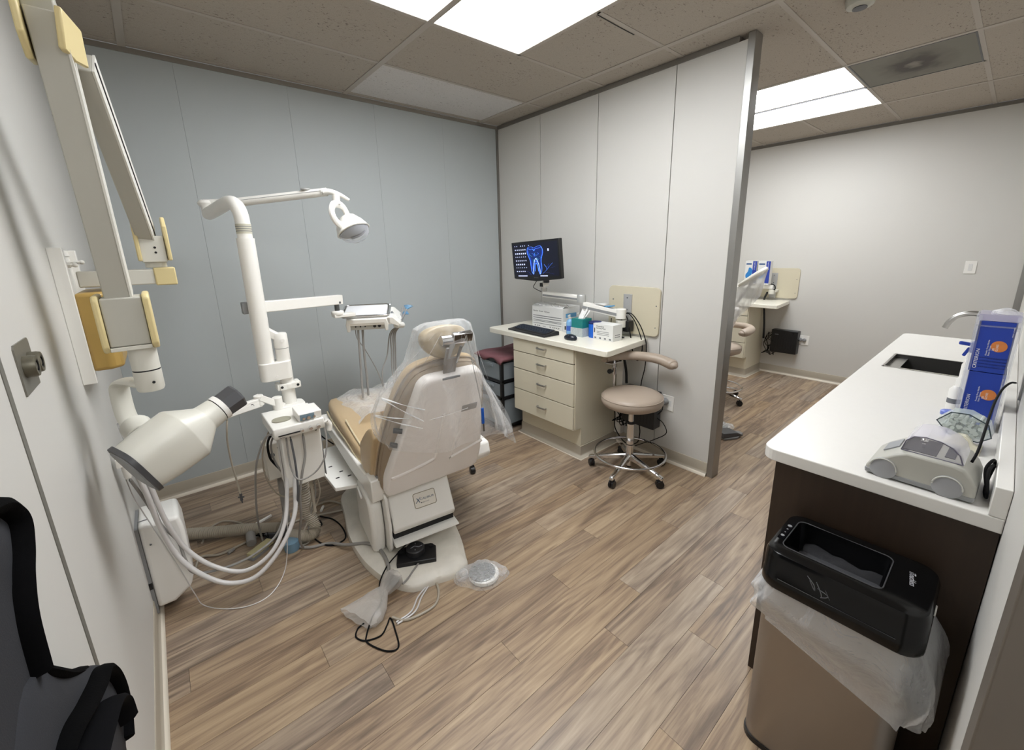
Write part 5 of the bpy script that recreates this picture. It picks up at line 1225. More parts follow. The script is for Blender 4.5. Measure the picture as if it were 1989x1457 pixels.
# things on the desktop
kb = thing('keyboard', (2.53, 2.52, 0.923), 'black keyboard with raised wrist rest at the desk front edge', 'keyboard')
KB = Matrix.Translation((2.535, 2.50, 0.923)) @ RZ(-3)
MB(KB).prism([(-0.075, 0.0), (0.085, 0.0), (0.085, 0.030), (0.065, 0.034), (-0.035, 0.016), (-0.075, 0.013)], 'y', -0.235, 0.235).build('keyboard_base', BLACKP, kb, bev=0.004)
kt = MB(KB).prism([(-0.032, 0.0175), (0.068, 0.036), (0.068, 0.039), (-0.032, 0.0205)], 'y', -0.20, 0.20).build('key_bed', DGREY, kb)
q = MB(KB)
for r_ in range(5):
    for c_ in range(18): q.box(-0.028 + r_ * 0.019, -0.012 + r_ * 0.019, -0.196 + c_ * 0.0219, -0.177 + c_ * 0.0219, 0.0215 + r_ * 0.0035, 0.0265 + r_ * 0.0035)
tag(q.build('keys', mat('key_blue_black', '#26303f', 0.4), kb, smooth=False), kind='stuff')
ms = thing('computer_mouse', (2.545, 2.085, 0.923), 'black computer mouse on the desk right of the keyboard', 'mouse')
MB().loft([[Vector((2.545 + a * 0.036 * k, 2.085, 0.923)) + Vector((0, b_ * 0.058 * k, z)) for a, b_ in [(math.cos(t), math.sin(t)) for t in [2 * PI * j / 20 for j in range(20)]]] for k, z in ((0.9, 0.0), (1.0, 0.010), (0.95, 0.022), (0.75, 0.034), (0.4, 0.040), (0.05, 0.0415))]).build('mouse_shell', mat('mouse_black', '#1b222c', 0.25), ms)
MB().box(2.520, 2.550, 2.083, 2.087, 0.951, 0.966).build('scroll_wheel', DGREY, ms)

def printbox(name, x0, x1, y0, y1, z0, z1, m_, lab, cat, grp=None, bev=0.001):
    t = thing(name, ((x0 + x1) / 2, (y0 + y1) / 2, z0), lab, cat, grp)
    MB().box(x0, x1, y0, y1, z0, z1).build('box_body', m_, t, bev=bev, seg=1)
    return t
# big glove carton
bx = printbox('supply_carton', 2.735, 2.945, 2.345, 2.715, 0.923, 1.108, PAPER, 'large white printed supply carton with torn open top, behind keyboard', 'carton')
q = MB(); q.box(2.80, 2.945, 2.35, 2.71, 1.108, 1.118); q.add([(2.735, 2.35, 1.108), (2.80, 2.36, 1.132), (2.80, 2.70, 1.136), (2.735, 2.71, 1.110)], [(0, 1, 2, 3)]); q.build('open_flap', PAPER, bx, solid=0.002)
q = MB(); random.seed(9)
G = [[Vector((2.733 + 0.05 * i + random.uniform(-.004, .004), 2.36 + 0.033 * j, 1.113 + random.uniform(0.0, 0.022))) for j in range(11)] for i in range(3)]
q.grid(G); q.build('torn_wrap', FILMC, bx)
for k, (z, h_) in enumerate(((1.068, 0.013), (1.024, 0.006), (1.006, 0.006), (0.988, 0.004), (0.978, 0.004), (0.958, 0.004))):
    if k == 0: text('Nitrile  Exam  Gloves', 0.016, (2.7345, 2.700, 1.062), (0, -1, 0), (0, 0, 1), INK, bx, 'carton_lettering', maxw=0.20)
    else: MB().box(2.7342, 2.7348, 2.36, 2.70, z, z + h_).build('print_line', INKG, bx, smooth=False)
text('10 x 100', 0.014, (2.7345, 2.70, 0.935), (0, -1, 0), (0, 0, 1), INK, bx, 'carton_lettering', maxw=0.30)
MB().box(2.77, 2.90, 2.3442, 2.3448, 1.03, 1.065).build('blue_stripe', BLUETIP, bx, smooth=False)
MB().box(2.77, 2.90, 2.3442, 2.3448, 0.96, 1.0).build('blue_stripe', mat('pale_blue_print', '#a9c4d8', 0.5), bx, smooth=False)
sb2 = printbox('small_box', 2.72, 2.78, 2.268, 2.330, 0.923, 1.005, PAPER, 'small white box with dark mark between carton and sanitizer', 'box')
MB().box(2.7195, 2.7199, 2.295, 2.310, 0.945, 0.975).build('dark_mark', INK, sb2, smooth=False)
def bottle(x, y, z, r, h_, m_, lab, liquid=None):
    t = thing('pump_bottle', (x, y, z), lab, 'bottle')
    MB().lathe([(r * .9, 0), (r, 0.006), (r, h_ * .62), (r * .8, h_ * .72), (r * .38, h_ * .78), (r * .36, h_ * .80)], (x, y, z), (0, 0, 1)).build('bottle_body', m_, t)
    q = MB(); q.lathe([(r * .42, h_ * .80), (r * .42, h_ * .88), (r * .14, h_ * .89), (r * .14, h_ * .97), (r * .3, h_ * .97), (r * .3, h_), (0, h_)], (x, y, z)); q.bar((x, y, z + h_ * .985), (x - r * 1.2, y - r * .4, z + h_ * .955), 0.008, 0.006); q.build('pump_head', WHITEP, t)
    return t
SAN = mat('blue_gel', '#7fb0dc', 0.15, var=0.05)
b1 = bottle(2.70, 2.235, 0.923, 0.028, 0.155, SAN, 'blue hand sanitizer pump bottle beside the teal tissue box')
MB().lathe([(0.0285, 0.03), (0.0285, 0.07)], (2.70, 2.235, 0.923), caps=False).build('bottle_label', mat('sanitizer_label', '#3d62b8', 0.4), b1)
bottle(2.785, 2.215, 0.923, 0.022, 0.165, mat('clear_bottle', '#c3cfd4', 0.15), 'pale clear pump bottle behind the blue sanitizer')
tb = printbox('tissue_box', 2.665, 2.775, 2.075, 2.185, 0.923, 1.060, TEAL, 'teal tissue box with a tissue pulled up, wrapped in film', 'tissue box')
q = MB()
G = [[Vector((2.70 + 0.05 * v + 0.012 * math.sin(u * 7), 2.10 + 0.055 * u, 1.058 + (0.075 - 0.05 * abs(u - .3)) * v * (1 + .3 * math.sin(u * 11)) )) for u in [i / 7 for i in range(8)]] for v in [j / 5 for j in range(6)]]
q.grid(G); q.grid([[p + Vector((0.02 * (k / 5), -0.01, -0.01 * k / 5)) for p in row] for k, row in enumerate(G)]); q.build('tissue', PAPER, tb)
q = MB(); q.box(2.660, 2.780, 2.070, 2.190, 0.924, 0.990); q.build('film_wrap', film('tissue_wrap', amt=0.45, edge=0.85, wr=40), tb)
wp = thing('wipes_tub', (2.76, 2.02, 0.923), 'round blue wipes tub squeezed between tissue and white box', 'tub')
MB().lathe([(0.048, 0), (0.050, 0.01), (0.050, 0.105), (0.046, 0.11), (0, 0.111)], (2.745, 2.015, 0.923)).build('tub_body', mat('tub_blue', '#1f62c8', 0.35), wp)
MB().lathe([(0.051, 0.105), (0.051, 0.118), (0.044, 0.122), (0, 0.122)], (2.745, 2.015, 0.923)).build('tub_lid', INKB, wp)
gb = printbox('glove_box', 2.685, 2.795, 1.805, 1.985, 0.923, 1.043, PAPER, 'white printed mask box on the desk beside the arm joint', 'box')
text('Procedural\nEarloop Mask', 0.014, (2.6845, 1.955, 1.020), (0, -1, 0), (0, 0, 1), INK, gb, 'box_lettering', maxw=0.085)
for k in range(3): MB().box(2.6842, 2.6848, 1.84, 1.95, 0.985 - 0.012 * k, 0.988 - 0.012 * k).build('print_line', INKG, gb, smooth=False)
MB().box(2.6842, 2.6848, 1.968, 1.976, 0.975, 1.01).build('bar_code', INK, gb, smooth=False)
for k in range(4): MB().box(2.6842, 2.6848, 1.82 + 0.045 * k, 1.837 + 0.045 * k, 0.932, 0.943).build('print_mark', INKG, gb, smooth=False)
MB().box(2.71, 2.77, 1.8042, 1.8048, 0.95, 0.955).build('print_line', INKG, gb, smooth=False)
MB().box(2.71, 2.77, 1.8042, 1.8048, 0.965, 0.97).build('print_line', INKG, gb, smooth=False)
# grommets, adapter, cables at the right end
for (x, y, r_, lab) in ((2.86, 1.865, 0.030, 'black round cable grommet on the desk beneath the black adapter'), (2.865, 1.965, 0.018, 'small black cable grommet on the desk behind the mask box')):
    g_ = thing('cable_grommet', (x, y, 0.923), lab, 'grommet')
    MB().lathe([(r_, 0), (r_, 0.003), (r_ * .6, 0.006), (r_ * .3, 0.012), (0, 0.012)], (x, y, 0.923)).build('grommet_ring', BLACKP, g_)
    MB().tube([(x, y, 0.93), (x + 0.004, y - 0.002, 1.0), (x + 0.01, y, 1.06)], 0.006 if r_ > .02 else 0.0035, seg=8).build('grommet_cable', BLACKR, g_)
pa = thing('power_adapter', (2.915, 1.84, 0.965), 'black square power adapter hanging by the monitor arm mount', 'power adapter')
MB().box(2.885, 2.955, 1.815, 1.865, 0.965, 1.050).build('adapter_body', BLACKP, pa, bev=0.006)
hose([(2.90,1.86,1.10),(2.895,1.82,1.105),(2.90,1.775,1.06),(2.90,1.73,0.98),(2.90,1.70,0.90),(2.90,1.70,0.82),(2.90,1.73,0.76),(2.90,1.77,0.80),(2.90,1.80,0.93),(2.90,1.83,1.05),(2.90,1.85,1.09)], 0.0038, BLACKR, 'black cable loop hanging over the right end of the desk', 'cable', 'cable')
hose([(2.91,1.85,1.11),(2.91,1.80,1.10),(2.92,1.74,1.03),(2.93,1.70,0.94),(2.945,1.69,0.86),(2.955,1.70,0.70),(2.955,1.72,0.60),(2.955,1.73,0.50)], 0.0038, BLACKR, 'black cable running down the partition beyond the desk end', 'cable', 'cable')
pen = thing('arm_papers', (2.83, 2.02, 1.16), 'thin white leaflet with blue pouch lying on the monitor arm', 'papers')
q = MB(); q.grid([[Vector((2.80 + 0.07 * i, 1.98 + 0.04 * j, 1.166 + 0.006 * math.sin(j * 1.3) - 0.002 * j + 0.004 * i)) for j in range(6)] for i in range(2)]); q.build('leaflet', PAPER, pen, solid=0.001)
q = MB(); q.obox((2.845, 1.98, 1.152), (1, 0, 0), (0, 1, -0.15), (0, 0.15, 1), 0.05, 0.10, 0.010); q.build('blue_pouch', BLUETIP, pen, bev=0.003)

# computer under the desk (first and second operatory share the design)
def tower(lab):
    t = thing('computer_tower', (2.90, 1.69, 0.25), lab, 'computer')
    q = MB(); q.box(2.862, 2.956, 1.545, 1.830, 0.265, 0.545); tb_ = q.build('tower_case', BLACKP, t, bev=0.006)
    MB().box(2.956, 2.982, 1.60, 1.78, 0.30, 0.52).build('wall_bracket', BLACKM, t)
    q = MB()
    for k in range(9): q.box(2.8605, 2.862, 1.57 + 0.028 * k, 1.576 + 0.028 * k, 0.30, 0.52)
    q.build('case_groove', BLACKM, tb_)
    MB().box(2.860, 2.8625, 1.75, 1.79, 0.485, 0.492).build('case_light_strip', GREYP, tb_)
    q = MB(); random.seed(21)
    for k in range(7):
        y = 1.80 + 0.02 * k * .6; pts = [(2.89, y, 0.50)]
        for s_ in range(4): pts.append((2.89 + random.uniform(-.05, .05), y + random.uniform(-.02, .07), 0.44 - 0.07 * s_ + random.uniform(-.02, .02)))
        pts.append((2.89, y + random.uniform(-.05, .02), 0.26))
        q.tube(pts, 0.0035, seg=6, n=5)
    tag(q.build('cable_bundle', BLACKR, t), kind='stuff')
    return t
tw1 = tower('black computer tower mounted on the partition behind the taupe stool')
hose([(2.90,1.56,0.53),(2.93,1.53,0.50),(2.93,1.52,0.42),(2.91,1.55,0.36),(2.92,1.50,0.32),(2.90,1.46,0.26),(2.90,1.55,0.18),(2.89,1.64,0.12),(2.88,1.70,0.08)], 0.003, BLACKR, 'thin black cable dangling below the tower by the stool ring', 'cable', 'cable')
hose([(2.86,1.90,0.52),(2.87,1.905,0.40),(2.88,1.90,0.28),(2.88,1.89,0.16),(2.90,1.80,0.06),(2.90,1.70,0.10),(2.87,1.66,0.20),(2.86,1.66,0.27)], 0.004, BLACKR, 'black cable looping down along the cabinet side to the floor', 'cable', 'cable')
hose([(2.86,1.865,0.88),(2.90,1.86,0.78),(2.93,1.85,0.66),(2.93,1.84,0.55)], 0.010, BLACKM, 'thick black cable sleeve dropping under the desk by the stool', 'cable', 'cable')
cc = thing('cable_channel', (2.96, 1.90, 0.52), 'white vertical cable channel on partition beneath the desktop', 'cable channel')
MB().box(2.94, 2.982, 1.885, 1.945, 0.10, 0.875).build('channel_body', WHITEP, cc, bev=0.002)
pg1 = thing('wall_plug', (2.95, 1.53, 0.46), 'round grey plug with black cord in the partition socket', 'plug')
MB().lathe([(0.026, 0), (0.026, 0.018), (0.018, 0.034), (0.0, 0.035)], (2.976, 1.525, 0.472), (-1, 0, 0)).build('plug_body', GREYP, pg1)
MB().cyl((2.955, 1.548, 0.465), (2.935, 1.575, 0.462), 0.013).build('cord_plug', BLACKP, pg1)

# storage cart with maroon cloth
ct = thing('drawer_cart', (2.60, 2.88, 0), 'black plastic drawer cart with frosted drawers between chair and cabinet', 'drawer cart')
q = MB()
for (x, y) in ((2.385, 2.735), (2.805, 2.735), (2.385, 3.055), (2.805, 3.055)): q.box(x, x + 0.028, y, y + 0.028, 0.03, 0.655)
for z in (0.03, 0.305, 0.455, 0.640):
    q.box(2.385, 2.833, 2.735, 2.760, z, z + 0.026); q.box(2.385, 2.833, 3.058, 3.083, z, z + 0.026); q.box(2.385, 2.405, 2.735, 3.083, z, z + 0.026); q.box(2.81, 2.833, 2.735, 3.083, z, z + 0.026)
q.box(2.385, 2.833, 2.735, 3.083, 0.650, 0.666)
q.build('cart_frame', BLACKP, ct, bev=0.003)
for z0, z1 in ((0.056, 0.303), (0.331, 0.453), (0.481, 0.638)):
    q = MB(); q.box(2.388, 2.82, 2.745, 3.073, z0, z0 + 0.006); q.box(2.388, 2.393, 2.765, 3.053, z0, z1 - 0.01); q.box(2.393, 2.82, 2.742, 2.746, z0, z1 - 0.01); q.box(2.393, 2.82, 3.07, 3.074, z0, z1 - 0.01)
    dr = q.build('drawer', DRAWF, ct)
    MB().box(2.376, 2.389, 2.85, 2.97, z1 - 0.045, z1 - 0.022).build('drawer_pull', DRAWF, dr)
    MB().box(2.42, 2.78, 2.77, 3.04, z0 + 0.007, z0 + (z1 - z0) * 0.55).build('drawer_contents', mat('drawer_stuff', '#6b7476', 0.7, var=0.35, vscale=25), dr)
for (x, y) in ((2.40, 2.75), (2.82, 2.75), (2.40, 3.07), (2.82, 3.07)):
    MB().cyl((x, y - 0.012, 0.0155), (x, y + 0.012, 0.0155), 0.015).build('caster', BLACKP, ct)
q = MB(); G = []
NX, NY = 18, 16
for i in range(NX + 1):
    row = []
    for j in range(NY + 1):
        u, v = i / NX, j / NY
        x = 2.345 + 0.50 * u; y = 2.695 + 0.42 * v
        z = 0.676 + 0.008 * math.sin(u * 9 + v * 5) * math.sin(v * 7) + 0.004
        ex = max(0, 2.385 - x) + max(0, 2.735 - y) + max(0, y - 3.083) + max(0, x - 2.833)
        if x < 2.385: z -= 0.050 * (0.7 + 0.4 * math.sin(v * 11)) * (2.385 - x) / 0.04; x = 2.379 - 0.006 * math.sin(v * 14)
        if y < 2.735: z -= 0.030 * (0.6 + 0.5 * math.sin(u * 7)) * (2.735 - y) / 0.04; y = 2.729 - 0.004 * math.sin(u * 13)
        row.append(Vector((x, y, z)))
    G.append(row)
q.grid(G)
tag(q.build('maroon_cloth', MAROON, solid=0.003, ang=80), 'folded maroon cloth covering the top of the black drawer cart', 'cloth')

# ================================================================ STOOL
def stool(cx, cy, lab, rot=0):
    t = thing('operator_stool', (cx, cy, 0), lab, 'stool')
    S = Matrix.Translation((cx, cy, 0)) @ RZ(rot)
    MB(S).lathe([(0.0, 0.505), (0.11, 0.505), (0.172, 0.510), (0.202, 0.525), (0.213, 0.550), (0.209, 0.578), (0.192, 0.598), (0.155, 0.609), (0.09, 0.615), (0.0, 0.617)], seg=48).build('seat', STOOLV, t, ang=80)
    MB(S).tube([(0.2085 * math.cos(a), 0.2085 * math.sin(a), 0.581) for a in [2 * PI * k / 48 for k in range(48)]], 0.0028, seg=6, closed=True, sm=False).build('seat_welt', STOOLV, t)
    MB(S).lathe([(0.10, 0.495), (0.10, 0.506)], (0, 0, 0)).build('seat_pan', BLACKP, t)
    q = MB(S); q.lathe([(0.030, 0.46), (0.032, 0.50)], (0, 0, 0)); q.lathe([(0.0185, 0.38), (0.0185, 0.47)], (0, 0, 0)); q.lathe([(0.027, 0.12), (0.027, 0.385), (0.024, 0.387)], (0, 0, 0)); q.lathe([(0.012, 0.045), (0.018, 0.05), (0.018, 0.12)], (0, 0, 0))
    q.build('gas_column', CHROME, t)
    for z0, z1, r_ in ((0.375, 0.388, 0.0285), (0.215, 0.220, 0.0285), (0.040, 0.048, 0.015)): MB(S).lathe([(r_, z0), (r_, z1)], (0, 0, 0)).build('column_ring', BLACKM, t)
    # foot ring
    MB(S).tube([(0.248 * math.cos(a), 0.248 * math.sin(a), 0.150) for a in [2 * PI * k / 48 for k in range(48)]], 0.009, seg=10, closed=True, sm=False).build('foot_ring', CHROME, t)
    q = MB(S)
    for k in range(5):
        a = math.radians(90 + 72 * k); q.cyl((0.02 * math.cos(a), 0.02 * math.sin(a), 0.16), (0.245 * math.cos(a), 0.245 * math.sin(a), 0.150), 0.004)
    for k in range(5):
        a = math.radians(72 * k + 47); c, s_ = math.cos(a), math.sin(a)
        g = MB(S); w_ = lambda r_: 0.019 - 0.005 * r_ / 0.29
        R = []
        for r_, z, h_ in ((0.015, 0.125, 0.045), (0.10, 0.112, 0.032), (0.20, 0.092, 0.026), (0.285, 0.076, 0.024), (0.293, 0.070, 0.016)):
            ww = w_(r_)
            R.append([Vector((r_ * c - s_ * a_ * ww, r_ * s_ + c * a_ * ww, z + b_ * h_ / 2)) for a_, b_ in ((-1, -1), (1, -1), (1, 0.5), (0.5, 1), (-0.5, 1), (-1, 0.5))])
        g.loft(R); lg = g.build('base_leg', CHROME, t, bev=0.002)
        g = MB(S); px_, py_ = 0.272 * c, 0.272 * s_
        a2 = a + 1.1 + k; c2, s2 = math.cos(a2), math.sin(a2)
        for d in (-0.011, 0.011): g.cyl((px_ - s2 * (d - 0.007), py_ + c2 * (d - 0.007), 0.027), (px_ - s2 * (d + 0.007), py_ + c2 * (d + 0.007), 0.027), 0.027, seg=18)
        g.cyl((px_, py_, 0.03), (px_, py_, 0.068), 0.008); g.obox((px_ + c2 * 0.004, py_ + s2 * 0.004, 0.046), (c2, s2, 0), (-s2, c2, 0), (0, 0, 1), 0.042, 0.020, 0.022)
        g.build('caster', BLACKP, lg, bev=0.002)
    return t, S
st1, S1 = stool(2.64, 1.59, 'taupe round stool with curved arm support beside the cream cabinet')
# curved body support
arm_pts = [(2.585, 1.795, 0.815), (2.66, 1.775, 0.826), (2.75, 1.715, 0.828), (2.83, 1.63, 0.822), (2.87, 1.54, 0.812), (2.875, 1.455, 0.795), (2.862, 1.42, 0.790)]
def armrest(pts, t, sc=1.0):
    P = catmull(pts, 6)
    n = len(P) - 1
    q = MB(); q.tube(P, lambda u: 0.047 * sc * (1 - 0.25 * math.exp(-((u) / 0.05) ** 2) - 0.25 * math.exp(-((1 - u) / 0.05) ** 2)) * (0.72 + 0.28 * u), seg=18, sm=False, flat=0.82)
    q.ball(tuple(P[0]), 0.024 * sc, (1, 1, .8)); q.ball(tuple(P[-1]), 0.031 * sc, (1, 1, 0.8))
    return q.build('arm_support', STOOLV, t, ang=80)
armrest(arm_pts, st1)
q = MB(); q.cyl((2.655, 1.76, 0.805), (2.655, 1.76, 0.52), 0.010); q.cyl((2.655, 1.76, 0.70), (2.655, 1.76, 0.755), 0.016); q.bar((2.655, 1.765, 0.500), (2.645, 1.62, 0.50), 0.035, 0.012); q.box(2.59, 2.72, 1.735, 1.795, 0.785, 0.792)
q.build('support_post', CHROME, st1)
MB().cyl((2.625, 1.765, 0.728), (2.60, 1.765, 0.728), 0.018, seg=7).build('lock_knob', BLACKP, st1, bev=0.003)
# ================================================================ COUNTER
cn_ = thing('counter_cabinet', (3.1, 0.16, 0), 'dark walnut base cabinet under the white countertop', 'base cabinet')
MB().box(1.742, 1.762, YC + 0.002, 0.418, 0.0, 0.878).build('end_panel', WALNUT, cn_, bev=0.001, seg=1)
MB().box(1.762, 4.38, YC + 0.002, 0.395, 0.10, 0.60).build('cabinet_body', WALNUT, cn_, smooth=False)
MB().box(1.762, 4.38, YC + 0.002, 0.34, 0.0, 0.10).build('kick_board', BLACKM, cn_, smooth=False)
for k in range(5):
    a = 1.77 + k * 0.522
    d = MB().box(a, a + 0.516, 0.396, 0.414, 0.105, 0.872).build('cabinet_door', WALNUT, cn_, bev=0.001, seg=1)
    MB().bar((a + 0.06, 0.43, 0.80), (a + 0.20, 0.43, 0.80), 0.010, 0.010).build('door_pull', STEEL, d)
MB().box(4.36, 4.38, YC + 0.002, 0.395, 0.0, 0.878).build('end_panel', WALNUT, cn_, smooth=False)
tp = thing('countertop', (3.1, 0.18, 0.88), 'long white countertop with inset sink along the right wall', 'countertop')
q = MB()
# slab with a hole for the sink, as one frame
ox = [(1.725, YC + 0.001)] ; R_ = 0.045
out = [(1.728, YC + 0.001)] + [(1.728 + R_ - R_ * math.cos(t), 0.462 - R_ + R_ * math.sin(t)) for t in [PI / 2 * k / 6 for k in range(7)]] + [(4.47 - R_ + R_ * math.sin(t), 0.462 - R_ + R_ * math.cos(t)) for t in [PI / 2 * k / 6 for k in range(7)]] + [(4.47, YC + 0.001)]
SX0, SX1, SY0, SY1 = 3.235, 3.625, 0.035, 0.388
q2 = MB()
# left, right, front, back pieces meet flush (no visible seams: same material, same plane)
lft = [p for p in out if p[0] < 2.5]; rgt = [p for p in out if p[0] > 2.5]
bm = bmesh.new()
def ringv(z): return [bm.verts.new((x, y, z)) for x, y in out]
def holev(z): return [bm.verts.new(p) for p in ((SX0, SY0, z), (SX0, SY1, z), (SX1, SY1, z), (SX1, SY0, z))]
for z in (0.920, 0.880):
    o_ = ringv(z); h_ = holev(z); n_ = len(o_)
    nl = len(lft)
    # split polygon: left part, right part, front strip, back strip
    fcs = [o_[:nl] + [h_[1], h_[0]], [h_[3], h_[2]] + o_[nl:], [o_[nl - 1], o_[nl], h_[2], h_[1]], [o_[0], h_[0], h_[3], o_[-1]]]
    for f in fcs: bm.faces.new(f)
    if z == 0.920: top_o, top_h = o_, h_
    else:
        for i in range(n_): bm.faces.new((top_o[i], top_o[(i + 1) % n_], o_[(i + 1) % n_], o_[i]))
        for i in range(4): bm.faces.new((top_h[i], h_[i], h_[(i + 1) % 4], top_h[(i + 1) % 4]))
bmesh.ops.recalc_face_normals(bm, faces=bm.faces)
me = bpy.data.meshes.new('counter_slab'); bm.to_mesh(me); bm.free(); me.materials.append(QUARTZ)
o = bpy.data.objects.new('counter_slab', me); COL.objects.link(o); o.parent = tp; o.location = -W[tp.name]; W[o.name] = Vector((0, 0, 0))
mb_ = o.modifiers.new('bevel', 'BEVEL'); mb_.width = 0.003; mb_.segments = 2; mb_.limit_method = 'ANGLE'; mb_.angle_limit = math.radians(50)
MB().box(1.728, 4.47, YC + 0.001, YC + 0.031, 0.9205, 1.000).build('backsplash', QUARTZ, tp, bev=0.002)
sk = thing('sink', (3.43, 0.2, 0.72), 'rectangular stainless undermount sink set in the white countertop', 'sink')
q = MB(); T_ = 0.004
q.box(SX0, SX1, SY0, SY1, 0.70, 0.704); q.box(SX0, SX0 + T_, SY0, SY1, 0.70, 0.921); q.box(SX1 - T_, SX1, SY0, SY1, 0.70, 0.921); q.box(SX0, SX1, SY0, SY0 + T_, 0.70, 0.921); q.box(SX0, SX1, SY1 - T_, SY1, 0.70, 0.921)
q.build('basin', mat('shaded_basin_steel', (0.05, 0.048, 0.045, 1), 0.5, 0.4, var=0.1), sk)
q = MB()
for (a, b_, c, d) in ((SX0 - .004, SX1 + .004, SY1 - .006, SY1 + .004), (SX0 - .004, SX0 + .014, SY0, SY1), (SX1 - .008, SX1 + .004, SY0, SY1), (SX0 - .004, SX1 + .004, SY0 - .004, SY0 + .006)): q.box(a, b_, c, d, 0.9205, 0.9225)
q.box(SX0 + .005, SX1 - .005, SY1 - .06, SY1 - .005, 0.895, 0.90)
q.build('sink_rim', STEEL, sk)
MB().cyl((3.43, 0.2, 0.704), (3.43, 0.2, 0.707), 0.04).build('drain', CHROME, sk)
fa = thing('faucet', (3.42, 0.0, 0.92), 'tall brushed gooseneck faucet rising behind the blue glove boxes', 'faucet')
MB().tube([(3.42, 0.0, 0.925), (3.42, 0.0, 1.00), (3.42, 0.0, 1.10), (3.42, 0.012, 1.165), (3.42, 0.05, 1.210), (3.42, 0.10, 1.222), (3.42, 0.150, 1.205), (3.42, 0.178, 1.170), (3.42, 0.190, 1.135)], 0.0135, seg=14, n=6).build('spout', STEEL, fa)
MB().lathe([(0.03, 0), (0.03, 0.006), (0.022, 0.02), (0.022, 0.07), (0.016, 0.075)], (3.42, 0.0, 0.9205)).build('faucet_base', STEEL, fa)
MB().bar((3.42, 0.0, 0.975), (3.36, 0.01, 1.01), 0.010, 0.008).build('lever', STEEL, fa)

# ---------------- glove boxes in an acrylic rack
rk = thing('glove_box_rack', (2.49, 0.004, 0.9205), 'clear acrylic rack standing on the counter, holding blue glove boxes', 'rack')
q = MB()
q.box(2.42, 2.56, -0.051, -0.048, 0.9205, 1.335); q.box(2.42, 2.56, 0.056, 0.059, 0.9205, 1.335); q.box(2.42, 2.424, -0.048, -0.036, 0.9205, 1.335); q.box(2.42, 2.424, 0.044, 0.056, 0.9205, 1.335); q.box(2.556, 2.56, -0.048, 0.056, 0.9205, 1.335); q.box(2.42, 2.56, -0.048, 0.056, 0.9205, 0.924); q.box(2.42, 2.424, -0.048, 0.056, 1.295, 1.300)
q.build('acrylic_shell', ACRYL, rk)
MB().box(2.425, 2.555, -0.045, 0.053, 1.3155, 1.338).build('rack_cap', film('lilac_acrylic', tint=(0.55, 0.52, 0.70, 1), amt=0.5, edge=0.75, rough=0.1, bs=0), rk)
for k, (z0, z1, dy) in enumerate(((0.925, 0.962, 0.0), (0.964, 1.132, 0.0), (1.134, 1.314, 0.004))):
    lab = ('blue glove box at the bottom of the acrylic rack, mostly hidden', 'blue glove box with orange circle, lower of the two stacked in rack', 'blue glove box with orange circle, topmost in the acrylic rack')[k]
    g_ = printbox('blue_glove_box', 2.428 - 0.002 * k, 2.553, -0.044 + dy, 0.046 + dy, z0, z1, BLUEC, lab, 'glove box')
    if k:
        zc = (z0 + z1) / 2; xf = 2.4275 - 0.002 * k
        MB().cyl((xf + 0.0006, -0.014 + dy, zc + 0.005), (xf - 0.0006, -0.014 + dy, zc + 0.005), 0.0195).build('orange_circle', ORANGE, g_)
        text('200\nGLOVES', 0.008, (xf - 0.0008, -0.005 + dy, zc - 0.012), (0, 0, 1), (0, 1, 0), PAPER, g_, 'box_lettering', maxw=0.024)
        # rotated lettering runs upwards on the near face
        text('CRITERION', 0.013, (xf - 0.0006, 0.028 + dy, z0 + 0.010), (0, 0, 1), (0, 1, 0), INKW, g_, 'box_lettering', maxw=0.070)
        text('Powder Free Nitrile\nExam Gloves', 0.006, (xf - 0.0006, 0.010 + dy, z0 + 0.060), (0, 0, 1), (0, 1, 0), INKW, g_, 'box_lettering', maxw=0.055)
        text('HENRY SCHEIN', 0.004, (xf - 0.0006, -0.040 + dy, z1 - 0.050), (0, 0, 1), (0, 1, 0), INKW, g_, 'box_lettering', maxw=0.035)
    if k == 2:
        for j in range(4):
            text('non sterile single use ambidextrous medium', 0.007, (xf - 0.0006, 0.030 - 0.0, z0 + 0.050 - 0.011 * j), (0, -1, 0), (0, 0, 1), INKB, g_, 'box_lettering', maxw=0.066)
cr_ = thing('crumpled_film', (2.47, -0.01, 1.338), 'crumpled clear film on top of the acrylic glove rack', 'plastic film')
random.seed(4)
q = MB(); q.loft([[Vector((2.47 + 0.03 * k_ * math.cos(t) * random.uniform(.8, 1.2), -0.008 + 0.035 * k_ * math.sin(t) * random.uniform(.8, 1.2), 1.339 + z)) for t in [2 * PI * j / 16 for j in range(16)]] for k_, z in ((1, 0), (.9, .008), (.5, .016), (.15, .02))]); q.build('film_heap', FILMC, cr_)
# bottles behind the rack
sp1 = thing('spray_bottle', (2.90, 0.055, 0.9205), 'white spray bottle with dark blue trigger behind the glove rack', 'spray bottle')
MB().lathe([(0.032, 0), (0.033, 0.01), (0.033, 0.13), (0.014, 0.17), (0.013, 0.19)], (2.93, 0.05, 0.9205)).build('bottle_body', WHITEP, sp1)
q = MB(); q.box(2.90, 2.95, 0.035, 0.068, 1.11, 1.155); q.cyl((2.915, 0.07, 1.145), (2.905, 0.105, 1.150), 0.008); q.bar((2.92, 0.07, 1.13), (2.92, 0.085, 1.09), 0.008, 0.012); q.build('spray_trigger', BLUEC, sp1, bev=0.004)
sp2 = thing('white_bottle', (2.72, 0.06, 0.9205), 'small white bottle standing by the sink, half behind the rack', 'bottle')
MB().lathe([(0.024, 0), (0.025, 0.01), (0.025, 0.10), (0.012, 0.12), (0.012, 0.135), (0, 0.136)], (2.76, 0.058, 0.9205)).build('bottle_body', WHITEP, sp2)
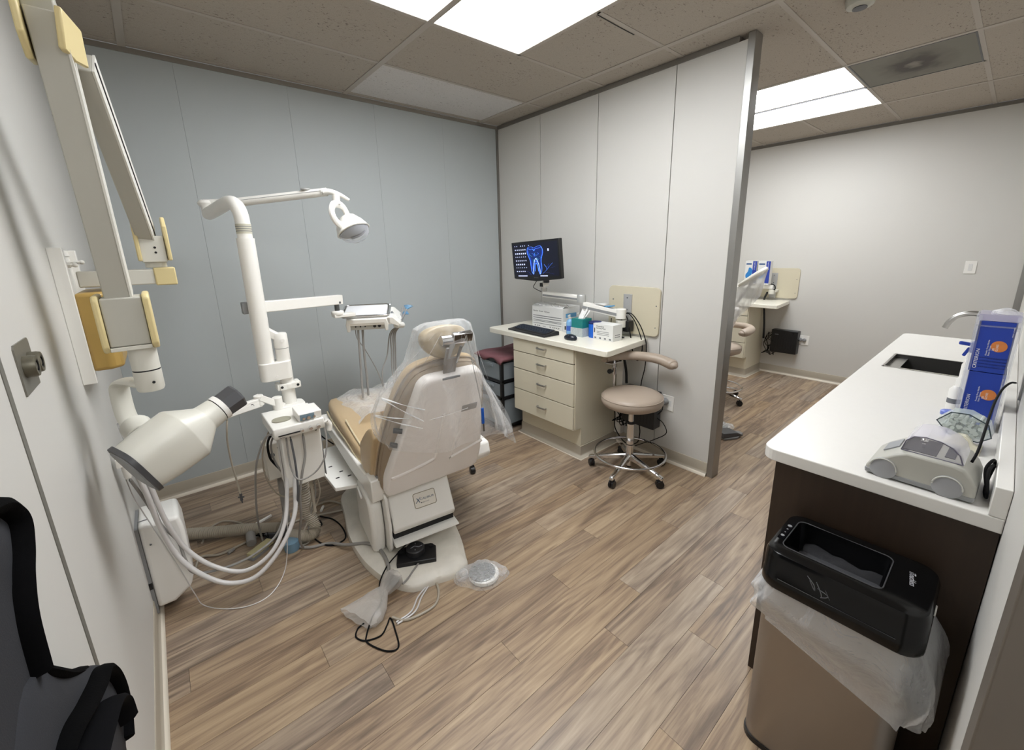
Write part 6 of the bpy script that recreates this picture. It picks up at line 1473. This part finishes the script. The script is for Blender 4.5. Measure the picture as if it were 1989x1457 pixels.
MB().lathe([(0.014, 0.12), (0.014, 0.145), (0, 0.146)], (2.76, 0.058, 0.9205)).build('bottle_cap', WHITEM, sp2)
sp3 = thing('marked_bottle', (2.58, 0.075, 0.9205), 'white bottle with dark print beside the left edge of the rack', 'bottle')
MB().lathe([(0.019, 0), (0.020, 0.008), (0.020, 0.085), (0.010, 0.10), (0, 0.101)], (2.62, 0.072, 0.9205)).build('bottle_body', WHITEP, sp3)
MB().lathe([(0.0203, 0.03), (0.0203, 0.05)], (2.62, 0.072, 0.9205), caps=False).build('bottle_band', INKG, sp3)
jr = thing('blue_lid_jar', (2.34, 0.075, 0.9205), 'small pale jar with a periwinkle blue lid beside glove rack', 'jar')
MB().lathe([(0.022, 0), (0.022, 0.05)], (2.37, 0.068, 0.9205)).build('jar_body', PAPER, jr)
MB().lathe([(0.0235, 0.05), (0.0235, 0.062), (0.02, 0.065), (0, 0.066)], (2.37, 0.068, 0.9205)).build('jar_lid', mat('periwinkle', '#6677c8', 0.35), jr)
# cotton roll dispenser
cd = thing('cotton_roll_dispenser', (2.19, 0.02, 0.9205), 'clear hexagonal cotton roll dispenser on a white base', 'dispenser')
DM = Matrix.Translation((2.20, 0.018, 0.9205)) @ RZ(-4)
hexo = [(0.060, 0.075), (0.030, 0.038), (-0.038, 0.030), (-0.068, 0.062), (-0.048, 0.098), (-0.010, 0.116), (0.040, 0.110)]
hexo = [(0.066, 0.082), (0.032, 0.042), (-0.036, 0.036), (-0.062, 0.060), (-0.050, 0.100), (-0.005, 0.122), (0.036, 0.118)]
q = MB(DM); q.loft([[Vector((n, y, z)) for y, z in hexo] for n in (-0.032, 0.032)]); hx = q.build('hopper', film('smoke_acrylic', tint=(0.66, 0.74, 0.72, 1), amt=0.25, edge=0.7, rough=0.1, bs=0), cd)
q = MB(DM); q.tube([(-0.0325, y, z) for y, z in hexo], 0.002, seg=6, closed=True, sm=False); q.build('hopper_edge', mat('hopper_edge', '#2c3a3f', 0.3), cd)
random.seed(8); q = MB(DM)
for _ in range(70):
    y = random.uniform(-0.048, 0.050); z = random.uniform(0.045, 0.108)
    if abs(y) > 0.035 and (z < 0.06 or z > 0.095): continue
    q.cyl((-0.029 + random.uniform(0, .004), y, z), (0.029, y, z), 0.0052, seg=8)
tag(q.build('cotton_rolls', COTTON, cd), kind='stuff')
q = MB(DM); q.prism([(0.072, 0.0), (0.075, 0.012), (0.045, 0.016), (0.028, 0.028), (0.022, 0.045), (0.010, 0.056), (-0.010, 0.056), (-0.022, 0.045), (-0.030, 0.030), (-0.046, 0.022), (-0.046, 0.0)], 'x', -0.055, -0.034)
q.box(-0.055, 0.04, -0.046, 0.060, 0.0, 0.008); q.build('dispenser_base', mat('ivory_plastic', '#ddd9c6', 0.35), cd, bev=0.002)
MB(DM).lathe([(0.018, 0), (0.018, 0.004), (0.012, 0.004), (0.012, 0.002), (0, 0.002)], (-0.055, 0, 0.034), (-1, 0, 0)).build('dispenser_knob', mat('ivory_plastic', '#ddd9c6', 0.35), cd)
# mixing machine shaped like a small car
am = thing('amalgamator', (1.86, 0.07, 0.9205), 'grey car-shaped capsule mixer with clear lid on the counter corner', 'mixer')
AM = Matrix.Translation((1.855, 0.072, 0.9205)) @ RZ(-2)   # local y to the left, x away
body = [(-0.108, 0.012), (-0.106, 0.045), (-0.096, 0.066), (-0.080, 0.086), (-0.060, 0.092), (0.035, 0.092), (0.062, 0.078), (0.095, 0.052), (0.112, 0.034), (0.118, 0.026), (0.118, 0.012)]
def yz(p): return (p[0], p[1])
bb_ = MB(AM).prism([(a, b_) for a, b_ in body], 'x', -0.092, 0.085).build('mixer_body', mat('warm_grey_plastic', '#b4b3ab', 0.4, var=0.02), am, bev=0.012, seg=3)
MB(AM).prism([(-0.106, 0.004), (-0.109, 0.018), (0.119, 0.018), (0.117, 0.004)], 'x', -0.0935, 0.0865).build('mixer_skirt', GREYP, am, bev=0.003)
for y in (-0.055, 0.078):
    q = MB(AM); q.lathe([(0.031, -0.002), (0.031, 0.003), (0.0285, 0.005), (0, 0.005)], (-0.0915, y, 0.029), (-1, 0, 0), seg=32); wh_ = q.build('wheel_disc', mat('wheel_grey', '#9c9da0', 0.4), am)
    q = MB(AM); q.tube([(-0.0965, y + 0.0295 * math.cos(a), 0.029 + 0.0295 * math.sin(a)) for a in [PI * k / 14 for k in range(15)]], 0.0018, seg=6, sm=False); q.build('wheel_arch', mat('arch_light', '#c9c9c2', 0.4), am)
MB(AM).box(-0.060, 0.060, -0.020, 0.050, 0.090, 0.0935).build('mixing_well', DGREY, am)
MB(AM).box(-0.045, 0.045, -0.055, -0.035, 0.090, 0.0935).build('well_slot', DGREY, am)
q = MB(AM); q.cyl((-0.02, 0.012, 0.094), (-0.02, 0.012, 0.112), 0.0035); q.cyl((-0.012, 0.012, 0.094), (-0.012, 0.014, 0.104), 0.003); q.ball((-0.02, 0.012, 0.116), 0.0085, (1, 1, .8)); q.build('capsule_fork', CHROME, am)
dome = [(-0.075, 0.0), (-0.066, 0.024), (-0.050, 0.040), (-0.025, 0.050), (0.005, 0.053), (0.030, 0.048), (0.045, 0.031), (0.052, 0.0)]
q = MB(AM); R = []
for x in (-0.072, -0.069, 0.060, 0.063):
    k = 0.96 if x in (-0.072, 0.063) else 1.0
    R.append([Vector((x, y * k, 0.092 + z * k)) for y, z in dome])
q.loft(R, closed=False, caps=False)
for r in (R[0], R[-1]): q.add([tuple(AM.inverted() @ (AM @ p)) for p in r], [tuple(range(len(r)))])
q.build('clear_lid', DOMEM, am, bev=0.002)
q = MB(AM); q.tube([(-0.0725, y * .97, 0.0925 + z * .97) for y, z in dome] , 0.0016, seg=6, sm=False); q.tube([(-0.0725, -0.074, 0.0925), (-0.0725, 0.050, 0.0925)], 0.0016, seg=6, sm=False); q.build('lid_edge', mat('lid_edge', '#6f6c7c', 0.3), am)
MB(AM).prism([(0.060, 0.079), (0.094, 0.054), (0.095, 0.057), (0.062, 0.082)], 'x', -0.02, 0.05).build('control_strip', mat('strip_grey', '#8f9296', 0.4), am)
# power cords
hose([(1.83,-0.012,1.010),(1.86,-0.018,1.035),(1.95,-0.022,1.07),(2.05,-0.025,1.09),(2.15,-0.030,1.11),(2.25,-0.040,1.125),(2.35,-0.055,1.125),(2.44,-0.068,1.108)], 0.0032, BLACKR, 'black power cord rising from mixer to the wall outlet', 'cable', 'cord')
wp2 = thing('power_plug', (2.50, -0.078, 1.09), 'black plug in the right wall beside the blue glove boxes', 'plug')
q = MB(); q.loft([[Vector((x, -0.088 + (y * 1.0), z)) for y, z in ((0, -r_ * .8), (r_ * 1.4, -r_ * .8), (r_ * 1.4, r_ * .8), (0, r_ * .8))] for x, r_ in ((2.52, .014), (2.49, .013), (2.45, .007), (2.42, .006))]); q.build('plug_body', BLACKR, wp2, bev=0.002)
so_ = thing('wall_socket', (2.56, YC, 1.09), 'plain socket plate on the right wall at the photo edge', 'socket')
MB().box(2.515, 2.60, YC, YC + 0.005, 1.03, 1.15).build('cover_plate', WHITEP, so_, bev=0.001)
hose([(1.815,-0.052,0.94),(1.86,-0.040,0.985),(1.90,-0.050,1.005),(1.93,-0.055,0.98),(1.92,-0.050,0.94),(1.86,-0.048,0.928),(1.81,-0.052,0.93),(1.80,-0.050,0.955),(1.84,-0.045,0.99),(1.90,-0.052,0.99),(1.95,-0.056,0.97)], 0.0038, BLACKR, 'coiled grey-black power cord behind the mixer by the backsplash', 'cable', 'cord')

# ================================================================ TRASH BIN
bn = thing('trash_bin', (1.60, 0.165, 0), 'tall stainless sensor trash bin with black lid in front of counter', 'trash bin')
BM = Matrix.Translation((1.605, 0.168, 0))
def rr3(w_, d_, r_, z, n=6): return [Vector((x, y, z)) for x, y in rrect(w_, d_, r_, n)]
MB(BM).loft([rr3(.250, .350, .045, 0.0), rr3(.250, .350, .045, 0.018)]).build('base_ring', BLACKP, bn)
MB(BM).loft([rr3(.244, .344, .045, 0.018), rr3(.244, .344, .045, 0.610)]).build('bin_body', BINST, bn, ang=60)
W0, D0 = .262, .362
lid = MB(BM)
lid.loft([rr3(W0, D0, .05, 0.6070), rr3(W0 + .004, D0 + .004, .05, 0.6120), rr3(W0 + .004, D0 + .004, .05, 0.6440), rr3(W0, D0, .05, 0.6470), rr3(W0, D0, .05, 0.7040), rr3(W0 - .012, D0 - .012, .045, 0.7200), rr3(W0 - .03, D0 - .03, .04, 0.7240)], True, False)
# top deck with an opening: local y+ is the left end in the photo
n_ = len(rrect(W0 - .03, D0 - .03, .04, 6))
outer = rr3(W0 - .03, D0 - .03, .04, 0.7240); inner = [Vector((x, y + 0.030, 0.7240)) for x, y in rrect(0.165, 0.225, 0.018, 6)]
lid.loft([outer, inner], True, False)
lid.loft([inner, [p + Vector((0, 0, -0.012)) for p in inner], [Vector(((p.x) * 0.93, (p.y - 0.03) * 0.93 + 0.03, 0.6220)) for p in inner]], True, False)
ld = lid.build('bin_lid', mat('bin_lid_black', '#0a0a0b', 0.16, var=0.1, spec=0.35), bn, ang=45)
MB(BM).tube([Vector((x, y + 0.030, 0.7250)) for x, y in rrect(0.170, 0.230, 0.020, 6)], 0.0015, seg=6, closed=True, sm=False).build('opening_edge', mat('edge_grey', '#4a4a4c', 0.3), bn)
MB(BM).tube([Vector((W0 / -2 - 0.0025, y, 0.6455)) for y in (-0.13, 0, 0.13)], 0.0010, seg=4, sm=False).build('lid_seam', DGREY, bn)
fl_ = MB(BM); fl_.box(-0.078, 0.078, -0.075, 0.132, 0.6220, 0.6280); fl_.build('opening_floor', mat('film_floor', '#3a3b3e', 0.3, var=0.2), bn)
MB(BM).loft([[Vector((-0.076 + 0.15 * i / 8, -0.07 + 0.19 * j / 8, 0.6620 + 0.005 * math.sin(i * 1.9 + j * .8) + 0.005 * math.sin(j * 2.1) - 0.012 * (1 - i / 8))) for j in range(9)] for i in range(9)], closed=False).build('liner_inside', film('dim_film', tint=(0.3, 0.3, 0.32, 1), amt=0.06, edge=0.25, rough=.25, wr=20), bn)
MB(BM).box(-0.052, 0.048, 0.149, 0.166, 0.7235, 0.7255).build('sensor_panel', mat('sensor_gloss', '#0c0c10', 0.12), bn)
spn = bn.children[-1]
q = MB(BM); q.cyl((-0.034, 0.1575, 0.7255), (-0.034, 0.1575, 0.7265), 0.005); q.cyl((0.030, 0.1575, 0.7255), (0.030, 0.1575, 0.7265), 0.006); q.build('sensor_button', GREYP, spn)
q = MB(BM); q.cyl((-0.012, 0.1575, 0.7255), (-0.012, 0.1575, 0.7262), 0.002); q.cyl((0.008, 0.1575, 0.7255), (0.008, 0.1575, 0.7262), 0.0025); q.build('sensor_light', GREYP, spn)
text('iTouchless', 0.019, BM @ Vector((0.055, -0.120, 0.7244)), (-1, -0.12, 0), (0.12, -1, 0), mat('silver_print', '#b9bac0', 0.5), bn, 'lid_lettering', shear=0.25, maxw=0.062)
# hand-drawn stroke mark on the near side of the lid
q = MB(BM)
xs_ = W0 / -2 - 0.0012
q.tube([(xs_, 0.062, 0.7000), (xs_, 0.045, 0.6820), (xs_, 0.042, 0.6670), (xs_, 0.055, 0.6900)], 0.0014, seg=4); q.tube([(xs_, 0.040, 0.6940), (xs_, 0.028, 0.6700), (xs_, 0.024, 0.6580)], 0.0014, seg=4); q.tube([(xs_, 0.036, 0.6770), (xs_, 0.012, 0.6700), (xs_, 0.014, 0.6620), (xs_, 0.026, 0.6540)], 0.0012, seg=4); q.tube([(xs_, 0.018, 0.6820), (xs_, 0.006, 0.6600)], 0.0010, seg=4)
q.build('side_emblem', INKG, bn)
MB(BM).box(0.02, 0.05, -D0 / 2 - 0.004, -D0 / 2 + 0.002, 0.648, 0.664).build('white_latch', WHITEP, bn, bev=0.002)
# bin liner hanging out below the lid
def liner():
    n = 96; G = []
    for i in range(10):
        v = i / 9
        row = []
        for j in range(n):
            base = rrect(W0 - .004, D0 - .004, .05, 23)[j % 96]
            x, y = base
            t = math.atan2(y, x)
            # drop depends on position: the near left side hangs a little, the right end deep
            f = max(0, min(1, (0.19 - y) / 0.36))
            drop = 0.090 + 0.110 * f ** 1.0
            if x > 0.05: drop *= 0.85
            bulge = math.sin(PI * min(1, v * 1.05)) * 0.020 * (0.5 + f) + 0.020 * v
            k = 0.005 * math.sin(j * 0.9 + i * .8) * v + 0.010 * math.sin(j * 0.37 + i * .9) * v + 0.012 * f * v
            d = Vector((x, y, 0)).normalized()
            row.append(BM @ (Vector((x, y, 0.611 - drop * v + 0.006 * math.sin(j * 0.6) * v)) + d * (bulge + k)))
        G.append(row)
    q_ = MB(); q_.loft(G, True, False); return q_.build('bin_liner', FILML)
tag(liner(), 'translucent white bin liner hanging out below the black lid', 'bin liner')

# ================================================================ LEAD APRON, bottom left
la_ = thing('lead_apron', (0.04, 0.85, 0.5), 'charcoal lead apron with black binding hanging on the left wall', 'lead apron')
up = [(0.42, 1.30), (0.60, 1.335), (0.78, 1.295), (0.835, 1.272), (0.852, 1.240), (0.845, 1.215), (0.800, 1.196), (0.772, 1.170), (0.764, 1.120), (0.756, 1.070), (0.70, 0.94), (0.45, 0.90)]
def puff(out, x0, x1, k=0.93, cy=None):
    P = [Vector((0, a, b_)) for a, b_ in out]; P = catmull(P, 4, True)
    c = sum(P, Vector()) / len(P)
    return MB().loft([[Vector((x, c.y + (p.y - c.y) * s_, c.z + (p.z - c.z) * s_)) for p in P] for x, s_ in ((x0, 1.0), (x0 + (x1 - x0) * .4, 1.0), (x0 + (x1 - x0) * .8, (1 + k) / 2), (x1, k), (x1 + 0.002, k * .6))])
ap = puff(up, 0.004, 0.040).build('apron_front', CLOTHD, la_, ang=80)
low = [(0.756, 1.070), (0.805, 1.024), (0.90, 0.935), (0.985, 0.868), (1.035, 0.820), (1.070, 0.765), (1.086, 0.712), (1.070, 0.662), (1.02, 0.640), (0.92, 0.60), (0.72, 0.58), (0.50, 0.62), (0.42, 0.80), (0.50, 1.00), (0.66, 1.10)]
a2 = puff(low, 0.004, 0.046).build('apron_fold', CLOTHD, la_, ang=80)
MB().tube([(0.030, 0.60, 1.335), (0.032, 0.78, 1.290), (0.034, 0.828, 1.262), (0.036, 0.838, 1.235), (0.036, 0.815, 1.205), (0.036, 0.780, 1.180), (0.036, 0.750, 1.140), (0.036, 0.735, 1.07)], 0.024, seg=10, flat=0.6).build('binding', CLOTHB, ap)
MB().tube([(0.040, 0.64, 0.97), (0.050, 0.72, 0.965), (0.054, 0.80, 0.93), (0.054, 0.88, 0.895), (0.050, 0.955, 0.862), (0.046, 1.02, 0.800), (0.044, 1.05, 0.735), (0.042, 1.045, 0.68), (0.042, 1.0, 0.655)], 0.019, seg=10, flat=0.6).build('binding', CLOTHB, a2)
MB().tube([(0.045, 0.60, 0.90), (0.050, 0.70, 0.90), (0.055, 0.78, 0.89), (0.050, 0.90, 0.83), (0.046, 0.98, 0.76), (0.044, 1.0, 0.70)], 0.030, seg=10, flat=0.4).build('inner_fold', mat('apron_lining', '#101012', 0.9, spec=0.05), a2)
MB().tube([(0.030, 0.74, 1.085), (0.040, 0.79, 1.02), (0.036, 0.86, 0.955), (0.030, 0.95, 0.885)], 0.014, seg=8, flat=0.6).build('binding', CLOTHB, a2)

# ================================================================ SECOND OPERATORY (beyond the partition)
D2 = XF - PX
cab2 = copy_tree(cab1, (D2, 0, 0)); cab2['label'] = 'cream drawer cabinet against far wall beyond the partition post'
dt2 = copy_tree(dt1, (D2, 0, 0)); dt2['label'] = 'cream desktop against the far wall beyond the partition post'
bb2 = copy_tree(bb1, (D2, 0.015, 0.005)); bb2['label'] = 'cream board on the far wall carrying a monitor arm mount'
ma2 = thing('monitor_arm', (5.95, 1.88, 0.95), 'white monitor arm on the far wall behind the plastic-covered headrest', 'monitor arm')
q = MB(); q.box(5.93, 6.005, 1.83, 1.92, 1.02, 1.05); q.cyl((5.92, 1.88, 1.0), (5.92, 1.88, 1.055), 0.035); q.build('wall_joint', XBEIGE, ma2, bev=0.003)
MB().bar((5.92, 1.87, 1.085), (5.76, 2.36, 1.095), 0.05, 0.045).build('lower_arm', WHITEM, ma2, bev=0.004)
MB().tube([(5.92, 1.93, 1.11), (5.91, 1.88, 1.118), (5.90, 1.845, 1.10), (5.90, 1.84, 1.06), (5.91, 1.87, 1.05)], 0.006, seg=8).build('cable_loop', BLACKR, ma2)
hose([(5.915,1.92,1.02),(5.92,1.95,0.93),(5.90,1.93,0.80),(5.90,1.91,0.62),(5.90,1.90,0.45)], 0.012, BLACKM, 'thick black cable running down beyond the far desktop', 'cable', 'cable')
sh2 = thing('shelf_arm', (5.72, 2.30, 1.10), 'small steel canister beside the far glove boxes', 'canister')
MB().lathe([(0.03, 0), (0.03, 0.06), (0.032, 0.065), (0, 0.067)], (5.76, 2.28, 1.12)).build('canister', STEEL, sh2)
for k, (y0, y1, lab) in enumerate(((2.035, 2.165, 'white and blue glove box standing beyond the partition, left of the pair'), (1.885, 2.020, 'white and blue glove box standing beyond the partition, right of the pair'))):
    g_ = printbox('upright_glove_box', 5.80, 5.88, y0, y1, 1.118, 1.395, PAPER, lab, 'glove box')
    xf = 5.7995
    MB().box(xf - 0.0005, xf, y0 + 0.0, y0 + 0.045, 1.135, 1.394).build('blue_band', mat('band_blue', '#2a3f9a', 0.5), g_, smooth=False)
    MB().box(xf - 0.0005, xf, y0 + 0.06, y1 - 0.010, 1.350, 1.368).build('title_print', mat('title_blue', '#3b5a86', 0.5), g_, smooth=False)
    q = MB(); q.prism(outl([(y0 + .050, 1.24), (y0 + .070, 1.20), (y0 + .110, 1.19), (y0 + .118, 1.23), (y0 + .095, 1.27), (y0 + .085, 1.315), (y0 + .060, 1.31), (y0 + .045, 1.28)]), 'x', xf - 0.0006, xf); q.build('glove_print', mat('glove_blue', '#2f7fc4', 0.5, var=0.3, vscale=60), g_)
    text('NITRILE', 0.018, (xf - 0.0008, y0 + 0.030, 1.385), (0, 0, -1), (0, -1, 0), INKW, g_, 'box_lettering', maxw=0.09)
tw2 = copy_tree(tw1, (D2 + 0.03, 0, 0.025)); tw2['label'] = 'black computer tower with loose cables on the far wall'
hose([(5.93,1.60,0.55),(5.97,1.57,0.50),(5.99,1.55,0.46),(6.0,1.53,0.47)], 0.004, BLACKR, 'black cord from the far tower to the wall socket', 'cord', 'cable')
hose([(5.94,1.62,0.42),(5.95,1.57,0.40),(5.97,1.56,0.46),(6.0,1.55,0.47)], 0.004, BLACKR, 'second black cord dangling under the far tower toward the socket', 'cord', 'cable')
for k, (y, lab) in enumerate(((1.535, 'grey plug in the far wall socket nearest the tower'), (1.495, 'round grey plug in the far wall socket, away from the tower'))):
    p_ = thing('wall_plug', (6.0, y, 0.463), lab, 'plug'); MB().lathe([(0.020, 0), (0.020, 0.015), (0.012, 0.028), (0, 0.029)], (6.022, y, 0.468), (-1, 0, 0)).build('plug_body', GREYP, p_)
st2 = copy_tree(st1, (1.93, 0.27, 0)); st2['label'] = 'taupe round stool partly hidden behind the partition post'
for c in list(st2.children):
    if c.name.startswith('arm_support') or c.name.startswith('support_post') or c.name.startswith('lock_knob'): bpy.data.objects.remove(c, do_unlink=True)
armrest([(4.72, 1.86, 0.780), (4.68, 1.74, 0.795), (4.66, 1.64, 0.792), (4.60, 1.585, 0.782), (4.52, 1.585, 0.768), (4.46, 1.61, 0.757)], st2, 1.0)
MB().tube([(4.70, 1.86, 0.76), (4.72, 1.88, 0.60), (4.66, 1.88, 0.48), (4.58, 1.86, 0.48)], 0.010).build('support_post', CHROME, st2)
ch2 = copy_tree(ch, (2.80, -0.05, 0)); ch2['label'] = 'second dental chair almost hidden behind the partition post'
for c in list(ch2.children):
    if c.name.startswith('headrest'): bpy.data.objects.remove(c, do_unlink=True)
hd1 = Vector((0.10, -0.77, 0.60)).normalized(); hd2 = Vector((0.95, 0.22, 0.12)).normalized(); hd2 = (hd2 - hd1 * hd2.dot(hd1)).normalized(); hd3 = hd2.cross(hd1)
if hd3.z < 0: hd3 = -hd3
hcc = Vector((4.0, 1.395, 1.325))
MB().loft([[hcc + hd1 * (0.128 * k * math.cos(t)) + hd2 * (0.105 * k * math.sin(t)) + hd3 * n for t in [2 * PI * j / 28 for j in range(28)]] for k, n in ((0.80, -0.020), (0.97, -0.014), (1.0, 0.0), (0.97, 0.014), (0.85, 0.020))]).build('headrest', mat('pale_vinyl', '#cfcbc0', 0.4), ch2, ang=80)
q = MB(); q.bar(hcc - hd3 * 0.02, (3.95, 1.52, 1.05), 0.04, 0.02); q.build('headrest_blade', STEEL, ch2)
G = []
for i in range(9):
    v = i / 8
    row = []
    for j in range(64):
        t = 2 * PI * j / 64
        k = 1.03 + 0.25 * v + 0.05 * math.sin(j * 0.9 + i) * v + 0.03 * math.sin(j * 2.3) * v
        p = hcc + hd1 * (0.128 * k * math.cos(t)) * (1 - 0.2 * v) + hd2 * (0.105 * k * math.sin(t))
        p.y += 0.04 * v
        p.z += -0.235 * v - 0.10 * v * (1 - math.cos(t)) / 2
        row.append(p)
    G.append(row)
q = MB(); q.loft(G, True, False)
tag(q.build('plastic_cover', film('white_film', amt=0.30, edge=0.75, wr=10), ang=80), 'cloudy plastic cover over headrest of the far dental chair', 'plastic cover')
fp2 = thing('foot_control', (3.86, 1.36, 0), 'grey wedge-shaped foot pedal on the floor by the partition post', 'foot pedal')
MB(Matrix.Translation((3.76, 1.36, 0)) @ RZ(-25)).prism([(-0.10, -0.07), (0.02, -0.08), (0.13, -0.02), (0.13, 0.03), (0.02, 0.08), (-0.10, 0.08)], 'z', 0.0, 0.016).build('pedal_base', GREYP, fp2, bev=0.003)
MB(Matrix.Translation((3.75, 1.36, 0)) @ RZ(-25)).loft([[Vector((x, y, z)) for y, z in ((-0.06, 0.014), (0.06, 0.014), (0.06, 0.014 + h_), (-0.06, 0.014 + h_))] for x, h_ in ((-0.10, 0.045), (0.04, 0.035), (0.10, 0.006))]).build('pedal_plate', mat('pedal_grey', '#5a5c60', 0.4), fp2, bev=0.003)
rp2 = copy_tree(rp, (2.62, 0.0, 0)); rp2['label'] = 'second bagged silver foot pedal on floor behind partition post'

# remove helper objects with no geometry use
